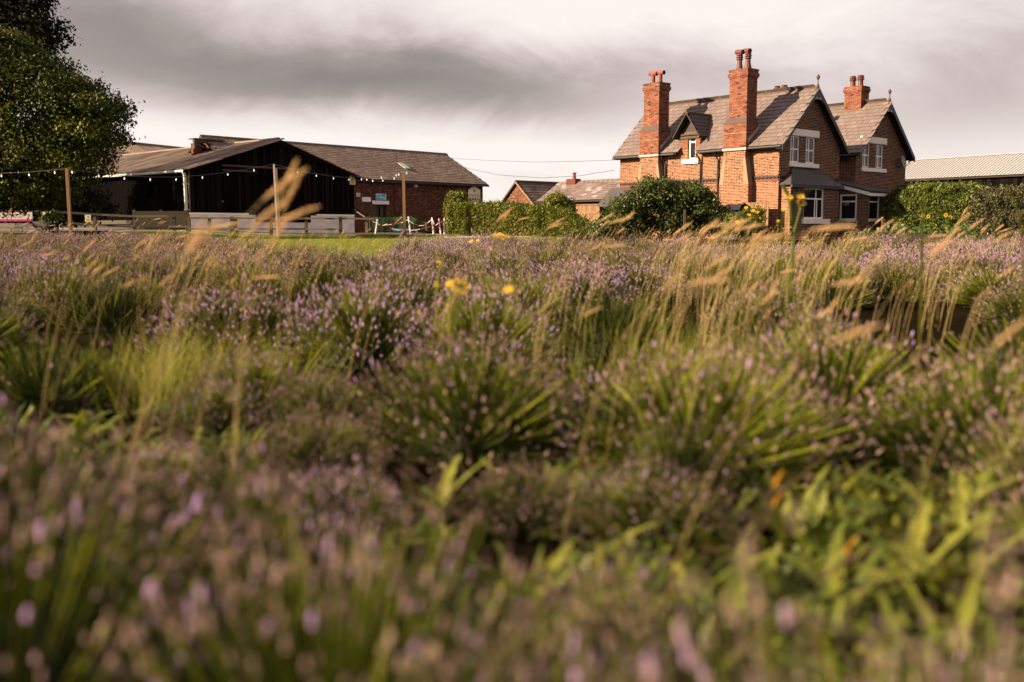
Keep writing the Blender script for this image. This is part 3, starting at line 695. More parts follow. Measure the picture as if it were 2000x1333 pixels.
for sg in (-1, 1):
    mb = MB(); mb.prism([(-DOV - .15, D0, DRZ + .06), (-DOV - .15, D0 + sg * (DHW + .03), DEZ + .02), (-DOV - .15, D0 + sg * (DHW + .03), DEZ - .04), (-DOV - .15, D0, DRZ - .01)], (.035, 0, 0))
    mb.build('bargeboard', M['wood'], drf)
mb = MB(); mb.tube([(-DOV - .12, D0, DRZ + .05), (xr, D0, DRZ + .05)], .07, 6); mb.build('ridge_tile', M['ridge'], drf)
dwH = dw[3] - dw[2]
window(house, (0, dw[1], dw[2]), (0, -1, 0), (-1, 0, 0), dw[1] - dw[0], dwH, bars_h=[(.70, (.1, .9))], fr=.085, rec=.10)
ds = onwall(1332, 1363.5, 312, 320, 'X', -.1)
MB().box(-.12, .1, ds[0], ds[1], ds[2], ds[3]).build('sill', M['whites'], house)
gl = onwall(1327, 1364, 363, 374, 'X', 0); MB().box(-.03, .1, gl[0], gl[1], gl[2], gl[3]).build('lintel', M['whites'], house)
gl2 = onwall(1230, 1246, 369, 373, 'X', 0); MB().box(-.03, .1, gl2[0], gl2[1], gl2[2], gl2[3] + .05).build('lintel', M['whites'], house)
window(house, (0, gwl[1] - .15, .9), (0, -1, 0), (-1, 0, 0), gwl[1] - gwl[0] - .3, 1.1, bars_v=[(.5, (.05, .95))])
place_pieces(hs_store, 300); place_pieces(far, 0)

# ---- bay with hipped roof
BX0, BX1, BP = .16, 4.42, .58
bw = onwall(1570, 1608.5, 367.5, 428, 'Y', -BP)
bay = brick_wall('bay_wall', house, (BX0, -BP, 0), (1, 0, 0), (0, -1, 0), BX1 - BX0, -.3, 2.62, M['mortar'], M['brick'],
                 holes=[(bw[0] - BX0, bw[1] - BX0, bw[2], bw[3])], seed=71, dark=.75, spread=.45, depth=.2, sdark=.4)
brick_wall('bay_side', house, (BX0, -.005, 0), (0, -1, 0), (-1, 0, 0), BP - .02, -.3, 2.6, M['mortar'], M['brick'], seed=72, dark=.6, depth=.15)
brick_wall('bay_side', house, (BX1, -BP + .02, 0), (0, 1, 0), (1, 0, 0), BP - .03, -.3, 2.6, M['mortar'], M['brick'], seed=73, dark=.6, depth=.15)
bwW, bwH = bw[1] - bw[0], bw[3] - bw[2]
window(house, (bw[0], -BP, bw[2]), (1, 0, 0), (0, -1, 0), bwW, bwH, bars_v=[(.64, (.66, .97)), (.60, (.03, .63)), (.70, (.03, .62))], bars_h=[(.65, (.03, .97))], fr=.08, rec=.05)
bs = onwall(1565, 1618, 429.5, 437.5, 'Y', -BP); MB().box(bs[0], bs[1], -BP - .1, -BP + .1, bs[2], bw[2] - .004).build('sill', M['whites'], house)
bl_ = onwall(1566, 1618, 361.5, 366.5, 'Y', -BP); MB().box(bl_[0], bl_[1], -BP - .03, -BP + .1, bw[3] + .004, bw[3] + .17).build('lintel', M['whites'], house)
# string of stone under bay
ZE, ZT = 2.62, 3.42
tl = HF.onY(1547, 326, -.02); tr = HF.onY(1598, 331, -.02)
e0 = (-.02, -BP - .16, ZE); e1 = (BX1 + .16, -BP - .16, ZE)
A_, B_ = (max(.45, tl.x), -.012, ZT), (tr.x, -.012, ZT); W0, W1 = (-.02, -.012, ZE), (BX1 + .16, -.012, ZE)
mb = MB(); mb.face([e0, e1, B_, A_]); mb.face([W0, e0, A_]); mb.face([e1, W1, B_]); mb.face([e0, W0, W1, e1]); mb.face([W0, A_, B_, W1])
br_ = mb.build('bay_roof', M['slated'], house)
# slates on the bay roof front slope
bvv = (Vector(A_) - Vector((A_[0], e0[1], ZE))); st_ = []; smb = slate_mesh(.3, .3, M['slated'], 'slate')
fx = lambda cy: cy / bvv.length
lay_slates(br_, (e0[0], e0[1], ZE + .004), (1, 0, 0), bvv, e1[0] - e0[0], bvv.length, .3, .2, smb, st_, lambda p: HF.w(*p),
           lambda cx, cy: cx + e0[0] < e0[0] + (A_[0] - e0[0]) * fx(cy) + .08 or cx + e0[0] > e1[0] + (B_[0] - e1[0]) * fx(cy) - .08, 75, .012)
place_pieces(st_, 300)
mb = MB(); mb.tube([e0, A_], .04, 6); mb.tube([e1, B_], .04, 6); mb.tube([A_, B_], .04, 6); mb.build('lead_hip', M['black'], br_)
mb = MB(); mb.box(e0[0], e1[0], -BP - .2, -BP - .1, ZE - .12, ZE - .005); mb.build('gutter', M['black'], br_)

# ---- porch
KX, KY = 5.62, -1.5
k1 = HF.onX(1640, 400, KX); k2 = HF.onX(1689, 400, KX)
w1 = (lambda a, b, c, d: (HF.onX(a, 400, KX).y, HF.onX(b, 400, KX).y, HF.onX(655 + 1000, d, KX).z, HF.onX(655 + 1000, c, KX).z))(1640, 1673, 380, 430.5)
py1, py0 = w1[0], w1[1]
hz = onwall(1697, 1717, 379, 430, 'Y', KY); PX1 = hz[1] + .55
prz0 = HF.onX(1689, 377, KX).z; prz1 = HF.onX(1638, 361, KX).z
sl_p = (prz1 - prz0) / (abs(HF.onX(1638, 361, KX).y - KY))
def pprof(z, zl=prz0): return (0, 99)
PL = 2.0 - KY
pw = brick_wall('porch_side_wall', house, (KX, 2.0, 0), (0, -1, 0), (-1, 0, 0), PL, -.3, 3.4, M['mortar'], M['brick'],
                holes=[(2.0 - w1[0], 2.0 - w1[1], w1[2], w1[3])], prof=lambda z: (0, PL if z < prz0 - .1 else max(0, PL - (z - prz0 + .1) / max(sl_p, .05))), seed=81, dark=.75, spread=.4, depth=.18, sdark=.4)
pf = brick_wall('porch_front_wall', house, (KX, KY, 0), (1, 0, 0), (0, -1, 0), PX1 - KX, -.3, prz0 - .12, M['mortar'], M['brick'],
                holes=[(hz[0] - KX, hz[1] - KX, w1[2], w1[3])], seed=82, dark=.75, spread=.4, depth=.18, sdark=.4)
brick_wall('porch_end_wall', house, (PX1, KY, 0), (0, 1, 0), (1, 0, 0), 1.9, -.3, prz0 - .1, M['mortar'], M['brick'], seed=83, dark=.5, depth=.18)
window(house, (KX, w1[0], w1[2]), (0, -1, 0), (-1, 0, 0), w1[0] - w1[1], w1[3] - w1[2], bars_h=[(.72, (.02, .98))], fr=.09, rec=.03, sill=(.05, .07))
window(house, (hz[0], KY, w1[2]), (1, 0, 0), (0, -1, 0), hz[1] - hz[0], w1[3] - w1[2], bars_h=[(.70, (.02, .98))], fr=.075, rec=.03, sill=(.05, .07))
yt_ = 1.9; za_ = prz0; zb_ = prz0 + sl_p * (yt_ - KY)
mb = MB(); mb.prism([(KX - .15, KY - .22, za_ - .02), (PX1 + .15, KY - .22, za_ - .02), (PX1 + .15, yt_, zb_), (KX - .15, yt_, zb_)], (0, 0, .07)); prf = mb.build('porch_roof', M['slated'], house)
st_ = []; bvv = Vector((0, yt_ - KY + .22, zb_ - za_))
lay_slates(prf, (KX - .15, KY - .24, za_ + .055), (1, 0, 0), bvv, PX1 - KX + .3, bvv.length, .3, .22, smb, st_, lambda p: HF.w(*p), None, 85, .015); place_pieces(st_, 300)
mb = MB(); mb.prism([(KX - .17, KY - .2, za_ - .17), (KX - .17, KY - .2, za_ + .0), (KX - .17, yt_, zb_ + .0), (KX - .17, yt_, zb_ - .17)], (.03, 0, 0)); mb.build('bargeboard', M['white'], prf)
mb = MB(); mb.box(KX - .14, PX1 + .14, KY - .235, KY - .2, za_ - .17, za_ - .03); mb.build('fascia', M['white'], prf)
nb = w1; mb = MB(); mb.box(KX + .02, KX + .025, w1[1] + .45, w1[1] + .75, w1[2] + .75, w1[2] + .92); mb.build('window_notice', M['cream'], house)
# canopy lean-to at the far end of the long wall
cp0 = HF.onX(1197, 371, -1.0); cp1 = HF.onX(1215, 372, 0)
mb = MB(); mb.prism([(0, LW + .7, 2.75), (0, LW - 1.2, 2.75), (-1.1, LW - 1.2, 1.75), (-1.1, LW + .7, 1.75)], (0, 0, .06)); mb.build('lean_to_roof', M['slated'], house)
mb = MB(); mb.obox((-.0, LW + .62, .0), (-1.0, 0, 0), (0, -.05, 0), (0, 0, 1.9)); mb.build('lean_to_panel', M['black'], house)
print('porch', KX, w1, hz, prz0, prz1, sl_p, 'bay', bw)

# ================================================================== BLACK TIMBER BARN
BA = R(47.0); BF = Frame(-19.5, 60.7, .64, BA)
barn = tag(empty('timber_barn', BF.o, BA), 'long black boarded barn with grey corrugated roof and white block base', 'barn')
bw_, bEZ, bRZ, bL = 12.5, 4.02, 6.06, 21.0; mid = bw_ / 2; bs_ = (bRZ - bEZ) / mid
rr = random.Random(5)
# white painted block plinth, each block its own piece
def blocks(parent, x0, x1, z0, z1, y, skip=None, face='Y', bl=.45, bh=.225, m_='block'):
    base = MB()
    me = []
    for k in range(4):
        mb = MB(); mb.box(.003, bl - .006, -.006 - .001 * k, .06, .003, bh - .007, (.5, .65, .8, 1)[k]); me.append(mb.mesh('block', M[m_]))
    k = 0; z = z0
    while z < z1 - .05:
        x = x0 - (bl / 2 if k % 2 else 0)
        while x < x1 - .05:
            if x >= x0 - .01 and x + bl <= x1 + .02 and not (skip and skip(x + bl / 2, z + bh / 2)):
                o = link_obj('block', rr.choice(me), parent)
                if face == 'Y': o.location = (x, y, z)
                else: o.location = (y, x, z); o.rotation_euler = (0, 0, R(90))
            x += bl
        z += bh; k += 1
g0 = BF.onY(510, 440, 0).x; g1 = BF.onY(605, 440, 0).x
pl = MB(); pl.box(.0, g0, .003, .3, -.3, 1.26, .8); pl.box(g0 + .002, g1, .003, .3, -.3, .78, .8); pl.box(g1 + .002, bw_ - .0, .003, .3, -.3, 1.26, .8)
plinth = pl.build('block_plinth', M['block'], barn)
blocks(plinth, .0, bw_, -.1, 1.25, 0, skip=lambda x, z: g0 - .1 < x < g1 + .1 and z > .7)
MB().box(-.02, g0 - .9, -.03, .3, 1.262, 1.36, .9).build('plinth_cap', M['whites'], plinth)
MB().box(g1 + .6, bw_, -.03, .3, 1.262, 1.36, .9).build('plinth_cap', M['whites'], plinth)
# gable boards
def zroof(x): return bEZ + bs_ * (x if x < mid else bw_ - x)
x = 0.0; k = 0
while x < bw_ - .02:
    w = min(.155, bw_ - x); z0 = 1.365 if (x < g0 - .2 or x > g1) else .80; y0 = -.02 - .012 * (k % 2) - rr.uniform(0, .004)
    mb = MB(); mb.prism([(x + .003, y0, z0), (x + w - .003, y0, z0), (x + w - .003, y0, zroof(x + w) - .1), (x + .003, y0, zroof(x) - .1)], (0, .03, 0), rr.random())
    mb.build('board', M['blackwood'], barn); x += w; k += 1
# side wall boards with two openings
op = [BF.onX(351, 360, 0).y, BF.onX(368, 360, 0).y]
ops = [(min(BF.onX(344, 365, 0).y, BF.onX(361, 365, 0).y), max(BF.onX(344, 365, 0).y, BF.onX(361, 365, 0).y)), (min(BF.onX(289, 365, 0).y, BF.onX(307, 365, 0).y), max(BF.onX(289, 365, 0).y, BF.onX(307, 365, 0).y))]
y = .0; k = 0
while y < bL - .1:
    w = .17; x0 = -.02 - .012 * (k % 2); inn = any(a_ < y + w / 2 < b_ for a_, b_ in ops)
    segs = [(.95, bEZ - .12)] if not inn else [(.95, 2.35), (3.35, bEZ - .12)]
    mb = MB()
    for z0, z1 in segs: mb.box(x0, x0 + .03, y + .003, y + w - .003, z0, z1, rr.random() * .12 if not inn else .35)
    mb.build('board', M['blackwood'], barn); y += w; k += 1
mb = MB(); mb.box(.4, .45, .2, bL, .2, bEZ); mb.box(.35, bw_ - .3, .35, .4, .2, bEZ); mb.box(.1, .3, .31, bL - .1, -.3, .94, .3); mb.box(.3, bw_ - .1, bL - .2, bL, 0, bEZ); mb.box(bw_ - .2, bw_ - .01, .35, bL - .3, -.3, bEZ - .1)
mb.build('inner_lining', M['black'], barn)
MB().box(-.05, .05, .2, bL, .70, .945, .4).build('side_sill_beam', M['wood'], barn)
# sliding door, rail and hood
d0 = BF.onY(500, 400, 0).x; d1 = BF.onY(593, 400, 0).x
dr = tag(MB().build('sliding_door', M['blackwood'], barn)) if False else None
door = MB(); door.box(d0 - .06, d0 + .0, -.12, -.05, .82, 3.9, .7); door.box(d1, d1 + .08, -.12, -.05, .82, 3.9, .9); door.box(d0, d1, -.12, -.05, 3.8, 3.9, .6); door.box(d0, d1, -.12, -.05, 2.3, 2.42, .4)
dob = door.build('sliding_door', M['blackwood'], barn)
x = d0 + .02
while x < d1 - .05:
    w = min(.2, d1 - x); MB().box(x, x + w - .012, -.085, -.06, .83, 3.79, rr.random() * .5).build('door_board', M['blackwood'], dob); x += w
r0 = BF.onY(434, 323, -.2); r1 = BF.onY(586, 333, -.2)
MB().box(r0.x, r1.x, -.22, -.14, r0.z - .06, r0.z + .05).build('door_rail', M['wood'], barn)
MB().box(r0.x, d0, -.18, -.06, r0.z - .35, r0.z - .24).build('door_rail_painted_shadow', M['black'], barn)  # black strip standing in for the shadow under the rail
kn = BF.onY(435, 394, -.05); MB().tube([(kn.x, -.09, kn.z), (kn.x, -.03, kn.z)], .05, 8).build('wall_light', M['cream'], barn)
# corner post + white gutter and downpipe
g_ = BF.onY(381, 400, -.05); MB().box(-.03, .06, -.06, -.02, 1.37, bEZ - .1, .9).build('corner_trim', M['wood'], barn)
pipe('gutter', barn, [(-.42, -.25, bEZ - .20), (-.42, bL * .7, bEZ - .16)], .085, M['whitep'])
pipe('downpipe', barn, [(-.40, -.10, bEZ - .22), (-.30, -.12, bEZ - .45), (-.26, -.12, .2)], .10, M['whitep'])
MB().box(-.38, -.14, -.25, -.02, 3.02, 3.07).build('pipe_bracket', M['whitep'], barn); MB().box(-.38, -.14, -.25, -.02, 1.5, 1.55).build('pipe_bracket', M['whitep'], barn)
# corrugated sheets
def corr_mesh(w, l, pitch, amp, mats_m, tone, n=5, seed=0):
    mb = MB(); N = int(round(w / pitch)) * n + 2; rr_ = random.Random(seed)
    for i in range(N + 1):
        x = i * pitch / n; z = amp * math.cos(2 * math.pi * i / n)
        mb.v += [(x, 0, z), (x, l, z), (x, 0, z - .02)]
    for i in range(N):
        mb.f += [(3 * i, 3 * i + 3, 3 * i + 4, 3 * i + 1), (3 * i + 2, 3 * i + 5, 3 * i + 3, 3 * i)]; mb.t += [tone, tone * .5]; mb.mi += [0, 0]
    return mb.mesh('roof_sheet', mats_m)
def lay_sheets(roof, O, a, b, L, S, w, l, meshes, seed, n0=.05, name='roof_sheet', jit=.01):
    rr_ = random.Random(seed); B = basis(O, a, b); j = 0
    while j * l < S - .3:
        i = 0
        while i * w < L - .3:
            o = link_obj(name, rr_.choice(meshes), roof)
            o.matrix_local = B @ Matrix.Translation((i * w + rr_.uniform(-jit, jit), j * l + rr_.uniform(-jit, jit) * 3, n0 + .02 + rr_.uniform(0, jit * .8))) @ Matrix.Rotation(-.014, 4, 'X') @ Matrix.Rotation(rr_.uniform(-.004, .004), 4, 'Z'); i += 1
        j += 1
SB = math.hypot(mid + .4, bRZ - bEZ + .14); cm = [corr_mesh(1.05, SB / 3 + .06, .21, .048, M['corr'], tn) for tn in (.25, .4, .5, .6, .8)]
mb = MB(); mb.prism([(-.4, -.2, bEZ - .14), (mid, -.2, bRZ), (bw_ + .4, -.2, bEZ - .14), (bw_ + .38, -.2, bEZ - .24), (mid, -.2, bRZ - .12), (-.38, -.2, bEZ - .24)], (0, bL + .3, 0)); brf = mb.build('roof', M['deck'], barn)
su = Vector((1, 0, (bRZ - bEZ + .14) / (mid + .4)))
lay_sheets(brf, (-.45, bL + .1, bEZ - .15), (0, -1, 0), su, bL + .35, SB, 1.05, SB / 3, cm, 1)
sd = Vector((-1, 0, (bRZ - bEZ + .14) / (mid + .4)))
lay_sheets(brf, (bw_ + .45, -.25, bEZ - .15), (0, 1, 0), sd, bL + .35, SB, 1.05, SB / 3, cm, 2)
MB().tube([(mid, -.28, bRZ + .07), (mid, bL, bRZ + .07)], .10, 8).build('ridge_capping', M['corr'], brf)
MB().tube([(mid, -.30, bRZ - .02), (mid, -.24, bRZ + .10)], .14, 8).build('ridge_end', M['ridge'], brf)
for sg in (-1, 1):
    e = mid + sg * (mid + .42); mb = MB(); mb.prism([(mid, -.27, bRZ + .06), (e, -.27, bEZ - .12), (e, -.27, bEZ - .3), (mid, -.27, bRZ - .12)], (0, .04, 0)); mb.build('bargeboard', M['blackwood'], barn)

# ================================================================== BRICK BARN
W0 = Vector((-11.1, 71.0, 0)); dv = Vector((math.cos(BA), math.sin(BA), 0)); org = W0 + dv * (-12.5)
KF = Frame(org.x, org.y, .74, BA)
kb = tag(empty('brick_barn', KF.o, BA), 'long dark red brick barn with sagging slate roof, sign on its end', 'barn')
def k_on(px0, px1, py0, py1, Y=0):
    p = KF.onY(px0, (py0 + py1) / 2, Y); q = KF.onY(px1, (py0 + py1) / 2, Y); a_ = KF.onY((px0 + px1) / 2, py0, Y); b_ = KF.onY((px0 + px1) / 2, py1, Y)
    return p.x, q.x, b_.z, a_.z
KL = KF.onY(943, 380, 0).x; kE = KF.onY(820, 355.5, -.2).z; kW = 4.6
rdg = KF.onY(868, 302.5, kW); kR = rdg.z; kx0 = KF.onY(391, 268, kW).x
print('brick barn', KL, kE, kR, kx0, rdg.x)
dor = k_on(736, 755, 399.5, 440)
kw_ = brick_wall('wall', kb, (10.5, 0, 0), (1, 0, 0), (0, -1, 0), KL - 10.5, -.3, kE + .1, M['barnmortar'], M['barnbrick'], holes=[(dor[0] - 10.5, dor[1] - 10.5, -.5, dor[3])], seed=91, flem=False, dark=0, bl=.225, depth=.3)
brick_wall('end_wall', kb, (KL, 0, 0), (0, 1, 0), (1, 0, 0), 2 * kW, -.3, kR, M['barnmortar'], M['barnbrick'], prof=lambda z: (0, 2 * kW) if z < kE else ((z - kE) / (kR - kE) * kW, 2 * kW - (z - kE) / (kR - kE) * kW), seed=92, flem=False, dark=0, depth=.3)
brick_wall('end_wall', kb, (kx0 + .3, 2 * kW, 0), (0, -1, 0), (-1, 0, 0), 2 * kW, 3.0, kR - .05, M['barnmortar'], M['barnbrick'], prof=lambda z: (0, 2 * kW) if z < kE else ((z - kE) / (kR - kE) * kW, 2 * kW - (z - kE) / (kR - kE) * kW), seed=93, flem=False, dark=0, depth=.3)
MB().box(kx0 + .6, KL - .35, .35, 2 * kW - .3, -.3, kE).build('inner_walls', M['black'], kb)
ks = (kR - kE) / (kW + .3)
mb = MB(); mb.prism([(kx0, -.3, kE - .02), (kx0, kW, kR), (kx0, 2 * kW + .3, kE - .02), (kx0, 2 * kW + .3, kE - .14), (kx0, kW, kR - .14), (kx0, -.3, kE - .14)][::-1], (KL + .28 - kx0, 0, 0)); krf = mb.build('roof', M['deck'], kb)
store = []; smk = slate_mesh(.42, .5, M['slate2'], 'slate', tones=(.25, .4, .46, .5, .54, .6, .8), th=.012); SK = math.hypot(kW + .3, kR - kE)
lay_slates(krf, (kx0, -.3, kE), (1, 0, 0), (0, kW + .3, kR - kE), KL + .26 - kx0, SK - .05, .42, .31, smk, store, lambda p: KF.w(*p), None, 94)
store.sort(key=lambda q: 0 if True else 1)
place_pieces(store, 300)
mb = MB(); x = kx0; k = 0
while x < KL + .2: mb.prism([(x, kW - .18, kR - .05), (x, kW, kR + .13), (x, kW + .18, kR - .05)][::-1], (.44, 0, 0), .3 + .4 * (k % 2)); x += .46; k += 1
r_ = mb.build('ridge_tiles', M['ridge'], krf); r_['kind'] = 'stuff'
MB().box(10.4, KL + .3, -.40, -.28, kE - .16, kE - .04).build('gutter', M['black'], kb)
mb = MB(); mb.prism([(KL + .29, -.38, kE - .02), (KL + .29, kW, kR + .04), (KL + .29, kW, kR - .14), (KL + .29, -.38, kE - .2)], (.04, 0, 0)); mb.build('bargeboard', M['black'], kb)
# skylight
B_ = basis((kx0, -.3, kE), (1, 0, 0), (0, kW + .3, kR - kE)); sky_l = []
for px, py in ((779, 319), (784.5, 319), (803, 329.5), (791, 329.5)):
    # intersect with slope plane
    c = KF.inv @ (CAM - KF.o); d = KF.inv @ ray(px, py); n_ = Vector((B_[0][2], B_[1][2], B_[2][2])); O_ = Vector((kx0, -.3, kE)) + n_ * .11; kk = (O_ - c).dot(n_) / d.dot(n_); sky_l.append(c + d * kk)
cx = sum(p.x for p in sky_l) / 4; yy0 = min(p.y for p in sky_l); yy1 = max(p.y for p in sky_l); zf = lambda y: kE + (y + .3) * (kR - kE) / (kW + .3) + .10
mb = MB(); mb.prism([(cx - .28, yy0, zf(yy0)), (cx + .28, yy0, zf(yy0)), (cx + .28, yy1, zf(yy1)), (cx - .28, yy1, zf(yy1))], (0, -.02, .05)); mb.build('skylight', M['corrw'], krf)
# door, lintels, plates, notice
dd = MB().box(dor[0] + .42, dor[1] - .25, .10, .14, -.1, dor[3] - .1).build('door', M['wood'], kb)
MB().box(dor[0], dor[1], .2, .24, -.3, dor[3]).build('door_recess', M['black'], kb)
def plate(name, px0, px1, py0, py1, m_, parent=None, Y=-.0, th=.04, z=None):
    q = k_on(px0, px1, py0, py1, Y - th); return MB().box(q[0], q[1], Y - th, Y - .012, q[2], q[3]).build(name, m_, parent or kb), q
plate('lintel', 727.5, 760, 392.5, 399.5, M['whites']); 
plate('white_board', 707.5, 724.5, 385.5, 394.5, M['whites']); plate('white_plate', 696, 704, 377, 385, M['whitep']); plate('small_dark_window', 708.5, 722, 394.8, 399, M['black'])
nbd, q = plate('notice_board', 720, 731.5, 408, 424, M['wood'])
plate('wall_lamp', 811, 816, 361, 366, M['whitep'], th=.2)
q = k_on(771, 772.5, 362, 418, -.06); MB().tube([(q[0], -.07, q[2]), (q[0], -.07, q[3])], .035, 6).build('downpipe', M['black'], kb)
# ---- blue sign above the door
q = k_on(734, 754, 379, 391, -.05)
bsgn = tag(empty('blue_sign', KF.w(q[0], -.05, q[2]), BA), 'small pale blue landscape sign above the barn door lintel', 'sign'); sw, sh = q[1] - q[0], q[3] - q[2]
MB().box(0, sw, -.02, .02, 0, sh).build('panel', M['blue'], bsgn)
MB().box(-.02, sw + .02, -.015, .025, -.03, -.001).build('frame', M['pink'], bsgn); MB().box(-.02, sw + .02, -.015, .025, sh + .001, sh + .04).build('frame', M['pink'], bsgn)
mb = MB(); mb.prism([(.02, -.024, .02), (sw * .95, -.024, .02), (sw * .5, -.024, .10), (.02, -.024, .17)], (0, .003, 0)); mb.build('printed_wave', M['blued'], bsgn)
mb = MB()
for k, (a_, b_, zz) in enumerate(((.05, .5, .68), (.06, .46, .58), (.05, .5, .46))): 
    x = sw * a_
    while x < sw * b_: ww_ = rr.uniform(.03, .05); mb.box(x, x + ww_, -.0245, -.021, sh * zz, sh * zz + .03); x += ww_ + .012
mb.build('small_print', M['blued'], bsgn)
def dog(name, parent, x, z, s, y, m_):
    """little standing dog emblem facing left"""
    mb = MB(); P = lambda pts: mb.prism([(x + a_ * s, y, z + b_ * s) for a_, b_ in pts], (0, .004, 0))
    P([(.12, .35), (.80, .35), (.80, .62), (.30, .66), (.12, .60)]); P([(.10, 0), (.22, 0), (.26, .36), (.12, .36)]); P([(.66, 0), (.78, 0), (.80, .36), (.66, .36)])
    P([(.80, .5), (.88, 1.0), (.80, .98), (.70, .58)]); P([(-.12, .72), (.08, .66), (.30, .66), (.22, .98), (.06, 1.02), (-.10, .88)])
    return mb.build(name, m_, parent)
dog('dog_emblem', bsgn, sw * .62, sh * .42, .26, -.0255, M['ink'])
# ---- big shaped sign at the end of the barn
q = k_on(915, 938, 375, 402, -.12); top = KF.onY(926.5, 363, -.12).z; bot = KF.onY(926, 399, -.12).z - .35; shl = KF.onY(926, 371.5, -.12).z
sg_ = tag(empty('barn_sign', KF.w(q[0], -.12, bot), BA), 'tall cream gable-shaped board reading THE DOG BARN at the barn end', 'sign'); sw = q[1] - q[0]; H = top - bot; hs_ = shl - bot
mb = MB(); mb.prism([(0, 0, 0), (sw, 0, 0), (sw, 0, hs_), (sw / 2, 0, H), (0, 0, hs_)], (0, .05, 0)); mb.build('board', M['sign'], sg_)
def text(name, s, parent, x, z, w, h, y, m_, bold=0.0):
    cu = bpy.data.curves.new('txt', 'FONT'); cu.body = s; cu.extrude = .002; cu.offset = bold; cu.size = 1
    tmp = bpy.data.objects.new('txt', cu); me = bpy.data.meshes.new_from_object(tmp); bpy.data.objects.remove(tmp)
    co = np.zeros(len(me.vertices) * 3); me.vertices.foreach_get('co', co); co = co.reshape(-1, 3); mn, mx_ = co.min(0), co.max(0)
    n_ = np.empty_like(co); n_[:, 0] = x + (co[:, 0] - mn[0]) / (mx_[0] - mn[0]) * w; n_[:, 2] = z + (co[:, 1] - mn[1]) / (mx_[1] - mn[1]) * h; n_[:, 1] = y - co[:, 2]
    me.vertices.foreach_set('co', n_.ravel()); me.materials.clear(); me.materials.append(m_); me.update(); return link_obj(name, me, parent)
zz = lambda py: KF.onY(926, py, -.12).z - bot
text('lettering', 'THE DOG', sg_, sw * .08, zz(384.8), sw * .86, zz(379.7) - zz(384.8), -.004, M['inkg'], .012)
text('lettering', 'BARN', sg_, sw * .08, zz(393.5), sw * .86, zz(386.5) - zz(393.5), -.004, M['ink'], .02)
mb = MB(); x = sw * .22
while x < sw * .80: ww_ = rr.uniform(.035, .06); mb.box(x, x + ww_, -.004, -.001, zz(397), zz(395.3)); x += ww_ + .02
mb.build('small_print', M['inkg'], sg_)
dog('dog_emblem', sg_, sw * .42, zz(376.8), zz(370.3) - zz(376.8), -.005, M['ink'])

# ---- warning signs
def warning(F, px0, px1, py0, py1, Y, label, bigfield=True):
    if F: q = (F.onY(px0, py1, Y), F.onY(px1, py0, Y)); o = F.w(q[0].x, Y, q[0].z); w = q[1].x - q[0].x; h = q[1].z - q[0].z; a_ = F.ang
    else: p0 = at(px0, py1, Y); p1 = at(px1, py0, Y); o = p0; w = p1.x - p0.x; h = p1.z - p0.z; a_ = 0
    e = tag(empty('warning_sign', o, a_), label, 'warning sign'); MB().box(0, w, 0, .015, 0, h).build('panel', M['whitep'], e)
    MB().box(w * .14, w * .86, -.004, -.001, h * .06, h * (.45 if not bigfield else .72)).build('yellow_field', M['yellow'], e)
    zt = h * (.92 if not bigfield else .82); zb = h * .62 if not bigfield else h * .5
    mb = MB(); mb.prism([(w * .5, -.009, zt), (w * .22, -.009, zb), (w * .78, -.009, zb)], (0, .004, 0)); mb.build('hazard_triangle', M['yellow'] if not bigfield else M['ink'], e)
    mb = MB(); mb.box(w * .46, w * .54, -.014, -.010, zb + (zt - zb) * .25, zb + (zt - zb) * .72); mb.box(w * .46, w * .54, -.014, -.010, zb + (zt - zb) * .08, zb + (zt - zb) * .18); mb.build('hazard_mark', M['ink'] if not bigfield else M['yellow'], e)
    mb = MB(); mb.box(w * .2, w * .8, -.0085, -.005, h * .38, h * .42); mb.box(w * .2, w * .7, -.0085, -.005, h * .28, h * .31); mb.box(w * .2, w * .76, -.0085, -.005, h * .18, h * .21); mb.build('small_print', M['ink'], e)
warning(BF, 683.5, 694, 344.5, 361, -.12, 'yellow and white warning sign high on the black barn corner')
warning(None, 166.5, 177.5, 420, 434, 57.6, 'yellow and white warning sign fixed to the left rail fence', False)

# ---- timber hoist housing at the left end of the brick barn ridge
p0 = KF.onY(378, 272, kW - .6); p1 = KF.onY(435, 277, kW - .6); zb = KF.onY(400, 292, kW - .6).z
ho = tag(empty('hoist_housing', KF.w(p0.x, kW - .6, zb), BA), 'weathered timber hoist frame on the ridge behind the black barn', 'timber frame'); w = p1.x - p0.x; h = p0.z - zb
MB().box(0, w, -.1, .12, h - .22, h).build('beam', M['wood'], ho); MB().box(0, .2, -.08, .1, 0, h - .221).build('post', M['wood'], ho); MB().box(w - .16, w, -.08, .1, h - .7, h - .221).build('post', M['wood'], ho)
mb = MB(); mb.prism([(.2, -.05, h * .62), (.2, -.05, h * .42), (w * .52, -.05, -.05), (w * .62, -.05, -.05)], (0, .12, 0)); mb.build('strut', M['wood'], ho)
mb = MB(); mb.prism([(w * .55, -.07, -.02), (w * .66, -.07, -.1), (w - .1, -.07, h * .55), (w - .1, -.07, h * .75)], (0, .12, 0)); mb.build('strut', M['wood'], ho)
MB().box(.1, w * .35, .25, .5, -.3, h - .3, .5).build('brick_pier', M['barnbrick'], ho); MB().box(.1, w - .05, .5, .55, -.4, h - .25).build('back_board', M['deck'], ho)
MB().box(-.05, w + .05, -.2, .6, h + .001, h + .06).build('cover_board', M['ridge'], ho)

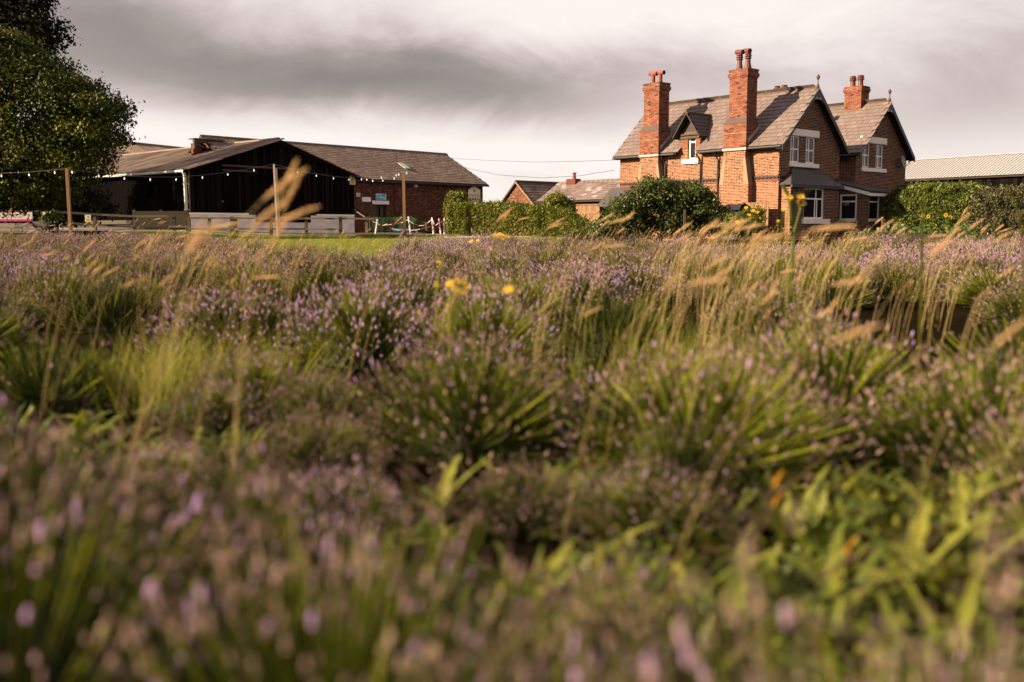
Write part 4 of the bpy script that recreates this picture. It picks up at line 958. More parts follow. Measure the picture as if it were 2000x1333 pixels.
# ================================================================== FAR SHED BEHIND THE BARNS (left)
q0 = at(215, 276.5, 88); q1 = at(385, 292.5, 98)
ang = math.atan2(q1.y - q0.y, q1.x - q0.x); sh1 = tag(empty('far_shed', (q0.x, q0.y, .86), ang), 'far shed with speckled corrugated roof behind the black barn, left', 'shed')
Ls = math.hypot(q1.x - q0.x, q1.y - q0.y) + 3; zr = q0.z - .86
mb = MB(); mb.prism([(-6, -5.0, zr - 2.4), (-6, 0, zr), (-6, 5.0, zr - 2.4), (-6, 5.0, zr - 2.5), (-6, 0, zr - .12), (-6, -5.0, zr - 2.5)][::-1], (Ls + 6, 0, 0)); sr = mb.build('roof', M['deck'], sh1)
cm2 = [corr_mesh(1.05, 2.85, .21, .048, M['corr'], tn) for tn in (.4, .6, .8)]
lay_sheets(sr, (-6, -5.05, zr - 2.4), (1, 0, 0), (0, 5, 2.4), Ls + 6, 5.55, 1.05, 2.77, cm2, 7)
MB().tube([(-6, 0, zr + .05), (Ls, 0, zr + .05)], .12, 6).build('ridge_capping', M['ridge'], sr)
MB().box(-5.9, Ls - .1, -4.8, 4.8, 0, zr - 2.5).build('wall', M['black'], sh1)

# ================================================================== WHITE-ROOFED SHED (right)
s0 = at(1745, 317.5, 76); s1 = at(2040, 300.5, 66.5); dd_ = (s1 - s0); ang = math.atan2(dd_.y, dd_.x)
WF = Frame(s0.x, s0.y, .78, ang); ws = tag(empty('white_roofed_shed', WF.o, ang), 'low shed with white ribbed metal roof beyond the farmhouse', 'shed')
zr = s0.z - .78; er = WF.onY(1800, 351, -3.2); L2 = 26
ez = er.z
mb = MB(); mb.prism([(-4, -3.2, ez), (-4, 0, zr), (-4, 3.2, ez), (-4, 3.2, ez - .08), (-4, 0, zr - .1), (-4, -3.2, ez - .08)][::-1], (L2 + 4, 0, 0)); wr_ = mb.build('roof', M['deck'], ws)
def rib_mesh(w, l, m_):
    mb = MB(); mb.box(0, w, 0, l, 0, .01, .6)
    x = .03
    while x < w - .05: mb.prism([(x, 0, .011), (x + .09, 0, .011), (x + .075, 0, .06), (x + .015, 0, .06)], (0, l, 0), .5); x += .25
    return mb.mesh('roof_sheet', m_)
rm = [rib_mesh(1.0, math.hypot(3.2, zr - ez) + .05, M['corrw'])]
lay_sheets(wr_, (-4, -3.22, ez), (1, 0, 0), (0, 3.2, zr - ez), L2 + 4, math.hypot(3.2, zr - ez) * .9, 1.0, 9, rm, 8, jit=.002)
MB().box(-4, L2, -.12, .12, zr + .06, zr + .10).build('ridge_capping', M['corrw'], wr_)
mb = MB(); x = -3.9
while x < L2 - .1: mb.box(x, x + .28, -3.0, -2.96, 0, ez - .09, rr.random()); x += .3
o = mb.build('wall_boards', M['blackwood'], ws); o['kind'] = 'stuff'; MB().box(-3.8, L2 - .2, -2.9, 2.9, 0, ez - .1).build('inner_walls', M['black'], ws)

# ================================================================== OUTBUILDINGS between barn and house
# gabled brick outhouse: gable looks towards the sun, ridge runs right and away
ap = at(1010, 356.5, 72); OF = Frame(ap.x, ap.y, .75, HA); oh = tag(empty('brick_outhouse', OF.o, HA), 'brick outhouse with pointed gable and dark slate roof above the hedge', 'outhouse')
oz = ap.z - .75; lft = OF.onX(981, 398, 0); rgt = OF.onX(1044.5, 400, 0); hw = (lft.y - rgt.y) / 2; sl_ = (oz - lft.z) / lft.y
ow0, ow1 = rgt.y - .6, lft.y + .6; slL = (oz - lft.z) / lft.y; slR = (oz - rgt.z) / -rgt.y
def oprof(z):
    return (ow1 - min(ow1, (oz - z) / slL), ow1 + min(-ow0, (oz - z) / slR))
brick_wall('gable_wall', oh, (0, ow1, 0), (0, -1, 0), (-1, 0, 0), ow1 - ow0, 0, oz - .1, M['mortar2'], M['barnbrick'], prof=oprof, seed=101, flem=False, dark=0, depth=.25)
OL = 9.0; mb = MB(); zl = oz - ow1 * slL; zr_ = oz + ow0 * slR
mb.prism([(-.15, 0, oz), (-.15, ow1 + .2, zl - .2 * slL), (-.15, ow1 + .2, zl - .1 - .2 * slL), (-.15, 0, oz - .1), (-.15, ow0 - .2, zr_ - .1 - .2 * slR), (-.15, ow0 - .2, zr_ - .2 * slR)], (OL, 0, 0)); orf = mb.build('roof', M['deck'], oh)
st_ = []; smo = slate_mesh(.42, .45, M['slate2'], 'slate', tones=(.1, .25, .35, .4, .5, .6, .7)); bO = Vector((0, -(ow0 - .2), (oz - (zr_ - .2 * slR))))
lay_slates(orf, (-.15, ow0 - .2, zr_ - .2 * slR), (1, 0, 0), bO, OL, bO.length, .42, .30, smo, st_, lambda p: OF.w(*p), None, 103); place_pieces(st_, 300)
MB().tube([(-.17, 0, oz + .05), (OL, 0, oz + .05)], .11, 6).build('ridge_tiles', M['ridge'], orf)
for (yy, zq) in ((ow1 + .2, zl - .2 * slL), (ow0 - .2, zr_ - .2 * slR)):
    mb = MB(); mb.prism([(-.19, 0, oz + .08), (-.19, yy, zq + .08), (-.19, yy, zq - .04), (-.19, 0, oz - .06)], (.06, 0, 0)); mb.build('verge', M['mortar2'] if yy < 0 else M['ridge'], orf)
MB().box(.3, OL - .2, ow0 + .1, ow1 - .1, 0, zr_).build('inner_walls', M['barnmortar'], oh)
# pale-roofed range with plank gates; ridge runs from behind towards the house, slope faces the sun
r0 = at(1089, 360, 67.5); r1p = None
GF = Frame(r0.x, r0.y, .70, HA - R(90)); rg = tag(empty('slate_roofed_range', GF.o, HA - R(90)), 'low outbuilding with pale stone-slate roof and plank gates left of the house', 'outbuilding')
gz_r = r0.z - .70; GL = 10.5; ev = GF.onY(1140, 391.5, -1.9)
gE = ev.z; print('range', gz_r, gE)
mb = MB(); mb.prism([(0, -1.9, gE), (0, 0, gz_r), (0, 1.9, gE), (0, 1.9, gE - .1), (0, 0, gz_r - .1), (0, -1.9, gE - .1)][::-1], (GL, 0, 0)); grf = mb.build('roof', M['deck'], rg)
st_ = []; smg = slate_mesh(.46, .5, M['slate'], 'slate', tones=(.35, .5, .6, .66, .75, .85, 1)); bG = Vector((0, 1.9, gz_r - gE))
lay_slates(grf, (0, -1.92, gE), (1, 0, 0), bG, GL, bG.length, .46, .26, smg, st_, lambda p: GF.w(*p), None, 105); place_pieces(st_, 300)
x = .1
while x < GL - .3: MB().prism([(x, -.2, gz_r - .10), (x, 0, gz_r + .10), (x, .2, gz_r - .10)][::-1], (.38, 0, .015)).build('ridge_tile', M['slate'], grf); x += .42
cp = GF.onY(1120, 345, -.0); MB().box(cp.x - .42, cp.x + .42, -.25, .25, gz_r - .1, gz_r + .28).build('chimney', M['barnbrick'], rg)
o = bpy.data.objects['chimney.004'] if 'chimney.004' in bpy.data.objects else None
mb = MB(); zc0 = gz_r + .27; mb.tube([(cp.x + .08, 0, zc0), (cp.x + .08, 0, zc0 + .35), (cp.x + .08, 0, zc0 + .36), (cp.x + .08, 0, zc0 + .42)], [.12, .10, .15, .15], 8); mb.build('chimney_pot', M['pot'], rg)
MB().box(.1, GL - .1, -1.5, 1.5, 0, gE - .1).build('wall', M['barnmortar'], rg)
gA = GF.onY(1125, 400, -1.6).x; gB = GF.onY(1168, 400, -1.6).x; gt = MB().box(gA, gB + 1.6, -1.56, -1.53, .0, gE - .12).build('gate_backing', M['deck'], rg)
x = gA
while x < gB + 1.5: MB().box(x, x + .15, -1.60, -1.565, .1, gE - .16, rr.random()).build('gate_plank', M['planks'], gt); x += .162
MB().box(gA, gB, -1.64, -1.605, gE - .85, gE - .72).build('gate_rail', M['planks'], gt); MB().box(gA, gB, -1.64, -1.605, gE - .3, gE - .2).build('gate_rail', M['planks'], gt)
gm = (gA + gB) / 2
for sg in (-1, 1): mb = MB(); mb.prism([(gm, -1.64, gE - .82), (gm + .14 * sg, -1.64, gE - .82), (gm + sg * (gB - gA) * .48, -1.64, .4), (gm + sg * (gB - gA) * .40, -1.64, .4)], (0, .03, 0)); mb.build('gate_brace', M['planks'], gt)
gg = GF.onY(1174, 395, -2.0).x; MB().box(gg, gg + 2.6, -2.03, -1.93, gE - .18, gE - .06).build('gutter', M['whitep'], rg)

# ================================================================== GROUND
def grid(name, xs, ys, zf, m_, tonef=None):
    nx, ny = len(xs), len(ys); v = [(x, y, zf(x, y)) for y in ys for x in xs]; f = []; tn = []
    for j in range(ny - 1):
        for i in range(nx - 1):
            a = j * nx + i; f.append((a, a + 1, a + nx + 1, a + nx)); tn.append(.5)
    mb = MB(); mb.v = v; mb.f = f; mb.t = tn; mb.mi = [0] * len(f); o = mb.build(name, m_, None, True); o['kind'] = 'structure'; return o
def spread(lo, hi, mid_lo, mid_hi, step):
    s = list(np.arange(mid_lo, mid_hi + .01, step)); g = step; x = mid_lo
    L_ = []
    while x > lo: g *= 1.35; x -= g; L_.append(max(x, lo))
    x = mid_hi; g = step; R_ = []
    while x < hi: g *= 1.35; x += g; R_.append(min(x, hi))
    return L_[::-1] + s + R_
def gbump(x, y):
    d = .05 * noise.noise(Vector((x * .8, y * .8, 0))) + .03 * noise.noise(Vector((x * 2.3, y * 2.3, 5)))
    return gz(x, y) + d * (1 - sst(25, 45, y)) - .03
ground = grid('ground', spread(-4000, 4000, -30, 30, .5), spread(-60, 4000, 0, 60, .5), gbump, M['soil'])

# field edge: distance at which the lavender ends, by bearing
EDGE = [(-600, 37), (300, 33), (450, 25), (520, 19), (560, 20), (640, 18), (730, 18), (780, 19), (850, 21), (930, 24), (1040, 27), (1300, 24), (1500, 21.5), (1700, 21.5), (2000, 24), (2600, 26)]
def edge(px):
    for (a, da), (b, db) in zip(EDGE, EDGE[1:]):
        if a <= px <= b: return da + (db - da) * (px - a) / (b - a)
    return 37
def pxof(x, y): return 1000 + FPX * x / max(y, .1)
# lawn
def lawn_z(x, y): return gz(x, y) + .004 + .012 * noise.noise(Vector((x * .5, y * .5, 9)))
mb = MB(); NX, NY = 60, 90; ids = {}
for j in range(NY + 1):
    y = 14.2 + (57.3 - 14.2) * j / NY
    xl = -.36 * y - 2.0 ; xr = .02 * y + 1.2 if y < 40 else .06 * y
    for i in range(NX + 1): x = xl + (xr - xl) * i / NX; mb.v.append((x, y, lawn_z(x, y)))
for j in range(NY):
    for i in range(NX): a = j * (NX + 1) + i; mb.f.append((a, a + 1, a + NX + 2, a + NX + 1)); mb.t.append(.5); mb.mi.append(0)
lawn = mb.build('lawn', M['lawn'], None, True); lawn['kind'] = 'structure'
# pale gravel path along the brick barn, in front of the hedge
def sheet(name, pts, m_, dz, n=14):
    mb = MB()
    (a, b, c, d) = [Vector(p) for p in pts]
    for j in range(n + 1):
        for i in range(n + 1):
            u, v_ = i / n, j / n; p = (a * (1 - u) + b * u) * (1 - v_) + (d * (1 - u) + c * u) * v_; mb.v.append((p.x, p.y, gz(p.x, p.y) + dz))
    for j in range(n):
        for i in range(n): q = j * (n + 1) + i; mb.f.append((q, q + 1, q + n + 2, q + n + 1)); mb.t.append(.5); mb.mi.append(0)
    o = mb.build(name, m_, None, True); o['kind'] = 'structure'; return o
sheet('gravel_path', [(-9.5, 57.6, 0), (-1.5, 50.5, 0), (2.2, 55.5, 0), (-9.0, 68.5, 0)], M['gravel'], .03)
# yard in front of the barns
sheet('farmyard', [(-40, 58.0, 0), (-9.6, 57.6, 0), (-6, 72, 0), (-40, 84, 0)], M['rock'], .012)

# ================================================================== instanced ground cover (stuff nobody could count)
PROTO = bpy.data.collections.new('plant_kinds')
def proto_set(name, meshes):
    c = bpy.data.collections.new(name)
    for i, me in enumerate(meshes):
        o = bpy.data.objects.new('%s_%02d' % (name, i), me); c.objects.link(o)
    return c
def scatter(name, label, cat, coll, pts, nk):
    """pts: (x,y,z, rotz, tilt_x, tilt_y, scale, zscale); one object, geometry-nodes instances"""
    me = bpy.data.meshes.new(name); n = len(pts); P = np.array(pts, dtype=np.float32)
    me.vertices.add(n); me.vertices.foreach_set('co', P[:, :3].ravel())
    rot = me.attributes.new('rot', 'FLOAT_VECTOR', 'POINT'); rot.data.foreach_set('vector', np.stack([P[:, 4], P[:, 5], P[:, 3]], 1).ravel())
    sc = me.attributes.new('scl', 'FLOAT_VECTOR', 'POINT'); sc.data.foreach_set('vector', np.stack([P[:, 6], P[:, 6], P[:, 7]], 1).ravel())
    ix = me.attributes.new('idx', 'INT', 'POINT'); ix.data.foreach_set('value', (P[:, 8] if P.shape[1] > 8 else RNG.integers(0, nk, n)).astype(np.int32))
    o = link_obj(name, me); tag(o, label, cat, kind='stuff')
    ng = bpy.data.node_groups.new(name + '_nodes', 'GeometryNodeTree'); ng.interface.new_socket('Geometry', in_out='INPUT', socket_type='NodeSocketGeometry'); ng.interface.new_socket('Geometry', in_out='OUTPUT', socket_type='NodeSocketGeometry')
    N = ng.nodes; gi = N.new('NodeGroupInput'); go = N.new('NodeGroupOutput'); m2p = N.new('GeometryNodeMeshToPoints'); iop = N.new('GeometryNodeInstanceOnPoints'); ci = N.new('GeometryNodeCollectionInfo')
    ci.inputs['Collection'].default_value = coll; ci.inputs['Separate Children'].default_value = True; ci.inputs['Reset Children'].default_value = True
    def attr(nm, ty):
        a_ = N.new('GeometryNodeInputNamedAttribute'); a_.data_type = ty; a_.inputs['Name'].default_value = nm
        return [s_ for s_ in a_.outputs if s_.enabled and s_.name == 'Attribute'][0]
    L_ = ng.links; L_.new(gi.outputs[0], m2p.inputs[0]); L_.new(m2p.outputs[0], iop.inputs['Points']); L_.new(ci.outputs[0], iop.inputs['Instance'])
    iop.inputs['Pick Instance'].default_value = True
    L_.new(attr('idx', 'INT'), iop.inputs['Instance Index']); L_.new(attr('rot', 'FLOAT_VECTOR'), iop.inputs['Rotation']); L_.new(attr('scl', 'FLOAT_VECTOR'), iop.inputs['Scale'])
    L_.new(iop.outputs[0], go.inputs[0]); md = o.modifiers.new('plants', 'NODES'); md.node_group = ng
    return o

def blade(mb, p, d, L, w, bend, t, seg=3, droop=0.0):
    """flat tapering blade from p, heading d, bending sideways"""
    p = Vector(p); d = Vector(d).normalized(); side = d.cross(Vector((random.uniform(-1, 1), random.uniform(-1, 1), .1))).normalized(); i = len(mb.v); q = p.copy(); dd = d.copy()
    for k in range(seg + 1):
        ww = w * (1 - k / seg) ** .7 if k < seg else 0.0
        if k < seg: mb.v += [tuple(q - side * ww), tuple(q + side * ww)]
        else: mb.v.append(tuple(q))
        dd = (dd + Vector(bend) / seg - Vector((0, 0, droop / seg))).normalized(); q = q + dd * (L / seg)
    for k in range(seg - 1): a = i + 2 * k; mb.f.append((a, a + 1, a + 3, a + 2)); mb.t.append(t); mb.mi.append(mb.cur)
    a = i + 2 * (seg - 1); mb.f.append((a, a + 1, a + 2)); mb.t.append(t); mb.mi.append(mb.cur)
    return q
def head(mb, p, d, L, r, t):
    """lavender spike: whorls of calyces, knobbly"""
    p = Vector(p); d = Vector(d).normalized(); x = d.cross(Vector((.3, .2, 1))).normalized(); y = d.cross(x); n = 5; i0 = len(mb.v)
    prof = [(0, .3), (.08, .9), (.2, .55), (.30, 1.0), (.42, .6), (.52, .95), (.63, .5), (.74, .85), (.86, .45), (1, .08)]
    for k, (h, rr_) in enumerate(prof):
        for j in range(n):
            a = 2 * math.pi * (j + .5 * (k % 2)) / n; f_ = rr_ * r * random.uniform(.75, 1.3); q = p + d * (h * L) + (x * math.cos(a) + y * math.sin(a)) * f_; mb.v.append(tuple(q))
    for k in range(len(prof) - 1):
        tt = t + random.uniform(-.25, .20) if t < .7 else t + random.uniform(-.10, .1)
        if t < .6 and random.random() < .03: tt = .85
        for j in range(n): a = i0 + k * n + j; b = i0 + k * n + (j + 1) % n; mb.f.append((a, b, b + n, a + n)); mb.t.append(tt); mb.mi.append(mb.cur)
def bush(seed, nst, violet, H=.56, Rr=.62, leafn=1500, green=0.0, lw=.0042, dk=0.0):
    random.seed(seed); mb = MB(); mb.cur = 1; el = [(random.uniform(0, 6.283), random.uniform(.02, .16)) for _ in range(4)]
    def rad(a): return 1 + sum(m_ * math.sin((i + 1) * a + p_) * .6 for i, (p_, m_) in enumerate(el))
    # dense woody heart of the bush, near-black to paint in its inner shade
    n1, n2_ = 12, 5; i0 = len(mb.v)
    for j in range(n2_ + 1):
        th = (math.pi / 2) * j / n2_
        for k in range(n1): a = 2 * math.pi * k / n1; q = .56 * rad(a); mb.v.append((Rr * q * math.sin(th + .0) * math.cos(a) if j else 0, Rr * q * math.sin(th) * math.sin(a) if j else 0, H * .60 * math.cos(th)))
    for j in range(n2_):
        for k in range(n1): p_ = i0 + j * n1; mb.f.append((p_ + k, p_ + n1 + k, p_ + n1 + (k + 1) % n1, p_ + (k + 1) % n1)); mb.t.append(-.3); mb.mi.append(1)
    for k in range(leafn):
        a = random.uniform(0, 6.283); ct = random.random() ** .8; st_ = math.sqrt(1 - ct * ct); q = random.uniform(.42, .72) * rad(a)
        p = Vector((Rr * q * st_ * math.cos(a), Rr * q * st_ * math.sin(a), H * q * ct)); d = Vector((st_ * math.cos(a) * .8, st_ * math.sin(a) * .8, ct + .45))
        blade(mb, p, d, random.uniform(.09, .19), lw, (random.uniform(-.4, .4), random.uniform(-.4, .4), 0), random.uniform(-.15, .30 - dk) + (.3 if random.random() < .1 else 0), 2)
    for k in range(nst):
        a = random.uniform(0, 6.283); ct = random.random() ** .72; st_ = math.sqrt(1 - ct * ct); rr_ = rad(a) * random.uniform(.84, 1.10)
        e = Vector((Rr * rr_ * st_ * math.cos(a) + .03, Rr * rr_ * st_ * math.sin(a), H * rr_ * (ct * .92 + .08))); p = e * random.uniform(.42, .6); d = (e - p).normalized()
        up = (d + Vector((0, 0, .45))).normalized(); e2 = e + up * random.uniform(.0, .05); s_ = d.cross(Vector((.3, 0, 1))).normalized() * .0017; t_ = random.uniform(.05, .68 - dk)
        mb.cur = 1; mb.face([p - s_, p + s_, e + s_ * .8, e - s_ * .8], t_); mb.face([e - s_ * .8, e + s_ * .8, e2 + s_ * .6, e2 - s_ * .6], t_); s2 = d.cross(s_).normalized() * .0017; mb.face([p - s2, p + s2, e2 + s2 * .6, e2 - s2 * .6], t_)
        if random.random() < green: continue
        mb.cur = 0; head(mb, e2, (up + Vector((0, 0, .3))).normalized(), random.uniform(.014, .044), random.uniform(.0040, .0082), random.uniform(.76, 1) if random.random() < violet else random.uniform(-.05, .56))
    return mb.mesh('lavender_bush', [M['lav_head'], M['lav_stem']])
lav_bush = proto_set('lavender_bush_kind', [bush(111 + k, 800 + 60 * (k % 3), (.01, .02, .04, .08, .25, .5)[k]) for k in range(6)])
lav_bush_near = proto_set('near_lavender_bush_kind', [bush(131 + k, 700, (.02, .03, .05, .04, .08, .16)[k], leafn=1700, lw=.0024, dk=.16) for k in range(6)])
lav_bush_green = proto_set('green_bush_kind', [bush(151 + k, 260, .04, .50, .60, 2000, .72) for k in range(3)])
def tuft(seed, n, H, w, spreadr=.09, lean=.35, tone=(.2, .9), wind=.15):
    random.seed(seed); mb = MB()
    for k in range(n):
        a = random.uniform(0, 6.283); r = random.random() * spreadr
        blade(mb, (math.cos(a) * r, math.sin(a) * r, 0), (math.cos(a) * lean * random.random() + wind, math.sin(a) * lean * random.random(), 1), H * random.uniform(.45, 1.1), w * random.uniform(.6, 1.2), (wind * 1.5 + random.uniform(-.2, .2), random.uniform(-.25, .25), 0), random.uniform(*tone), 4, .25)
    return mb.mesh('grass_tuft', [M['grass']])
gr_kind = proto_set('grass_kind', [tuft(50 + k, 30, .50, .0026, .20, 1.0, (.0, .85), .10) for k in range(4)])
lawn_kind = proto_set('lawn_kind', [tuft(60 + k, 26, .055, .0035, .12, .9, (.1, .6), .02) for k in range(3)])
def litter(seed, n):
    random.seed(seed); mb = MB()
    for k in range(n):
        a = random.uniform(0, 6.283); p = Vector((random.uniform(-.3, .3), random.uniform(-.3, .3), random.uniform(0, .08))); L = random.uniform(.12, .40); d = Vector((math.cos(a), math.sin(a), random.uniform(-.05, .9)))
        mid_ = p + d * L * .5 + Vector((0, 0, random.uniform(0, .05))); mb.tube([p, mid_, p + d * L], [.0028, .0022, .001], 3, random.random(), False)
    return mb.mesh('dead_stems', [M['deadw']])
lit_kind = proto_set('dead_stem_kind', [litter(70 + k, 34) for k in range(3)])

# ---- rows in the foreground
def row1_back(x): # far side of the nearest row
    pts = [(-4, 2.7), (-1.4, 2.45), (-.9, 2.3), (-.45, 2.2), (-.15, 1.95), (.0, 1.7), (.25, 1.42), (.6, 1.28), (1.2, 1.28), (3, 1.35)]
    for (a, ya), (b, yb) in zip(pts, pts[1:]):
        if a <= x <= b: return ya + (yb - ya) * (x - a) / (b - a)
    return pts[0][1] if x < pts[0][0] else pts[-1][1]
def row2_front(x):
    pts = [(-12, 7.6), (-3.3, 5.7), (-2.5, 4.9), (-1.6, 4.2), (-.9, 4.35), (-.3, 3.75), (.4, 3.6), (1.2, 3.45), (2.4, 3.6), (5, 4.0), (12, 5)]
    for (a, ya), (b, yb) in zip(pts, pts[1:]):
        if a <= x <= b: return ya + (yb - ya) * (x - a) / (b - a)
    return 8 if x < 0 else 4.6
HOLES = [(520, 760, 5.2, .55), (1000, 800, 5.3, .35), (230, 640, 7.6, .45), (870, 640, 7.4, .45), (1330, 700, 6.2, .4), (1900, 640, 7.6, .6), (720, 580, 10, .6), (420, 560, 11, .6), (1200, 560, 11, .7), (1800, 560, 11, .8), (90, 770, 6.9, .5), (560, 800, 5.9, .55), (1010, 900, 5.2, .4), (1800, 800, 5.6, .45), (570, 690, 9.0, .65), (545, 640, 10.5, .5), (1015, 545, 15, 1.0), (1600, 630, 8.9, 1.0), (1560, 600, 9.6, .6), (1660, 650, 8.3, .5), (640, 545, 15.5, .6), (1430, 625, 9.6, .6), (250, 560, 12, .5), (1960, 700, 7.6, .7), (1120, 700, 6.6, .32), (1330, 590, 11.5, .5)]
GREEN = [(380, 560, 8.5, 1.1), (250, 700, 6.3, .9), (1250, 700, 6.0, 1.1), (1370, 740, 5.6, 1.0), (1150, 620, 8.2, .9), (950, 545, 14, .8), (1700, 760, 5.4, 1.0), (520, 610, 8.5, .8), (200, 545, 13, 1.2), (1450, 560, 11.5, 1.0)]
def inside(x, y, lst, k=1.0):
    for (px, py, d, r) in lst:
        cx = (px - 1000) / FPX * d
        if (x - cx) ** 2 + ((y - d) * .8) ** 2 < (r * k) ** 2: return True
    return False
r_ = random.Random(99); near, main, greens, grass_p, dead = [], [], [], [], []
def kind_at(x, y):
    q = noise.noise(Vector((x * .35, y * .30, 21))) + .5 * noise.noise(Vector((x * 1.4, y * 1.1, 4))) + r_.uniform(-.25, .25) + (.34 if y > 6 else .06)
    return 5 if q > .66 else 4 if q > .40 else 3 if q > .2 else 2 if q > 0 else r_.choice((0, 1))
def add(lst, x, y, s, zs=None, lean=0.0, k=None): lst.append((x, y, gz(x, y) - .02, r_.uniform(-.5, .5), r_.uniform(-.14, .14), r_.uniform(-.10, .14) + lean, s, (zs or s), kind_at(x, y) if k is None else k))
def putbush(x, y, s, hs_, kind=None):
    """s scales the spread (base radius .62), hs_ the height (base .56)"""
    if y > edge(pxof(x, y)) - .2: return
    g = kind == 'g'
    (greens if g else (near if y < 2.6 else main)).append((x, y, gz(x, y) - .03, r_.uniform(-.7, .7) + (3.14 if r_.random() < .3 else 0), r_.uniform(-.08, .08), r_.uniform(-.06, .12), s, hs_, r_.randint(0, 2) if g else kind_at(x, y)))
# nearest row: big bushes at the left, lower ones across the bottom right
x = -2.6
while x < -.08: putbush(x + r_.uniform(-.08, .08), 1.66 + .18 * math.sin(x * 3.1) + (.10 if x < -.7 else 0) - .30 * max(0, x + .5), r_.uniform(.80, 1.0) * (1 if x < -.5 else .72), r_.uniform(.94, 1.06) * (1 if x < -.5 else .86)); x += .56
x = .42
while x < 2.2: putbush(x, .98 + r_.uniform(-.06, .06), r_.uniform(.62, .8), r_.uniform(.84, .98)); x += .44
for (x, y, s, h) in ((-1.9, 2.5, .8, 1.0), (-1.25, 2.35, .7, .95), (-.72, .95, .7, .5), (-.25, .95, .6, .5), (.0, 1.28, .45, .74), (.3, 1.15, .4, .7), (-.62, 2.35, .5, .75), (.22, 2.0, .34, .5), (.75, 1.6, .38, .5)): putbush(x, y, s, h)
for k in range(15):
    x = r_.uniform(-2.6, 2.2); y = r_.uniform(1.9, 3.9)
    if y > row2_front(x) + .15 or y < row1_back(x) - (.1 if x < .2 else -.25): continue
    if x > .45 and r_.random() < .6: continue
    putbush(x, y, r_.uniform(.34, .62), r_.uniform(.35, .72), 'g' if r_.random() < .45 else None)
for (x, y, s, h, k_) in ((-.95, 3.35, .42, .42, 'g'), (-.55, 3.15, .36, .36, None), (-.82, 3.95, .40, .40, None), (.02, 3.2, .36, .36, None), (-1.25, 3.5, .36, .36, None), (-.68, 2.9, .26, .26, None), (-1.1, 3.85, .30, .30, 'g')): putbush(x, y, s, h, k_)
for (px, py, s, h) in ((480, 800, .55, .6), (610, 830, .45, .5), (400, 830, .4, .45)): d_ = .9 * FPX / (py - 448); putbush((px - 1000) / FPX * d_, d_, s, h)
# beds beyond: ranks of separate domed bushes, closer together with distance
rank = 0; off = .50
while True:
    base = 4.0 + off
    if base > 43: break
    sp = 1.10 if base < 9 else .98 if base < 16 else .86; hw_ = .62 * base + 2.5; x = -hw_ + r_.uniform(0, sp)
    while x < hw_:
        xx = x + r_.uniform(-.16, .16) * sp; x += sp * r_.uniform(.86, 1.14)
        bend = (row2_front(xx) - 3.7) * max(0, 1 - off / 14)
        yy = 3.7 + off + bend + r_.uniform(-.15, .15)
        if inside(xx, yy, HOLES, 1.15): continue
        v_ = noise.noise(Vector((xx * .5, yy * .55, 7)))
        if v_ < -.38 and yy < 25: continue
        s = r_.uniform(.78, 1.04); h = (.84 + .40 * v_ + r_.uniform(-.10, .14)) * (1.0 if yy > 6 else .92)
        gr = inside(xx, yy, GREEN) and r_.random() < .8 or r_.random() < .06
        putbush(xx, yy, s, h, 'g' if gr else None)
        if gr and r_.random() < .75:
            for q_ in range(r_.randint(1, 3)): a_, b_ = xx + r_.gauss(0, .25), yy + r_.gauss(0, .25); grass_p.append((a_, b_, gz(a_, b_), r_.uniform(-.4, .4), 0, 0, 1, r_.uniform(.9, 1.35)))
        if r_.random() < .15: grass_p.append((xx, yy - .5, gz(xx, yy), r_.uniform(-.4, .4), 0, 0, .8, r_.uniform(.5, 1.2)))
    rank += 1; off += (.98 if rank % 2 else 1.42) if base < 12 else .92
# open ground between the nearest row and the beds: a few dead stems, low plants
for k in range(420):
    xx = r_.uniform(-3.5, 3.5); yy = r_.uniform(1.4, 5.5)
    if yy > row2_front(xx) + .1 or yy < row1_back(xx): continue
    if r_.random() < (.22 if xx > .1 else .12): dead.append((xx, yy, gz(xx, yy), r_.uniform(0, 6), 0, 0, 1, 1))
# extra tall green grass stands
for (px, d, n, hs_) in ((1290, 4.6, 9, 1.0), (1380, 4.9, 10, 1.05), (1340, 5.4, 8, 1.05), (330, 5.2, 9, 1.0), (280, 5.8, 9, 1.05), (420, 5.4, 7, 1.0), (520, 6.2, 5, 1.0), (1250, 6.5, 5, 1.1), (1800, 5.0, 4, .9), (940, 7.2, 5, 1.15), (1500, 5.2, 3, 1.0), (1180, 5.0, 3, 1.0)):
    for k in range(n):
        x = (px - 1000) / FPX * d + r_.gauss(0, .20); yy = d + r_.gauss(0, .25); grass_p.append((x, yy, gz(x, yy), r_.uniform(-.6, .6), 0, 0, 1.0, hs_ * r_.uniform(.8, 1.1)))
scatter('lavender_row', 'blurred lavender row nearest the camera, mostly faded brown flower heads', 'lavender', lav_bush_near, near, 6)
scatter('lavender_field', 'broad field of fading purple and brown lavender up to the farm buildings', 'lavender', lav_bush, main, 6)
scatter('green_lavender_patches', 'green patches of lavender foliage with few flowers between the rows', 'lavender', lav_bush_green, greens, 3)
scatter('long_grass_tufts', 'yellow-green long grass growing through the lavender', 'grass', gr_kind, grass_p, 4)
scatter('dead_stems', 'tangle of dry brown stems on the dark soil between the rows', 'dead stems', lit_kind, dead, 3)
lp = []
for k in range(15000):
    y = 14.4 + 42 * r_.random() ** 1.1; x = r_.uniform(-.36 * y - 1.5, .03 * y + .8); px = pxof(x, y)
    if y > edge(px) - 1.5: lp.append((x, y, lawn_z(x, y) - .005, r_.uniform(0, 6), 0, 0, 1, r_.uniform(.6, 1.2)))
for k in range(1500):   # rough strip under the post, fence foot
    x = r_.uniform(-8.6, -2.9); y = 55.8 + r_.gauss(0, .35) - (x + 8) * .25; lp.append((x, y, lawn_z(x, y), r_.uniform(0, 6), 0, 0, 1.3, r_.uniform(2.0, 3.8)))
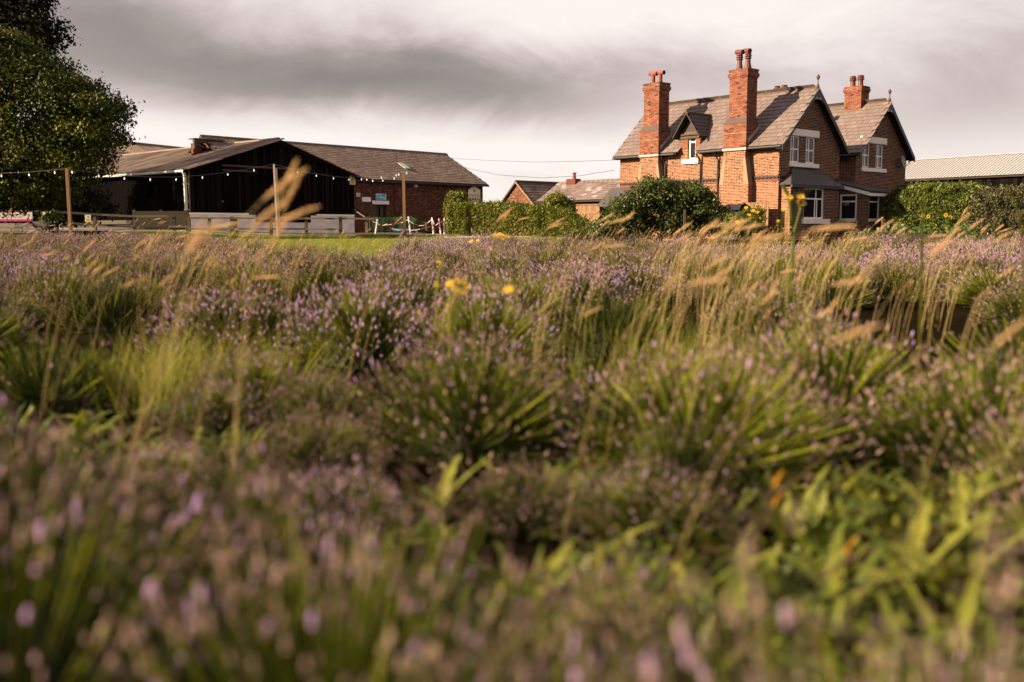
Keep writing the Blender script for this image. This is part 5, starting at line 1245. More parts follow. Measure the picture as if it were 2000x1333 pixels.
for k in range(900):
    x = r_.uniform(-17, -8.0); y = 57.0 + r_.gauss(0, .2); lp.append((x, y, gz(x, y), r_.uniform(0, 6), 0, 0, 1.2, r_.uniform(1.2, 3.0)))
scatter('lawn_grass', 'short bright mown grass between the lavender and the barns', 'grass', lawn_kind, lp, 3)
print('plants', len(near), len(main), len(greens), len(grass_p), len(dead))

# ================================================================== leaf crowns
def crown(name, m_, parent, blobs, n, size, seed, clump=.30, aspect=.55, inner=.12, per=34, up=.35, sun_tone=0.0, flat=0.0):
    """blobs: (x,y,z, rx,ry,rz). Leaves gather in clumps spread over and inside each blob."""
    g = np.random.default_rng(seed); B = np.array(blobs, dtype=float); vol = (B[:, 3] * B[:, 4] * B[:, 5]) ** (2 / 3); pr = vol / vol.sum(); nc = max(4, n // per)
    bi = g.choice(len(B), nc, p=pr); d = g.normal(size=(nc, 3)); d[:, 2] += .12; d /= np.linalg.norm(d, axis=1)[:, None]
    rad = 1 - np.abs(g.normal(0, .13, nc)) + g.normal(0, .05, nc); m = g.random(nc) < inner; rad[m] = g.random(m.sum()) ** .4 * .85
    cen = B[bi, :3] + d * B[bi, 3:6] * rad[:, None]; ct = g.normal(0, .13, nc)
    ci = g.integers(0, nc, n); csz = clump * g.uniform(.6, 1.3, nc)
    off = g.normal(size=(n, 3)) * csz[ci][:, None]; off[:, 2] *= .7
    pos = cen[ci] + off; nrm = d[ci] * .9 + g.normal(size=(n, 3)) * .75 + np.array([0, 0, up]); nrm /= np.linalg.norm(nrm, axis=1)[:, None]
    t1 = np.cross(nrm, g.normal(size=(n, 3))); t1 /= np.linalg.norm(t1, axis=1)[:, None]; t2 = np.cross(nrm, t1)
    s = size * g.uniform(.6, 1.35, n)[:, None]; a = t1 * s; b = t2 * s * aspect
    droop = np.array([0, 0, -.18]) * s
    co = np.stack([pos - a, pos + b - a * .1, pos + a + droop, pos - b - a * .1], axis=1)
    tone = np.clip(.45 + ct[ci] + g.normal(0, .17, n), 0, 1)
    me = quads_mesh(name, co, tone, m_); return link_obj(name, me, parent)
def limbs(parent, base, tips, r0, m_=None, name='trunk', seed=0):
    rr = random.Random(seed); mb = MB(); base = Vector(base)
    for (tx, ty, tz, f) in tips:
        tip = Vector((tx, ty, tz)); st = base + (Vector((base.x, base.y, tz)) - base) * f; pts = [base, base * .5 + st * .5 + Vector((rr.uniform(-.05, .05), rr.uniform(-.05, .05), 0)), st]
        for k in (1, 2, 3): p = st.lerp(tip, k / 3); p += Vector((rr.uniform(-1, 1), rr.uniform(-1, 1), rr.uniform(0, 1))) * .12 * (tip - st).length * (1 - k / 3); pts.append(p)
        mb.tube(pts, [r0, r0 * .8, r0 * .6, r0 * .42, r0 * .25, r0 * .1], 7)
    return mb.build(name, m_ or M['bark'], parent, True)
def pxblob(e, lst, Y, dy):
    """blobs given as (px, py, radius px across, radius px up) at distance Y, relative to empty e"""
    out = []
    for q in lst:
        px, py, rx, ry = q[:4]; Yq = q[4] if len(q) > 4 else Y; p = at(px, py, Yq); k = Yq / FPX; out.append((p.x - e.x, p.y - e.y, p.z - e.z, rx * k, (q[5] if len(q) > 5 else dy), ry * k))
    return out
def tree(name, label, cat, px, Y, lst, m_, n, size, seed, dy=1.5, r0=.12, group=None, **kw):
    x = (px - 1000) / FPX * Y; b = Vector((x, Y, gz(x, Y))); e = tag(empty(name, b), label, cat, group); bl = pxblob(b, lst, Y, dy)
    crown('crown', m_, e, bl, n, size, seed, **kw); rr = random.Random(seed)
    tips = [(q[0] * .9, q[1], q[2], rr.uniform(.15, .45)) for q in bl[:14]]; limbs(e, (0, 0, -.1), tips, r0, seed=seed); return e
def clipped(name, label, prof, Y0, Y1, width, m_, n, size, seed, rough=.05, base=462):
    """clipped hedge: prof = [(px, top py)], leaves over the top and both faces of a dark twiggy core"""
    g = np.random.default_rng(seed); pxs = [q[0] for q in prof]; tops = [q[1] for q in prof]
    def P(px): k = (px - pxs[0]) / (pxs[-1] - pxs[0]); Y = Y0 + (Y1 - Y0) * k; tz = at(px, float(np.interp(px, pxs, tops)), Y).z; x = (px - 1000) / FPX * Y; return x, Y, gz(x, Y), tz
    xm, Ym, gm_, _ = P((pxs[0] + pxs[-1]) / 2); e = tag(empty(name, (xm, Ym, gm_)), label, 'hedge'); co, tn = [], []
    px = g.uniform(pxs[0], pxs[-1], n); which = g.random(n)
    tab = np.array([P(q) for q in np.linspace(pxs[0], pxs[-1], 200)]); lin = np.linspace(pxs[0], pxs[-1], 200)
    X, Yc, G, T = [np.interp(px, lin, tab[:, i]) for i in range(4)]; h = T - G
    nz = np.array([noise.noise(Vector((x_ * 1.1, y_, 3))) * 1.6 + noise.noise(Vector((x_ * 3.1, y_, 8))) for x_, y_ in zip(X, px * 0)]) * rough
    top = which < .30; back = which > .90; u = g.random(n) ** .85; s = np.where(top, g.uniform(-1, 1, n), np.where(back, 1, -1))
    zz = np.where(top, h, h * u); rnd = np.where(zz > h - .18, (zz - (h - .18)) / .18 * .09, 0); nf = np.array([noise.noise(Vector((x_ * 2.0, z_ * 2.4, 5))) for x_, z_ in zip(X, zz)]) * rough * 1.7
    pos = np.stack([X + g.normal(0, .02, n), Yc + s * (width / 2 - rnd + nf), G + zz + nz * (zz / h) - np.where(top, np.abs(s) ** 3 * .10, 0)], 1) + g.normal(0, .028, (n, 3)); shoots = (g.random(n) < .03) & top; pos[shoots, 2] += g.uniform(.03, .22, shoots.sum())
    en = g.random(n) < .05; s2_ = g.uniform(-1, 1, n); eL = np.where(g.random(n) < .5, 0, 199); u2_ = g.random(n)
    for i in range(4): pass
    ep = np.stack([tab[eL, 0], tab[eL, 1] + s2_ * width / 2.2, tab[eL, 2] + u2_ * (tab[eL, 3] - tab[eL, 2]) * .96], 1) + g.normal(0, .05, (n, 3)); pos[en] = ep[en]
    nrm = np.stack([g.normal(0, .7, n), np.where(top, 0, s * .9) + g.normal(0, .6, n), np.where(top, 1., .35) + g.normal(0, .5, n)], 1); nrm /= np.linalg.norm(nrm, axis=1)[:, None]
    t1 = np.cross(nrm, g.normal(size=(n, 3))); t1 /= np.linalg.norm(t1, axis=1)[:, None]; t2 = np.cross(nrm, t1); sz = size * g.uniform(.6, 1.3, n)[:, None]; pos -= np.array([xm, Ym, gm_])
    co = np.stack([pos - t1 * sz, pos + t2 * sz * .6, pos + t1 * sz, pos - t2 * sz * .6], 1); link_obj('foliage', quads_mesh('foliage', co, np.clip(.45 + nf * 1.6 + g.normal(0, .2, n), 0, 1), m_), e)  # leaf tone follows the relief, so shade is painted into the hollows
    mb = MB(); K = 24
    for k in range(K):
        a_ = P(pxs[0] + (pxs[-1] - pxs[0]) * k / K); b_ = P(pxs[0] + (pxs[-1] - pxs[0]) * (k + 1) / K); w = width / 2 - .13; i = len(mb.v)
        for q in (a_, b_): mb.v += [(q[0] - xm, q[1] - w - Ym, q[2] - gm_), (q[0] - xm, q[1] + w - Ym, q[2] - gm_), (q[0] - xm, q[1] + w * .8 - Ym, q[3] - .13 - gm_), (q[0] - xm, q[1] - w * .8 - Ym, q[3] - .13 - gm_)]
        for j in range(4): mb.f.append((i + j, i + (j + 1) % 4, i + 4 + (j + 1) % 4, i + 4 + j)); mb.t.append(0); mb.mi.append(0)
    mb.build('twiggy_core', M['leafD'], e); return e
# big left tree: main crown and the darker tree behind
tree('chestnut_tree', 'broad green chestnut tree overhanging the left end of the barn', 'tree', -70, 49, [
    (8, 120, 75, 55), (69, 150, 55, 45), (124, 190, 52, 42), (48, 210, 95, 70), (169, 215, 42, 32), (202, 212, 24, 18), (144, 262, 55, 40), (189, 262, 32, 28), (74, 300, 90, 60), (-2, 320, 110, 70), (154, 320, 45, 32),
    (-72, 130, 110, 75), (-72, 300, 120, 110), (64, 370, 80, 30), (-162, 200, 120, 120), (18, 385, 90, 28), (-2, 95, 50, 26), (159, 168, 20, 14), (214, 228, 16, 12), (221, 205, 10, 8), (210, 268, 16, 12), (189, 300, 14, 12), (104, 128, 16, 12), (199, 195, 9, 8)], M['leafT'], 100000, .086, 201, dy=2.4, r0=.42, clump=.30, per=40)
tree('tall_dark_tree', 'tall dark tree rising behind the chestnut at the top left', 'tree', -60, 60, [
    (20, 20, 70, 60), (70, 55, 40, 38), (-60, 40, 90, 90), (-50, -60, 110, 80), (50, -40, 50, 50), (92, 78, 16, 14), (-80, 200, 110, 120), (40, 90, 50, 30), (-260, 200, 150, 130), (-340, 330, 120, 110), (-230, 360, 90, 70)], M['leafD'], 44000, .13, 202, dy=2.6, r0=.5, clump=.42)
# dark undergrowth below the trees and behind the rail fence
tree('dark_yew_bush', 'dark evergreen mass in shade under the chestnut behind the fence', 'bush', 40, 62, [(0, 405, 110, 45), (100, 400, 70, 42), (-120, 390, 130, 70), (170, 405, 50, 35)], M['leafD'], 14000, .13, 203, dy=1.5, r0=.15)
tree('elder_bush', 'small green bush beside the left rail fence post', 'bush', 97, 56.5, [(97, 425, 16, 20), (108, 432, 14, 16), (90, 435, 12, 14)], M['leafS'], 1600, .08, 204, dy=.4, r0=.03, clump=.12)
# hedge
clipped('clipped_hedge', 'long clipped green hedge between the barn and the farmhouse', [(876, 403), (886, 399), (905, 398), (960, 397), (1000, 398), (1040, 402), (1075, 405), (1110, 413), (1130, 424), (1150, 433), (1175, 434), (1215, 428)], 57.0, 54.5, 1.5, M['leafH'], 60000, .060, 205)
tree('round_hedge_bush', 'rounded ivy-topped bush at the left end of the clipped hedge', 'bush', 892, 57.5, [(892, 387, 15, 12), (884, 398, 12, 12), (902, 393, 11, 11), (880, 420, 8, 16)], M['leafH'], 6500, .062, 206, dy=.6, r0=.06, clump=.13, up=.5, per=26)
tree('ivy_bush', 'ivy mound rising above the hedge in front of the slate outbuilding', 'bush', 1090, 58, [(1088, 391, 17, 14), (1100, 401, 18, 12), (1078, 400, 12, 12), (1110, 412, 12, 10)], M['leafH'], 7000, .062, 207, dy=.7, r0=.06, clump=.14, up=.5, per=26)
tree('large_shrub', 'large dark shrub spreading in front of the farmhouse long wall', 'shrub', 1300, 46.5, [
    (1275, 385, 28, 26), (1300, 375, 20, 22), (1265, 360, 9, 12), (1330, 385, 26, 24), (1355, 378, 24, 20), (1240, 402, 28, 24), (1215, 420, 30, 24), (1300, 415, 50, 34), (1370, 410, 34, 30), (1395, 425, 30, 22), (1340, 440, 60, 24), (1230, 445, 50, 20), (1180, 448, 26, 14), (1420, 442, 30, 14), (1295, 362, 8, 10), (1378, 392, 12, 16), (1250, 375, 10, 12), (1205, 400, 10, 10)],
    M['leafS'], 52000, .062, 208, dy=1.1, r0=.10, clump=.16, per=26)
tree('small_privet', 'small bright-leaved shrub right of the large dark shrub', 'shrub', 1450, 44, [(1440, 432, 20, 14), (1462, 425, 16, 12), (1480, 422, 12, 14), (1450, 445, 34, 10), (1470, 440, 20, 12)], M['leafH'], 5500, .055, 209, dy=.5, r0=.03, clump=.12)
# right side hedges
clipped('privet_hedge', 'flat-topped bushy green hedge beside the right gable of the farmhouse', [(1727, 400), (1733, 380), (1748, 368), (1775, 362), (1810, 361), (1850, 363), (1885, 366), (1915, 369), (1940, 376)], 51.0, 49.0, 2.0, M['leafR'], 40000, .070, 210, rough=.12)
clipped('mixed_hedge', 'wild brownish green hedge along the right edge below the white roof', [(1900, 382), (1925, 373), (1950, 370), (1990, 367), (2030, 362), (2100, 360)], 47.0, 45.5, 1.8, M['leafB'], 40000, .066, 211, rough=.14)
def oat(seed):
    random.seed(seed); mb = MB(); 
    for q_ in range(3):
        lean = random.uniform(.35, .8); p = Vector((random.uniform(-.05, .05), random.uniform(-.05, .05), 0)); H = random.uniform(.62, .80); pts = []; N = 6; mb.cur = 1
        for k in range(N + 1): pts.append(p.copy()); a_ = lean * (k / N) ** 2; p = p + Vector((math.sin(a_), 0, math.cos(a_))) * H / N
        mb.tube(pts, .0011, 3, .5, False); mb.cur = 0; d_ = (pts[-1] - pts[-2]).normalized(); L_ = random.uniform(.05, .09); q = pts[-1]
        for k in range(46):
            u = random.random(); c = q + d_ * L_ * u + Vector((.25, 0, -.1)) * L_ * u * u; o = Vector((random.gauss(0, 1), random.gauss(0, 1), random.gauss(0, 1))).cross(d_).normalized(); dd = (d_ + o * .6).normalized(); s_ = dd.cross(o).normalized() * .0011; ll = .012 * random.uniform(.6, 1.2)
            mb.face([c - s_, c + s_, c + dd * ll + s_ * .3, c + dd * ll - s_ * .3], random.random())
    return mb.mesh('fine_grass', [M['plume'], M['straw']])
oat_kind = proto_set('fine_grass_kind', [oat(90 + k) for k in range(5)]); op_ = []
for k in range(560):
    yy = 4.9 + 19 * r_.random() ** .8; m_ = r_.random(); px = r_.gauss(1500, 170) if m_ < .4 else r_.gauss(400, 160) if m_ < .62 else r_.uniform(-100, 2100); xx = (px - 1000) / FPX * yy
    if yy > edge(px) - .2 or yy < row2_front(xx): continue
    if noise.noise(Vector((xx * .6, yy * .45, 60))) < -.12: continue
    op_.append((xx, yy, gz(xx, yy), r_.uniform(-.5, .5), 0, r_.uniform(-.05, .15), 1, r_.uniform(.8, 1.12)))
scatter('fine_grass_heads', 'fine straw-coloured grass heads rising all through the lavender', 'grass', oat_kind, op_, 5)
def lowweed(seed):
    random.seed(seed); mb = MB()
    for k in range(16):
        a = random.uniform(0, 6.283); d_ = Vector((math.cos(a), math.sin(a), random.uniform(.3, 2.0))); p = Vector((random.uniform(-.08, .08), random.uniform(-.08, .08), 0)); side = d_.cross(Vector((0, 0, 1))).normalized(); L_ = random.uniform(.06, .16); w = random.uniform(.008, .018); q = p; dd = d_.normalized(); i = len(mb.v)
        for s_ in range(5): ww = w * math.sin(math.pi * (.1 + .85 * s_ / 4)) * (1 if s_ % 2 else .7); mb.v += [tuple(q - side * ww), tuple(q + side * ww)]; dd = (dd - Vector((0, 0, .14))).normalized(); q = q + dd * L_ / 4
        tn = random.random()
        for s_ in range(4): a_ = i + 2 * s_; mb.f.append((a_, a_ + 1, a_ + 3, a_ + 2)); mb.t.append(tn); mb.mi.append(0)
    return mb.mesh('low_weed', M['weed'])
lw_kind = proto_set('low_weed_kind', [lowweed(95 + k) for k in range(5)]); wp_ = []
for k in range(520):
    yy = r_.uniform(1.3, 4.6); xx = r_.uniform(-.62 * yy, .62 * yy)
    if yy > row2_front(xx) + .1 or yy < row1_back(xx) - .1: continue
    dens = noise.noise(Vector((xx * 1.1, yy * 1.1, 80))) + (.25 if xx > .35 else -.12)
    if dens < -.05: continue
    wp_.append((xx, yy, gz(xx, yy) - .01, r_.uniform(0, 6), 0, 0, r_.uniform(.8, 1.6), r_.uniform(.8, 1.8)))
scatter('low_weeds', 'low leafy weeds covering the ground in the gap at the lower right', 'weeds', lw_kind, wp_, 5)

# ================================================================== FENCES
def rail_fence(name, label, posts, rails, wpost=.15):
    """posts [(px, ybase_offset)], rails heights; everything along the sight points given"""
    pass
fe = tag(empty('post_and_rail_fence', (-13.0, 57.0, gz(-13, 57))), 'weathered post and rail fence in front of the white block base', 'fence'); eo = fe.location
def fpt(px, py, Y): return at(px, py, Y) - eo
rr = random.Random(12)
for k, (px, top) in enumerate(((369, 425), (409, 425.5), (453, 423.5), (460, 425), (529, 424), (597.5, 424.5), (665, 424), (715.5, 424))):
    p = fpt(px, top, 57.0); w = .16 if k not in (2,) else .19; MB().box(p.x - w / 2, p.x + w / 2, -.07 + .004 * k, .07 + .004 * k, -.2 + gz(p.x + eo.x, 57) - eo.z, p.z, rr.random()).build('fence_post', M['wood'], fe)
xs = [369, 455, 529, 597.5, 665, 735]
for (ya, yb, h) in ((426.5, 427.5, .105), (447.2, 448.2, .09)):
    for a_, b_ in zip(xs, xs[1:]):
        if ya > 440 and b_ > 716: continue
        f = lambda px: ya + (yb - ya) * (px - 369) / 366
        p, q = fpt(a_, f(a_), 57), fpt(b_, f(b_), 57); mb = MB(); dz = rr.uniform(-.012, .012)
        mb.prism([(p.x, -.115, p.z - h / 2), (q.x - .01, -.115, q.z - h / 2 + dz), (q.x - .01, -.115, q.z + h / 2 + dz), (p.x, -.115, p.z + h / 2)], (0, .04, 0), rr.random()); mb.build('fence_rail', M['wood'], fe)
fl = tag(empty('rail_fence', (-24, 58, gz(-24, 58))), 'long two-rail fence under the trees on the left, with a banner', 'fence'); eo = fl.location
pts = [(-60, 411.5), (0, 412.5), (60, 413), (130, 415.5), (200, 420), (262, 423), (330, 422.5), (372, 423)]
for (a_, ya), (b_, yb) in zip(pts, pts[1:]):
    p, q = fpt(a_, ya, 58), fpt(b_, yb, 58)
    for off, h in ((0, .12), (-.60, .11)):
        mb = MB(); mb.prism([(p.x, -.1, p.z + off - h / 2), (q.x - .01, -.1, q.z + off - h / 2), (q.x - .01, -.1, q.z + off + h / 2), (p.x, -.1, p.z + off + h / 2)], (0, .04, 0), rr.random()); mb.build('fence_rail', M['wood'], fl)
for px in (-30, 40, 110, 185, 262, 340):
    p = fpt(px, 413 + (4 if px > 100 else 0) + (5 if px > 180 else 0), 58); MB().box(p.x - .08, p.x + .08, -.055, .07, gz(p.x + eo.x, 58) - eo.z - .2, p.z + .1, rr.random()).build('fence_post', M['wood'], fl)
bf = tag(empty('plank_fence', (-19.5, 58.6, gz(-19.5, 58.6))), 'solid grey plank fence left of the black barn corner', 'fence'); eo = bf.location
for j, z in enumerate((.18, .42, .66, .90)):
    p, q = at(262, 430, 58.6) - eo, at(366, 430, 58.6) - eo
    MB().box(p.x, q.x, -.03 - .004 * (j % 2), .01, z, z + .235, rr.random() * .15).build('plank', M['wood'], bf)
for px in (262, 314, 364): p = at(px, 430, 58.6) - eo; MB().box(p.x - .07, p.x + .07, .012, .12, -.2, 1.2).build('fence_post', M['wood'], bf)
# banner on the left fence
p0 = at(-32, 432.5, 57.7); p1 = at(63, 415, 57.7); bn = tag(empty('banner', p0), 'long white banner with magenta stripe tied to the left fence', 'banner'); w = p1.x - p0.x; h = p1.z - p0.z
MB().box(0, w, 0, .02, h * .22, h).build('cloth', M['banner'], bn); MB().box(0, w, 0, .02, 0, h * .22 - .002).build('coloured_stripe', M['pink'], bn)
mb = MB()
for zz, x0, x1 in ((.68, .40, .82), (.42, .38, .80)):
    x = w * x0
    while x < w * x1:
        ww_ = rr.uniform(.04, .09); mb.box(x, x + ww_, -.005, -.001, h * zz, h * (zz + .12)); x += ww_ + (.03 if rr.random() < .75 else .11)
mb.build('small_print', M['inkg'], bn); MB().box(w * .91, w * .95, -.005, -.001, h * .5, h * .82).build('round_mark', M['inkg'], bn)
# stone block wall, bottom left
sw_ = tag(empty('stone_wall', (-24.5, 51.5, gz(-24.5, 51.5) - .2)), 'low wall of pale rough stone blocks at the left behind the lavender', 'wall'); eo = sw_.location
for j in range(3):
    x = -6
    while x < 24:
        L_ = rr.uniform(.55, 1.0); p = Vector((x, 0, 0)); pxx = pxof(x + eo.x, 51.5)
        if pxx + 10 > 84: break
        top = (at(pxx, 436 if pxx < 55 else 432.5, 51.5).z - eo.z); hh = top / 3
        mb = MB(); j1 = lambda: rr.uniform(-.01, .01)
        mb.prism([(x + .01, j1(), j * hh + .01), (x + L_ - .01, j1(), j * hh + .01), (x + L_ - .015, j1(), (j + 1) * hh - .012), (x + .015, j1(), (j + 1) * hh - .012)], (0, .4, 0), rr.random() * .7); mb.build('stone', M['rock'], sw_); x += L_

# ================================================================== POSTS AND LIGHTS
def post(name, label, px, top, base, Y, r, m_, lean=0.0, group=None):
    p = at(px, top, Y); z0 = gz(p.x, Y) - .1; e = MB(); e.prism([(-r, -r, 0), (r, -r, 0), (r, r, 0), (-r, r, 0)], (lean, 0, p.z - z0)); o = e.build(name, m_); o.location = (p.x - lean, Y, z0); tag(o, label, 'post', group); return Vector((p.x, Y, p.z))
A = post('timber_post', 'brown timber light post standing at the far left in front of the trees', 131, 330, 445, 45, .065, M['woodw'], -.03)
Bp = post('steel_pole', 'thin galvanised pole in front of the black barn doors', 535, 321, 461, 56, .045, M['steel'], -.10)
B2 = post('timber_post', 'slim timber light post strapped beside the thin pole at the barn doors', 539.5, 329, 452, 56.2, .05, M['woodw'], -.12)
Cp = post('timber_post', 'pale timber light post in front of the dark red brick barn', 788, 336, 458, 55, .075, M['woodw'], -.03)
barnC = BF.w(bw_ - .4, -.15, BF.onY(686, 343, -.15).z)
def bulb_mesh():
    mb = MB(); mb.tube([(0, 0, 0), (0, 0, -.03), (0, 0, -.06), (0, 0, -.09), (0, 0, -.105)], [.010, .022, .027, .019, .004], 8); return mb.mesh('bulb', M['bulb'], True)
def cap_mesh():
    mb = MB(); mb.tube([(0, 0, .07), (0, 0, 0)], .022, 6); return mb.mesh('bulb_cap', M['cable'])
bm, cmsh = bulb_mesh(), cap_mesh()
def festoon(label, P, Q, bulbs, sag_px, cable_r=.012):
    """bulbs: (px, py) read off the photograph; the cable hangs through their caps"""
    e = tag(empty('string_lights', P), label, 'string lights', 'festoon lights strung between the posts'); o = Vector(P); D = Q - P; n = len(bulbs); pts = [Vector((0, 0, 0))]
    for px, py in bulbs:
        r = ray(px, py); # point on the vertical plane through P and Q
        nrm = Vector((D.y, -D.x, 0)).normalized(); k = (P - CAM).dot(nrm) / r.dot(nrm); w_ = CAM + r * k - o
        pts.append(w_ + Vector((0, 0, .14)))
    pts.append(D); MB().tube(pts, cable_r, 4).build('cable', M['cable'], e)
    for q in pts[1:-1]:
        c = link_obj('bulb_cap', cmsh, e); c.location = q - Vector((0, 0, .07)); b = link_obj('bulb', bm, e); b.location = q - Vector((0, 0, .07))
L0 = at(-40, 345, 46)
festoon('festoon lights running left from the far left timber post against the dark trees', L0, A, [(3, 345), (57, 343), (107, 338.5)], 0)
festoon('festoon lights drooping from the far left post to the pole at the barn doors', A, Bp, [(141, 338), (193, 345), (243, 350), (293.5, 352), (344, 352), (395.5, 348), (445, 342), (496, 334)], 0)
festoon('festoon lights from the barn door pole to the black barn corner', Bp, barnC, [(581, 338), (618, 344.5), (651.5, 349.5), (681.5, 352)], 0)
festoon('festoon lights from the black barn corner to the brick barn post', barnC, Cp, [(706, 351.5), (716.5, 352), (728, 354.5), (747.5, 354), (770, 349.5), (779, 342)], 0)
festoon('short upper festoon strand leaving the top of the brick barn post', barnC + Vector((0, .3, .3)), Cp + Vector((.5, .3, -.05)), [(745, 348), (774, 343.5), (794, 339)], 0)
# overhead wires in the sky
def wire(label, pts, Y0, Y1, r=.012):
    P = [at(px, py, Y0 + (Y1 - Y0) * k / (len(pts) - 1)) for k, (px, py) in enumerate(pts)]; o = MB().tube(P, r, 4).build('overhead_wire', M['cable']); tag(o, label, 'wire')
wire('thin overhead wire sagging between the brick barn roof and the farmhouse', [(880, 318), (920, 331), (980, 343), (1060, 348), (1130, 344), (1200, 333)], 84, 60, .016)
wire('upper straight overhead wire between the brick barn and the farmhouse', [(880, 310), (960, 314), (1040, 317), (1120, 316), (1200, 313)], 84, 60, .012)

# ================================================================== PLAY YARD BY THE BRICK BARN
for k, (xt, yt, xb, yb, lab) in enumerate(((737.5, 428.5, 733, 457, 'white leaning stake at the left end of the green netting'), (797.8, 423, 802, 455.5, 'white leaning stake just right of the brick barn light post'), (844, 425, 847, 457, 'white stake with red and white chain knotted at its top'),
                                         (857.5, 427.5, 861.5, 459, 'white stake with red tape hanging, third from the hedge'), (868, 426.5, 868, 455.5, 'upright white stake nearest the hedge end'))):
    p = at(xt, yt, 56.5); q = at(xb, yb, 56.5); o = MB().tube([Vector((0, 0, -.1)), p - q], [.055, .045], 7).build('white_stake', M['whitep']); o.location = q; tag(o, lab, 'stake', None)
def chain(label, pts, m_cols, Y=56.4, r=.022):
    P = [at(px, py, Y) for px, py in pts]; o0 = P[0]; mb = MB(); k = 0
    for a_, b_ in zip(P, P[1:]):
        n = max(1, int((b_ - a_).length / .45))
        for j in range(n): mb.cur = k % 2; mb.tube([a_.lerp(b_, j / n) - o0, a_.lerp(b_, (j + 1) / n) - o0], r, 5); k += 1
    o = mb.build('barrier_chain', m_cols); o.location = o0; tag(o, label, 'chain')
RW = [M['whitep'], M['red']]
chain('upper red and white chain sagging past the timber light post', [(697, 414), (712, 424), (728, 433), (737, 437), (748, 441), (765, 439), (783, 436), (797, 430)], RW)
chain('lower red and white chain sagging between stakes beside the netting', [(735, 432), (741, 440), (748, 441.5), (756, 438), (765, 447), (780, 450), (800, 451), (820, 448.5), (842, 443)], RW)
chain('red and white chain drooping between the middle stakes', [(799, 431), (808, 438), (818, 441.5), (828, 441), (836, 436), (844, 428)], RW)
chain('short red and white chain joining the three right stakes', [(844, 426), (848, 438), (851, 441), (856, 437), (858, 429), (858.5, 437), (868, 432)], RW)
chain('red tape hanging down the stake third from the hedge', [(857.5, 430), (859, 440), (859, 450)], [M['red'], M['red']])
# green netting: strands only
def netting(name, label, x0, x1, topf, Y, bottom=450):
    e = MB(); o = at(x0, bottom, Y)
    rows = 15
    for j in range(rows):
        P = []
        for k in range(13):
            px = x0 + (x1 - x0) * k / 12; yt = topf(px); py = bottom + (yt - bottom) * j / (rows - 1) + .5 * math.sin(k * 1.3 + j * .2); P.append(at(px, py, Y + .3 * math.sin(k)) - o)
        e.tube(P, .014, 3)
    for k in range(37):
        px = x0 + (x1 - x0) * k / 36; e.tube([at(px, bottom, Y + .02) - o, at(px, topf(px), Y + .02) - o], .008, 3)
    ob = e.build('net', M['netg']); t_ = tag(empty(name, o), label, 'netting'); ob.parent = t_; ob['kind'] = 'stuff'
    for px in (x0, (x0 + x1) / 2, x1): MB().tube([at(px, bottom + 3, Y) - o, at(px, topf(px) - 1, Y) - o], .022, 5).build('support', M['netg'], t_)
netting('garden_netting', 'green garden netting stretched along the brick barn wall, left piece', 722, 792, lambda px: 424 + 2 * math.sin((px - 722) * .05), 57.6)
netting('garden_netting', 'green netting drooping down towards the hedge, right piece', 793, 838, lambda px: 423 + ((px - 793) / 45) ** 1.6 * 16, 57.8)
p = at(768, 452, 56.9); q = at(797, 447.5, 56.9); tr = MB(); tr.prism([(0, 0, 0), (q.x - p.x, 0, 0), (q.x - p.x + .05, 0, q.z - p.z), (-.05, 0, q.z - p.z)], (0, .35, 0)); o = tr.build('water_trough', M['bluebox']); o.location = p; tag(o, 'low blue trough on the ground behind the brick barn post', 'trough')
# small picnic/rail piece right of the stakes
# ================================================================== AROUND THE FARMHOUSE
pf_ = tag(empty('panel_fence', HF.w(-.62, .1, 0), HA), 'brown close-boarded fence panel against the farmhouse near corner', 'fence'); ty = HF.onX(1483, 397, -.62)
y = 0.0; top = HF.onX(1500, 396.5, -.62).z
while y < ty.y + 1.0: MB().box(-.012 - .01 * (int(y / .12) % 2), .0, y, y + .112, -.1, top - .02, rr.random()).build('fence_board', M['planks'], pf_); y += .12
MB().box(-.04, .03, -.03, ty.y + 1.0, top - .018, top + .03).build('fence_cap', M['planks'], pf_)
pg = HF.onX(1456, 395, -.62); MB().box(-.07, .05, pg.y - .1, pg.y + .02, -.1, pg.z).build('fence_post', M['wood'], pf_)
# black plastic sheeting over a low store
a0 = HF.onX(1452, 398, -1.0); a1 = HF.onX(1402, 402, -1.0); st = tag(empty('covered_log_store', HF.w(-1.0, a0.y, 0), HA), 'low store covered by shiny black plastic behind the shrubs', 'store'); Ly = a1.y - a0.y
mb = MB(); NXs, NYs = 8, 16
for j in range(NYs + 1):
    for i in range(NXs + 1):
        u = i / NXs; v_ = j / NYs; z = (a0.z * (1 - v_) + a1.z * v_) - .5 * (abs(u - .5) * 2) ** 2.5 * .6 + .05 * noise.noise(Vector((u * 4, v_ * 9, 1))); mb.v.append((-.35 + u * .9, v_ * Ly, z))
for j in range(NYs):
    for i in range(NXs): a = j * (NXs + 1) + i; mb.f.append((a, a + 1, a + NXs + 2, a + NXs + 1)); mb.t.append(.5); mb.mi.append(0)
mb.build('plastic_cover', M['plastic'], st, True); MB().box(-.3, .5, .05, Ly - .05, 0, min(a0.z, a1.z) - .35).build('store_body', M['black'], st)
# wooden stake in the shrub
o = post('wooden_stake', 'pale wooden stake standing in the dark shrub', 1337.5, 409, 436, 43.0, .045, M['wood'])
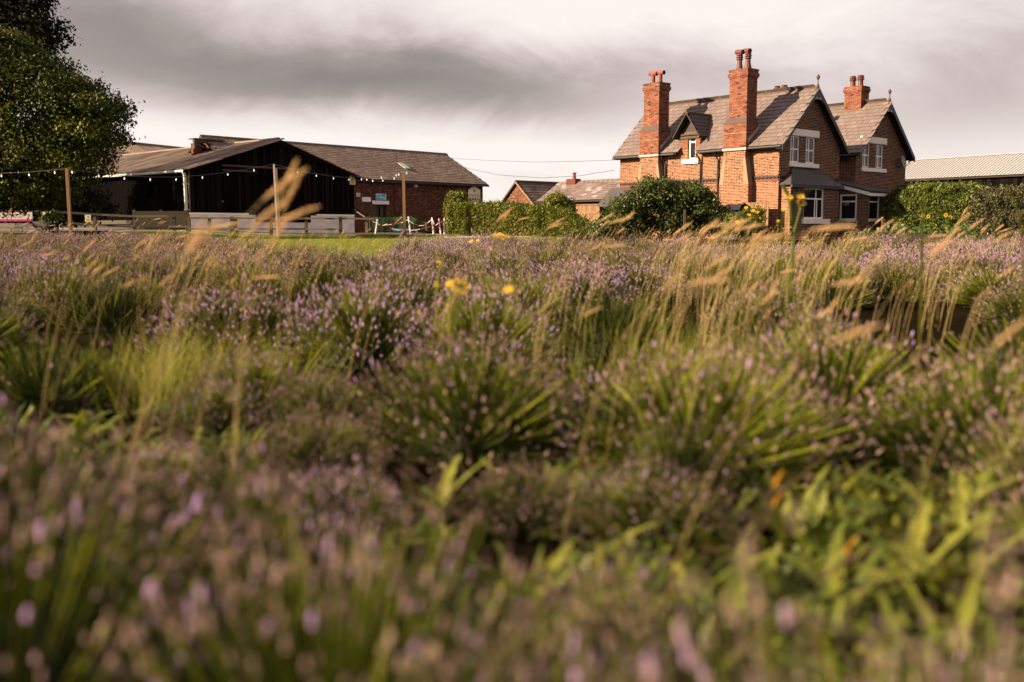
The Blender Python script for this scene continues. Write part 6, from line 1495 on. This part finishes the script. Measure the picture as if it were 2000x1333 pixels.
# timber edging right of the house
te = tag(empty('timber_edging', (14.3, 38.6, gz(14.3, 38.6))), 'low pale timber edging board in front of the right hedge', 'edging'); eo = te.location
z = at(1780, 457.5, 38.6).z - eo.z
for k, (xa, xb) in enumerate(((1688, 1735), (1735.4, 1782), (1782.4, 1826), (1826.4, 1873))):
    p, q = at(xa, 458, 38.6) - eo, at(xb, 458, 38.6) - eo
    MB().box(p.x, q.x - .01, -.05, .0, -.1, z / 2 - .004, rr.random()).build('edging_board', M['wood'], te); MB().box(p.x, q.x - .01, -.055, -.005, z / 2, z + rr.uniform(-.01, .01), .6 + .4 * rr.random()).build('edging_board', M['wood'], te)
o = post('wooden_stake', 'short pale round stake right of the porch window', 1725, 428, 457, 40.5, .05, M['wood'])
# sunflowers
def leaf_plane(mb, p, d, L, w, t, curl=.35, seg=5, lobes=False):
    p = Vector(p); d = Vector(d).normalized(); side = d.cross(Vector((0, 0, 1))); side = side.normalized() if side.length > .05 else Vector((1, 0, 0)); i = len(mb.v); q = p.copy(); dd = d.copy()
    for k in range(seg + 1):
        u = k / seg; ww = w * math.sin(math.pi * min(.98, .08 + u * .92)) ** .7
        if lobes and k % 2: ww *= .55
        up = side.cross(dd).normalized() * ww * .25
        mb.v += [tuple(q - side * ww + up), tuple(q), tuple(q + side * ww + up)]; dd = (dd - Vector((0, 0, curl / seg * 1.6))).normalized(); q = q + dd * (L / seg)
    for k in range(seg):
        a = i + 3 * k; mb.f += [(a, a + 1, a + 4, a + 3), (a + 1, a + 2, a + 5, a + 4)]; mb.t += [t, t + .08]; mb.mi += [mb.cur] * 2
def flower(parent, p, facing, r, name='flower_head', centre=.42, petals=14, pm='petal'):
    p = Vector(p); n = Vector(facing).normalized(); x = n.cross(Vector((0, 0, 1))).normalized(); y = n.cross(x); mb = MB()
    for k in range(petals):
        a = 2 * math.pi * k / petals; d = x * math.cos(a) + y * math.sin(a); s_ = n.cross(d) * r * .20
        mb.face([p + d * r * .3, p + d * r * .7 - s_ + n * r * .1, p + d * r + n * .02 * r, p + d * r * .7 + s_ + n * r * .1], random.random())
    h = mb.build(name, M[pm], parent); m2 = MB(); m2.tube([p - n * r * .1, p + n * r * .10, p + n * r * .16], [r * centre, r * centre, r * .1], 10); m2.build('flower_disc', M['seed'] if centre > .3 else M[pm], h); return h
for k, (px, py, xb, lab) in enumerate(((1811.7, 423, 1808, 'sunflower with its open head second from the left'), (1801, 422.5, 1792, 'leafy sunflower leaning left, paler smaller head'), (1846, 420.5, 1842, 'tall sunflower with head tipped upward, third from left'), (1855, 424.5, 1856, 'rightmost sunflower by the right hedge'))):
    Y = 42.5 + .3 * k; P = at(px, py, Y); b = at(xb, 455, Y); b.z = gz(b.x, Y); e = tag(empty('sunflower', b), lab, 'sunflower'); h = P - b; random.seed(300 + k)
    MB().tube([(0, 0, 0), (h.x * .3, 0, h.z * .5), (h.x, 0, h.z)], [.025, .02, .014], 6).build('stem', M['leafF'], e)
    flower(e, (h.x, -.06, h.z), (-.2, -1, .25), .09)
    for j in range(16):
        a = random.uniform(0, 6.28); z = h.z * random.uniform(.15, .98); mb = MB(); leaf_plane(mb, (h.x * z / h.z, 0, z), (math.cos(a) * 1.0, math.sin(a) * .8, .35), random.uniform(.30, .48), random.uniform(.07, .11), .5); mb.build('leaf', M['leafF'], e)
crown('leaves', M['leafF'], tag(empty('low_flower_bed', (16.5, 41.0, gz(16.5, 41))), 'low leafy bed with small orange and white flowers before the right hedge', 'flower bed'), [(-.6, 0, .35, .9, .4, .35), (.8, .2, .4, 1.0, .4, .35), (2.0, 0, .35, .8, .4, .35), (-2.0, 0, .25, .8, .4, .25)], 2600, .06, 321, clump=.12)
fb = bpy.data.objects['low_flower_bed']
for (px, py, m_) in ((1777, 453, 'opetal'), (1850, 452, 'opetal'), (1762, 440, 'whitep'), (1714, 447, 'whitep'), (1735, 443, 'whitep'), (1848, 446, 'opetal')):
    P = at(px, py, 40.3) - fb.location; flower(fb, P, (0, -1, .3), .06, 'small_flower', .2, 7, m_)
# yellow-flowered plants near the fence panel
for k, (px, py, d) in enumerate(((1478, 414, 33), (1457, 406, 34))):
    pass

# ================================================================== GRASS STALKS (individuals)
def stalk_kind(seed, lean, plen, fuzz, curve):
    random.seed(seed); pts = []; p = Vector((0, 0, 0)); ang = .03
    N = 12
    for k in range(N + 1):
        pts.append(p.copy()); f_ = k / N; ang = lean * f_ ** curve; p = p + Vector((math.sin(ang), random.uniform(-.02, .02), math.cos(ang))) / N
    tip0 = pts[-1].copy(); mb = MB(); mb.tube(pts, [.0014 - .0007 * k / N for k in range(N + 1)], 4, .6, False); stem = mb.mesh('grass_stalk', M['straw'])
    # plume continues the curve
    pm = MB(); q = tip0.copy(); qs = []; M_ = 9
    for k in range(M_ + 1):
        qs.append(q.copy()); ang += .35 * lean * .35 / M_; q = q + Vector((math.sin(ang), 0, math.cos(ang))) * (plen / M_)
    pm.tube(qs, [fuzz * .30 * math.sin(math.pi * min(.97, .1 + .88 * k / M_)) + .001 for k in range(M_ + 1)], 5, .4, False)
    for k in range(210):
        u = random.random() ** .9; i = min(M_ - 1, int(u * M_)); c = qs[i].lerp(qs[i + 1], u * M_ - i); d = (qs[i + 1] - qs[i]).normalized(); rad = fuzz * (math.sin(math.pi * min(.98, .12 + u * .86)) ** .6)
        o = Vector((random.gauss(0, 1), random.gauss(0, 1), random.gauss(0, 1))).cross(d).normalized(); dd = (d * 1.0 + o * .75).normalized(); L_ = rad * random.uniform(.9, 1.7); s_ = dd.cross(o).normalized() * .0011
        pm.face([c - s_, c + s_, c + dd * L_ + s_ * .3, c + dd * L_ - s_ * .3], random.random())
    return stem, pm.mesh('seed_head', M['plume']), qs[-1]
TR = random.Random(55)
KINDS = [stalk_kind(401, .66, .13, .013, 2.2), stalk_kind(402, .9, .15, .012, 2.4), stalk_kind(403, .42, .11, .011, 1.8), stalk_kind(404, 1.2, .14, .014, 3.0), stalk_kind(405, .72, .10, .015, 1.6)]
def stalk(px, py, d, k, label=None, group='dry grass stalks leaning right above the lavender'):
    P = at(px, py, d); stem, pl, tip = KINDS[k]; th = TR.uniform(.0, .28); tip = Matrix.Rotation(th, 3, 'Y') @ tip; g_ = gz(P.x, d); s = (P.z - g_) / tip.z
    if s <= 0: return
    o = link_obj('grass_stalk', stem); o.scale = (s, s, s); o.location = (P.x - tip.x * s, d, g_); o.rotation_euler = (0, th, 0)
    tag(o, label or 'dry golden grass stalk leaning right above the lavender', 'grass stalk', None if label else group); c = link_obj('seed_head', pl, o); return o
SPEC = [(580, 311, 3.0, 2, 'tallest blurred grass plume in front of the barn door pole'), (599, 330, 2.9, 0, 'blurred grass plume just right of the barn door pole, second highest'), (584, 346, 3.1, 2, 'blurred grass plume crossing the barn door pole, third highest'),
        (563, 388, 2.7, 0, 'blurred grass plume low across the barn door pole'), (624, 404, 2.9, 1, 'arched blurred grass plume right of the barn door pole before the fence'), (566, 425, 3.2, 2, 'blurred short grass plume before the barn fence under the pole'),
        (398, 430, 2.8, 2, 'blurred grass plume at the foot of the white downpipe'), (430, 430, 2.7, 0, 'pinkish blurred grass plume before the white block base'), (1670, 443, 3.4, 3, 'arched orange blurred plume in front of the porch window'),
        (1726, 634, 2.2, 1, 'large blurred plume on a long stem right of centre'), (1425, 547, 3.0, 3, 'blurred horizontal grass plume in the right middle of the field'), (1690, 548, 3.4, 3, 'long arched plume below the porch'),
        (2003, 625, 2.3, 0, 'plume stem leaving the right edge of the picture'), (785, 424, 14, 0, 'small sharp plume before the barn door, left of its post'), (790, 450, 10, 2, 'low plume leaning at the foot of the brick barn post'),
        (1892, 404, 9, 2, 'highest plume in front of the right hedge'), (1896, 417, 6.5, 0, 'long plume in front of the right hedge, left one'), (1920, 428, 7, 0, 'plume in front of the right hedge, middle one'), (1932, 438, 8, 2, 'plume in front of the right hedge, right one')]
for q in SPEC: stalk(*q)
rr = random.Random(77)
SH = [(88, 412, 16), (22, 407, 9), (35, 424, 20), (57, 435, 18), (70, 449, 14), (122, 437, 22), (143, 436, 20), (172, 434, 17), (194, 435, 13), (186, 447, 16), (108, 440, 22), (270, 427, 21), (284, 434, 24), (315, 427, 20), (319, 431, 22), (325, 432, 19), (352, 440, 24),
      (145, 455, 12), (135, 468, 10), (75, 452, 9), (66, 470, 8), (505, 447, 6), (468, 436, 5), (640, 452, 14), (660, 447, 16), (672, 452, 18), (725, 446, 18), (1010, 452, 20), (1000, 405, 7), (996, 412, 6.5), (1034, 425, 12), (1088, 440, 18), (1105, 425, 8), (1100, 436, 9),
      (1175, 418, 9), (1200, 417, 8), (1192, 430, 11), (1235, 425, 6), (1240, 415, 7), (1220, 445, 9), (1345, 436, 8), (1352, 434, 9), (1380, 440, 10), (1395, 436, 7), (1405, 430, 4.5), (1440, 425, 5), (1455, 430, 5.5), (1470, 424, 6), (1478, 432, 7), (1420, 438, 6), (1490, 440, 5),
      (1355, 455, 7), (1370, 462, 6), (1330, 448, 9), (1725, 425, 10), (1755, 434, 7), (1745, 430, 6), (1770, 445, 8), (1875, 445, 6), (1885, 452, 9), (1960, 440, 9), (1975, 446, 11), (1830, 450, 12), (1850, 460, 7), (1980, 452, 6)]
ORD = ['first', 'second', 'third', 'fourth', 'fifth', 'sixth', 'seventh', 'eighth', 'ninth', 'tenth', 'eleventh', 'twelfth', 'thirteenth', 'fourteenth', 'fifteenth', 'sixteenth', 'seventeenth', 'eighteenth', 'nineteenth', 'twentieth']
ZONES = [(118, 'below the banner on the left fence'), (240, 'around the far left light post'), (400, 'under the plank fence by the timber barn'), (620, 'below the barn doors'), (860, 'at the edge of the lawn'), (1130, 'in front of the clipped hedge'), (1330, 'left of the stake in the dark shrub'), (1430, 'right of the stake in the dark shrub'), (1600, 'in front of the brown panel fence'), (1800, 'below the porch windows'), (2100, 'in front of the brownish right hedge')]
def zone(px):
    lo = -999
    for k, (hi, nm) in enumerate(ZONES):
        if px < hi: return k, nm
ZC = {}
for px, py, d in sorted(SH):
    k, nm = zone(px); ZC[k] = ZC.get(k, 0) + 1
    o = stalk(px, py, d, rr.randrange(5), '%s fine dry grass head from the left %s' % (ORD[ZC[k] - 1], nm))
    if o: o['group'] = 'fine grass heads standing against the background'
for k in range(100):
    m_ = rr.random()
    px = rr.gauss(1500, 110) if m_ < .42 else rr.gauss(330, 130) if m_ < .68 else rr.uniform(1100, 2000) if m_ < .9 else rr.uniform(0, 2000)
    d = 3.2 + 15 * rr.random() ** 1.5; h = rr.uniform(.62, .93); py = 448 + FPX * (1 - .0105 * d - h) / d
    if d > edge(px) or d < row2_front((px - 1000) / FPX * d): continue
    stalk(px, py, d, rr.randrange(5))

# ================================================================== WEEDS, FLOWERS in the foreground
def weed_kind(seed, n, Lr, w):
    random.seed(seed); mb = MB()
    for k in range(n):
        a = 2 * math.pi * k / n + random.uniform(-.3, .3); leaf_plane(mb, (0, 0, random.uniform(0, .05)), (math.cos(a), math.sin(a), random.uniform(.35, 1.6)), random.uniform(*Lr), w * random.uniform(.7, 1.3), random.uniform(.1, .9), random.uniform(.3, .8), 7, True)
    return mb.mesh('leafy_weed', M['weed'])
WK = [weed_kind(501, 11, (.14, .26), .022), weed_kind(502, 14, (.10, .22), .030), weed_kind(503, 9, (.20, .34), .026), weed_kind(504, 16, (.08, .16), .016)]
WP = [(850, 935, 1.2), (860, 975, 1.0), (1010, 1075, 1.0), (1045, 1100, 1.1), (1180, 1010, 1.0), (1235, 1100, .9), (1380, 1130, .9), (1450, 1165, 1.1), (1510, 1190, .9), (1590, 1150, 1.1), (1680, 1000, 1.2), (1760, 1000, 1.5), (1850, 985, 1.8), (1900, 1010, 1.8), (1800, 1080, 1.5), (1870, 1100, 1.3), (1720, 1180, 1.2),
      (1790, 1200, 1.3), (1950, 1120, 1.4), (1980, 1200, 1.3), (1900, 1230, 1.1), (1660, 1110, 1.0), (340, 780, 1.4), (365, 760, 1.4), (415, 700, 1.2), (60, 840, 1.0), (160, 780, 1.0), (1590, 640, 1.7), (1620, 625, 1.6), (1570, 610, 1.5), (1990, 560, 2.2), (1960, 600, 1.8), (1120, 690, 1.2), (1560, 960, .9), (1330, 960, .9), (700, 990, .9),
      (1430, 1060, .9), (1920, 1060, 1.2), (1850, 1180, 1.1), (1500, 1110, .8), (1290, 1190, .8), (1640, 1190, 1.0), (940, 1110, .8), (1100, 1140, .9)]
rr = random.Random(8)
WZ = [(500, 'gap at the left'), (960, 'dark gap left of centre'), (1320, 'gap at the bottom centre'), (1600, 'gap right of centre'), (1780, 'gap at the lower right'), (2100, 'gap at the far right edge')]; WC = {}
WP = [q for i, q in enumerate(sorted(WP, key=lambda q: (q[0], q[1]))) if True]
for px, py, s in WP:
    k = [i for i, z_ in enumerate(WZ) if px < z_[0]][0]; up = py < 720; key = (k, up); WC[key] = WC.get(key, 0) + 1
    wl = '%s leafy green weed from the left in the %s' % (ORD[WC[key] - 1], WZ[k][1]) if not up else '%s leafy weed from the left in the far dark dips, %s' % (ORD[WC[key] - 1], WZ[k][1].replace('gap ', ''))
    s = min(s, 1.35) * .84
    d = .80 * FPX / (py - 448); x = (px - 1000) / FPX * d; o = link_obj('leafy_weed', rr.choice(WK)); o.location = (x, d, gz(x, d) - .01); o.rotation_euler = (0, 0, rr.uniform(0, 6.28)); o.scale = (s, s, s * rr.uniform(.9, 1.3))
    tag(o, wl, 'weed', 'leafy weeds between the lavender rows')
def flower_plant(label, px, py, d, heads, r, green=True, name='yellow_flower', disc=.2, pm='petal', cat='flower'):
    P = at(px, py, d); b = Vector((P.x - .04, d, gz(P.x, d))); e = tag(empty(name, b), label, cat); random.seed(int(px))
    for (hx, hy) in heads:
        q = at(hx, hy, d + random.uniform(-.03, .03)) - b; MB().tube([(0, 0, 0), (q.x * .2, 0, q.z * .55), (q.x, q.y, q.z)], [.004, .003, .002], 4).build('stem', M['grass'], e); flower(e, q, (random.uniform(-.4, .4), -.6, .8), r * random.uniform(.8, 1.2), 'flower_head', disc, 11, pm)
    return e
flower_plant('cluster of bright yellow ragwort flowers left of centre', 890, 560, 5.2, [(880, 553), (893, 548), (905, 552), (912, 561), (885, 562), (897, 565), (905, 570), (875, 556), (891, 572)], .020)
flower_plant('single yellow flower right of the ragwort cluster in the dark dip', 993, 567, 4.6, [(993, 566), (997, 569)], .026)
flower_plant('low yellow ragwort tips below the main cluster', 875, 600, 5.0, [(875, 597), (818, 612), (852, 557)], .014)
flower_plant('yellow flower clump near the gravel path', 975, 463, 15, [(968, 459), (976, 458), (983, 460), (972, 463), (980, 465), (964, 462), (986, 464), (990, 462)], .040)
flower_plant('small yellow flowers in the lavender below the gravel path', 925, 473, 12, [(920, 472), (926, 474), (933, 470), (958, 486), (962, 488)], .025)
flower_plant('small yellow blossom in lavender left of the ragwort cluster', 857, 513, 8, [(856, 512), (860, 514)], .022)
flower_plant('yellow flowering weed in front of the brown fence panel', 1478, 414, 24, [(1478, 415), (1457, 406), (1470, 412), (1463, 420), (1452, 432), (1440, 434)], .055)
flower_plant('small yellow flowers on a side stem left of the bay window', 1530, 411, 8.0, [(1530, 409), (1530, 413), (1537, 417), (1541, 407), (1520, 432)], .013)
e = flower_plant('tall blurred green stem with two yellow flowers before the bay window', 1548, 470, 7.5, [(1541, 385), (1563, 384), (1565, 397)], .040)
b = e.location
mb = MB(); q = [at(1550, 470, 7.5) - b, at(1547, 430, 7.5) - b, at(1543, 400, 7.5) - b, at(1536, 375, 7.5) - b, at(1528, 362, 7.5) - b]; mb.tube([Vector((.03, 0, 0))] + q, [.011, .011, .011, .012, .014, .016], 6); mb.build('thick_stem', M['weed'], e)
mb = MB(); mb.tube([at(1551, 455, 7.5) - b, at(1557, 430, 7.5) - b, at(1563, 410, 7.5) - b, at(1563, 390, 7.5) - b], [.011, .011, .011, .011], 6); mb.build('thick_stem', M['weed'], e)
# tall green blades in front of the right hedge
for (label, pts, d, w) in (('tall arching green grass blade in front of the sunflowers', [(1800, 560), (1801, 470), (1802, 430), (1806, 390), (1812, 368), (1822, 356)], 6.5, .012), ('dark green arching blade near the right edge of the hedge', [(2000, 560), (1998, 470), (1992, 430), (1982, 395), (1970, 372)], 4.8, .007)):
    P = [at(px, py, d) for px, py in pts]; root = Vector((P[0].x, d, gz(P[0].x, d))); mb = MB(); P = [root] + P; n = len(P); i0 = 0
    for k, p in enumerate(P):
        ww = w * (1 - k / (n - 1)) ** .5 * (1.0) + .001; mb.v += [tuple(p - root - Vector((ww, 0, 0))), tuple(p - root + Vector((ww, ww * .6, 0)))]
    for k in range(n - 1): a = 2 * k; mb.f.append((a, a + 1, a + 3, a + 2)); mb.t.append(.7); mb.mi.append(0)
    o = mb.build('tall_reed', M['grass']); o.location = root; tag(o, label, 'reed')
# withered orange leaves low on the right
for (label, px, py, d, s) in (('upper withered orange leaf lit by the sun, lower right', 1514, 922, 2.6, .042), ('orange leaf just below the upper withered leaf', 1513, 964, 2.55, .036), ('elongated orange leaf hanging low on the right', 1652, 1052, 2.3, .044)):
    p = at(px, py, d); mb = MB(); leaf_plane(mb, (0, 0, -s), (.25, -.15, 1), s * 1.35, s * .42, .6, .5, 5); o = mb.build('withered_leaf', M['opetal']); o.location = p; tag(o, label, 'leaf')
    z0 = gz(p.x, d) - p.z; MB().tube([(-.08, .05, z0), (-.05, .02, z0 * .5), (0, 0, -s)], .003, 4).build('stalk', M['deadw'], o)
o = MB().tube([Vector((0, 0, 0)), Vector((.12, 0, .002)), Vector((.22, .02, -.002))], [.008, .009, .004], 5).build('straw_stem', M['straw']); o.location = at(1268, 965, 3.3); tag(o, 'pale straw lying level in the dark gap right of centre', 'straw')
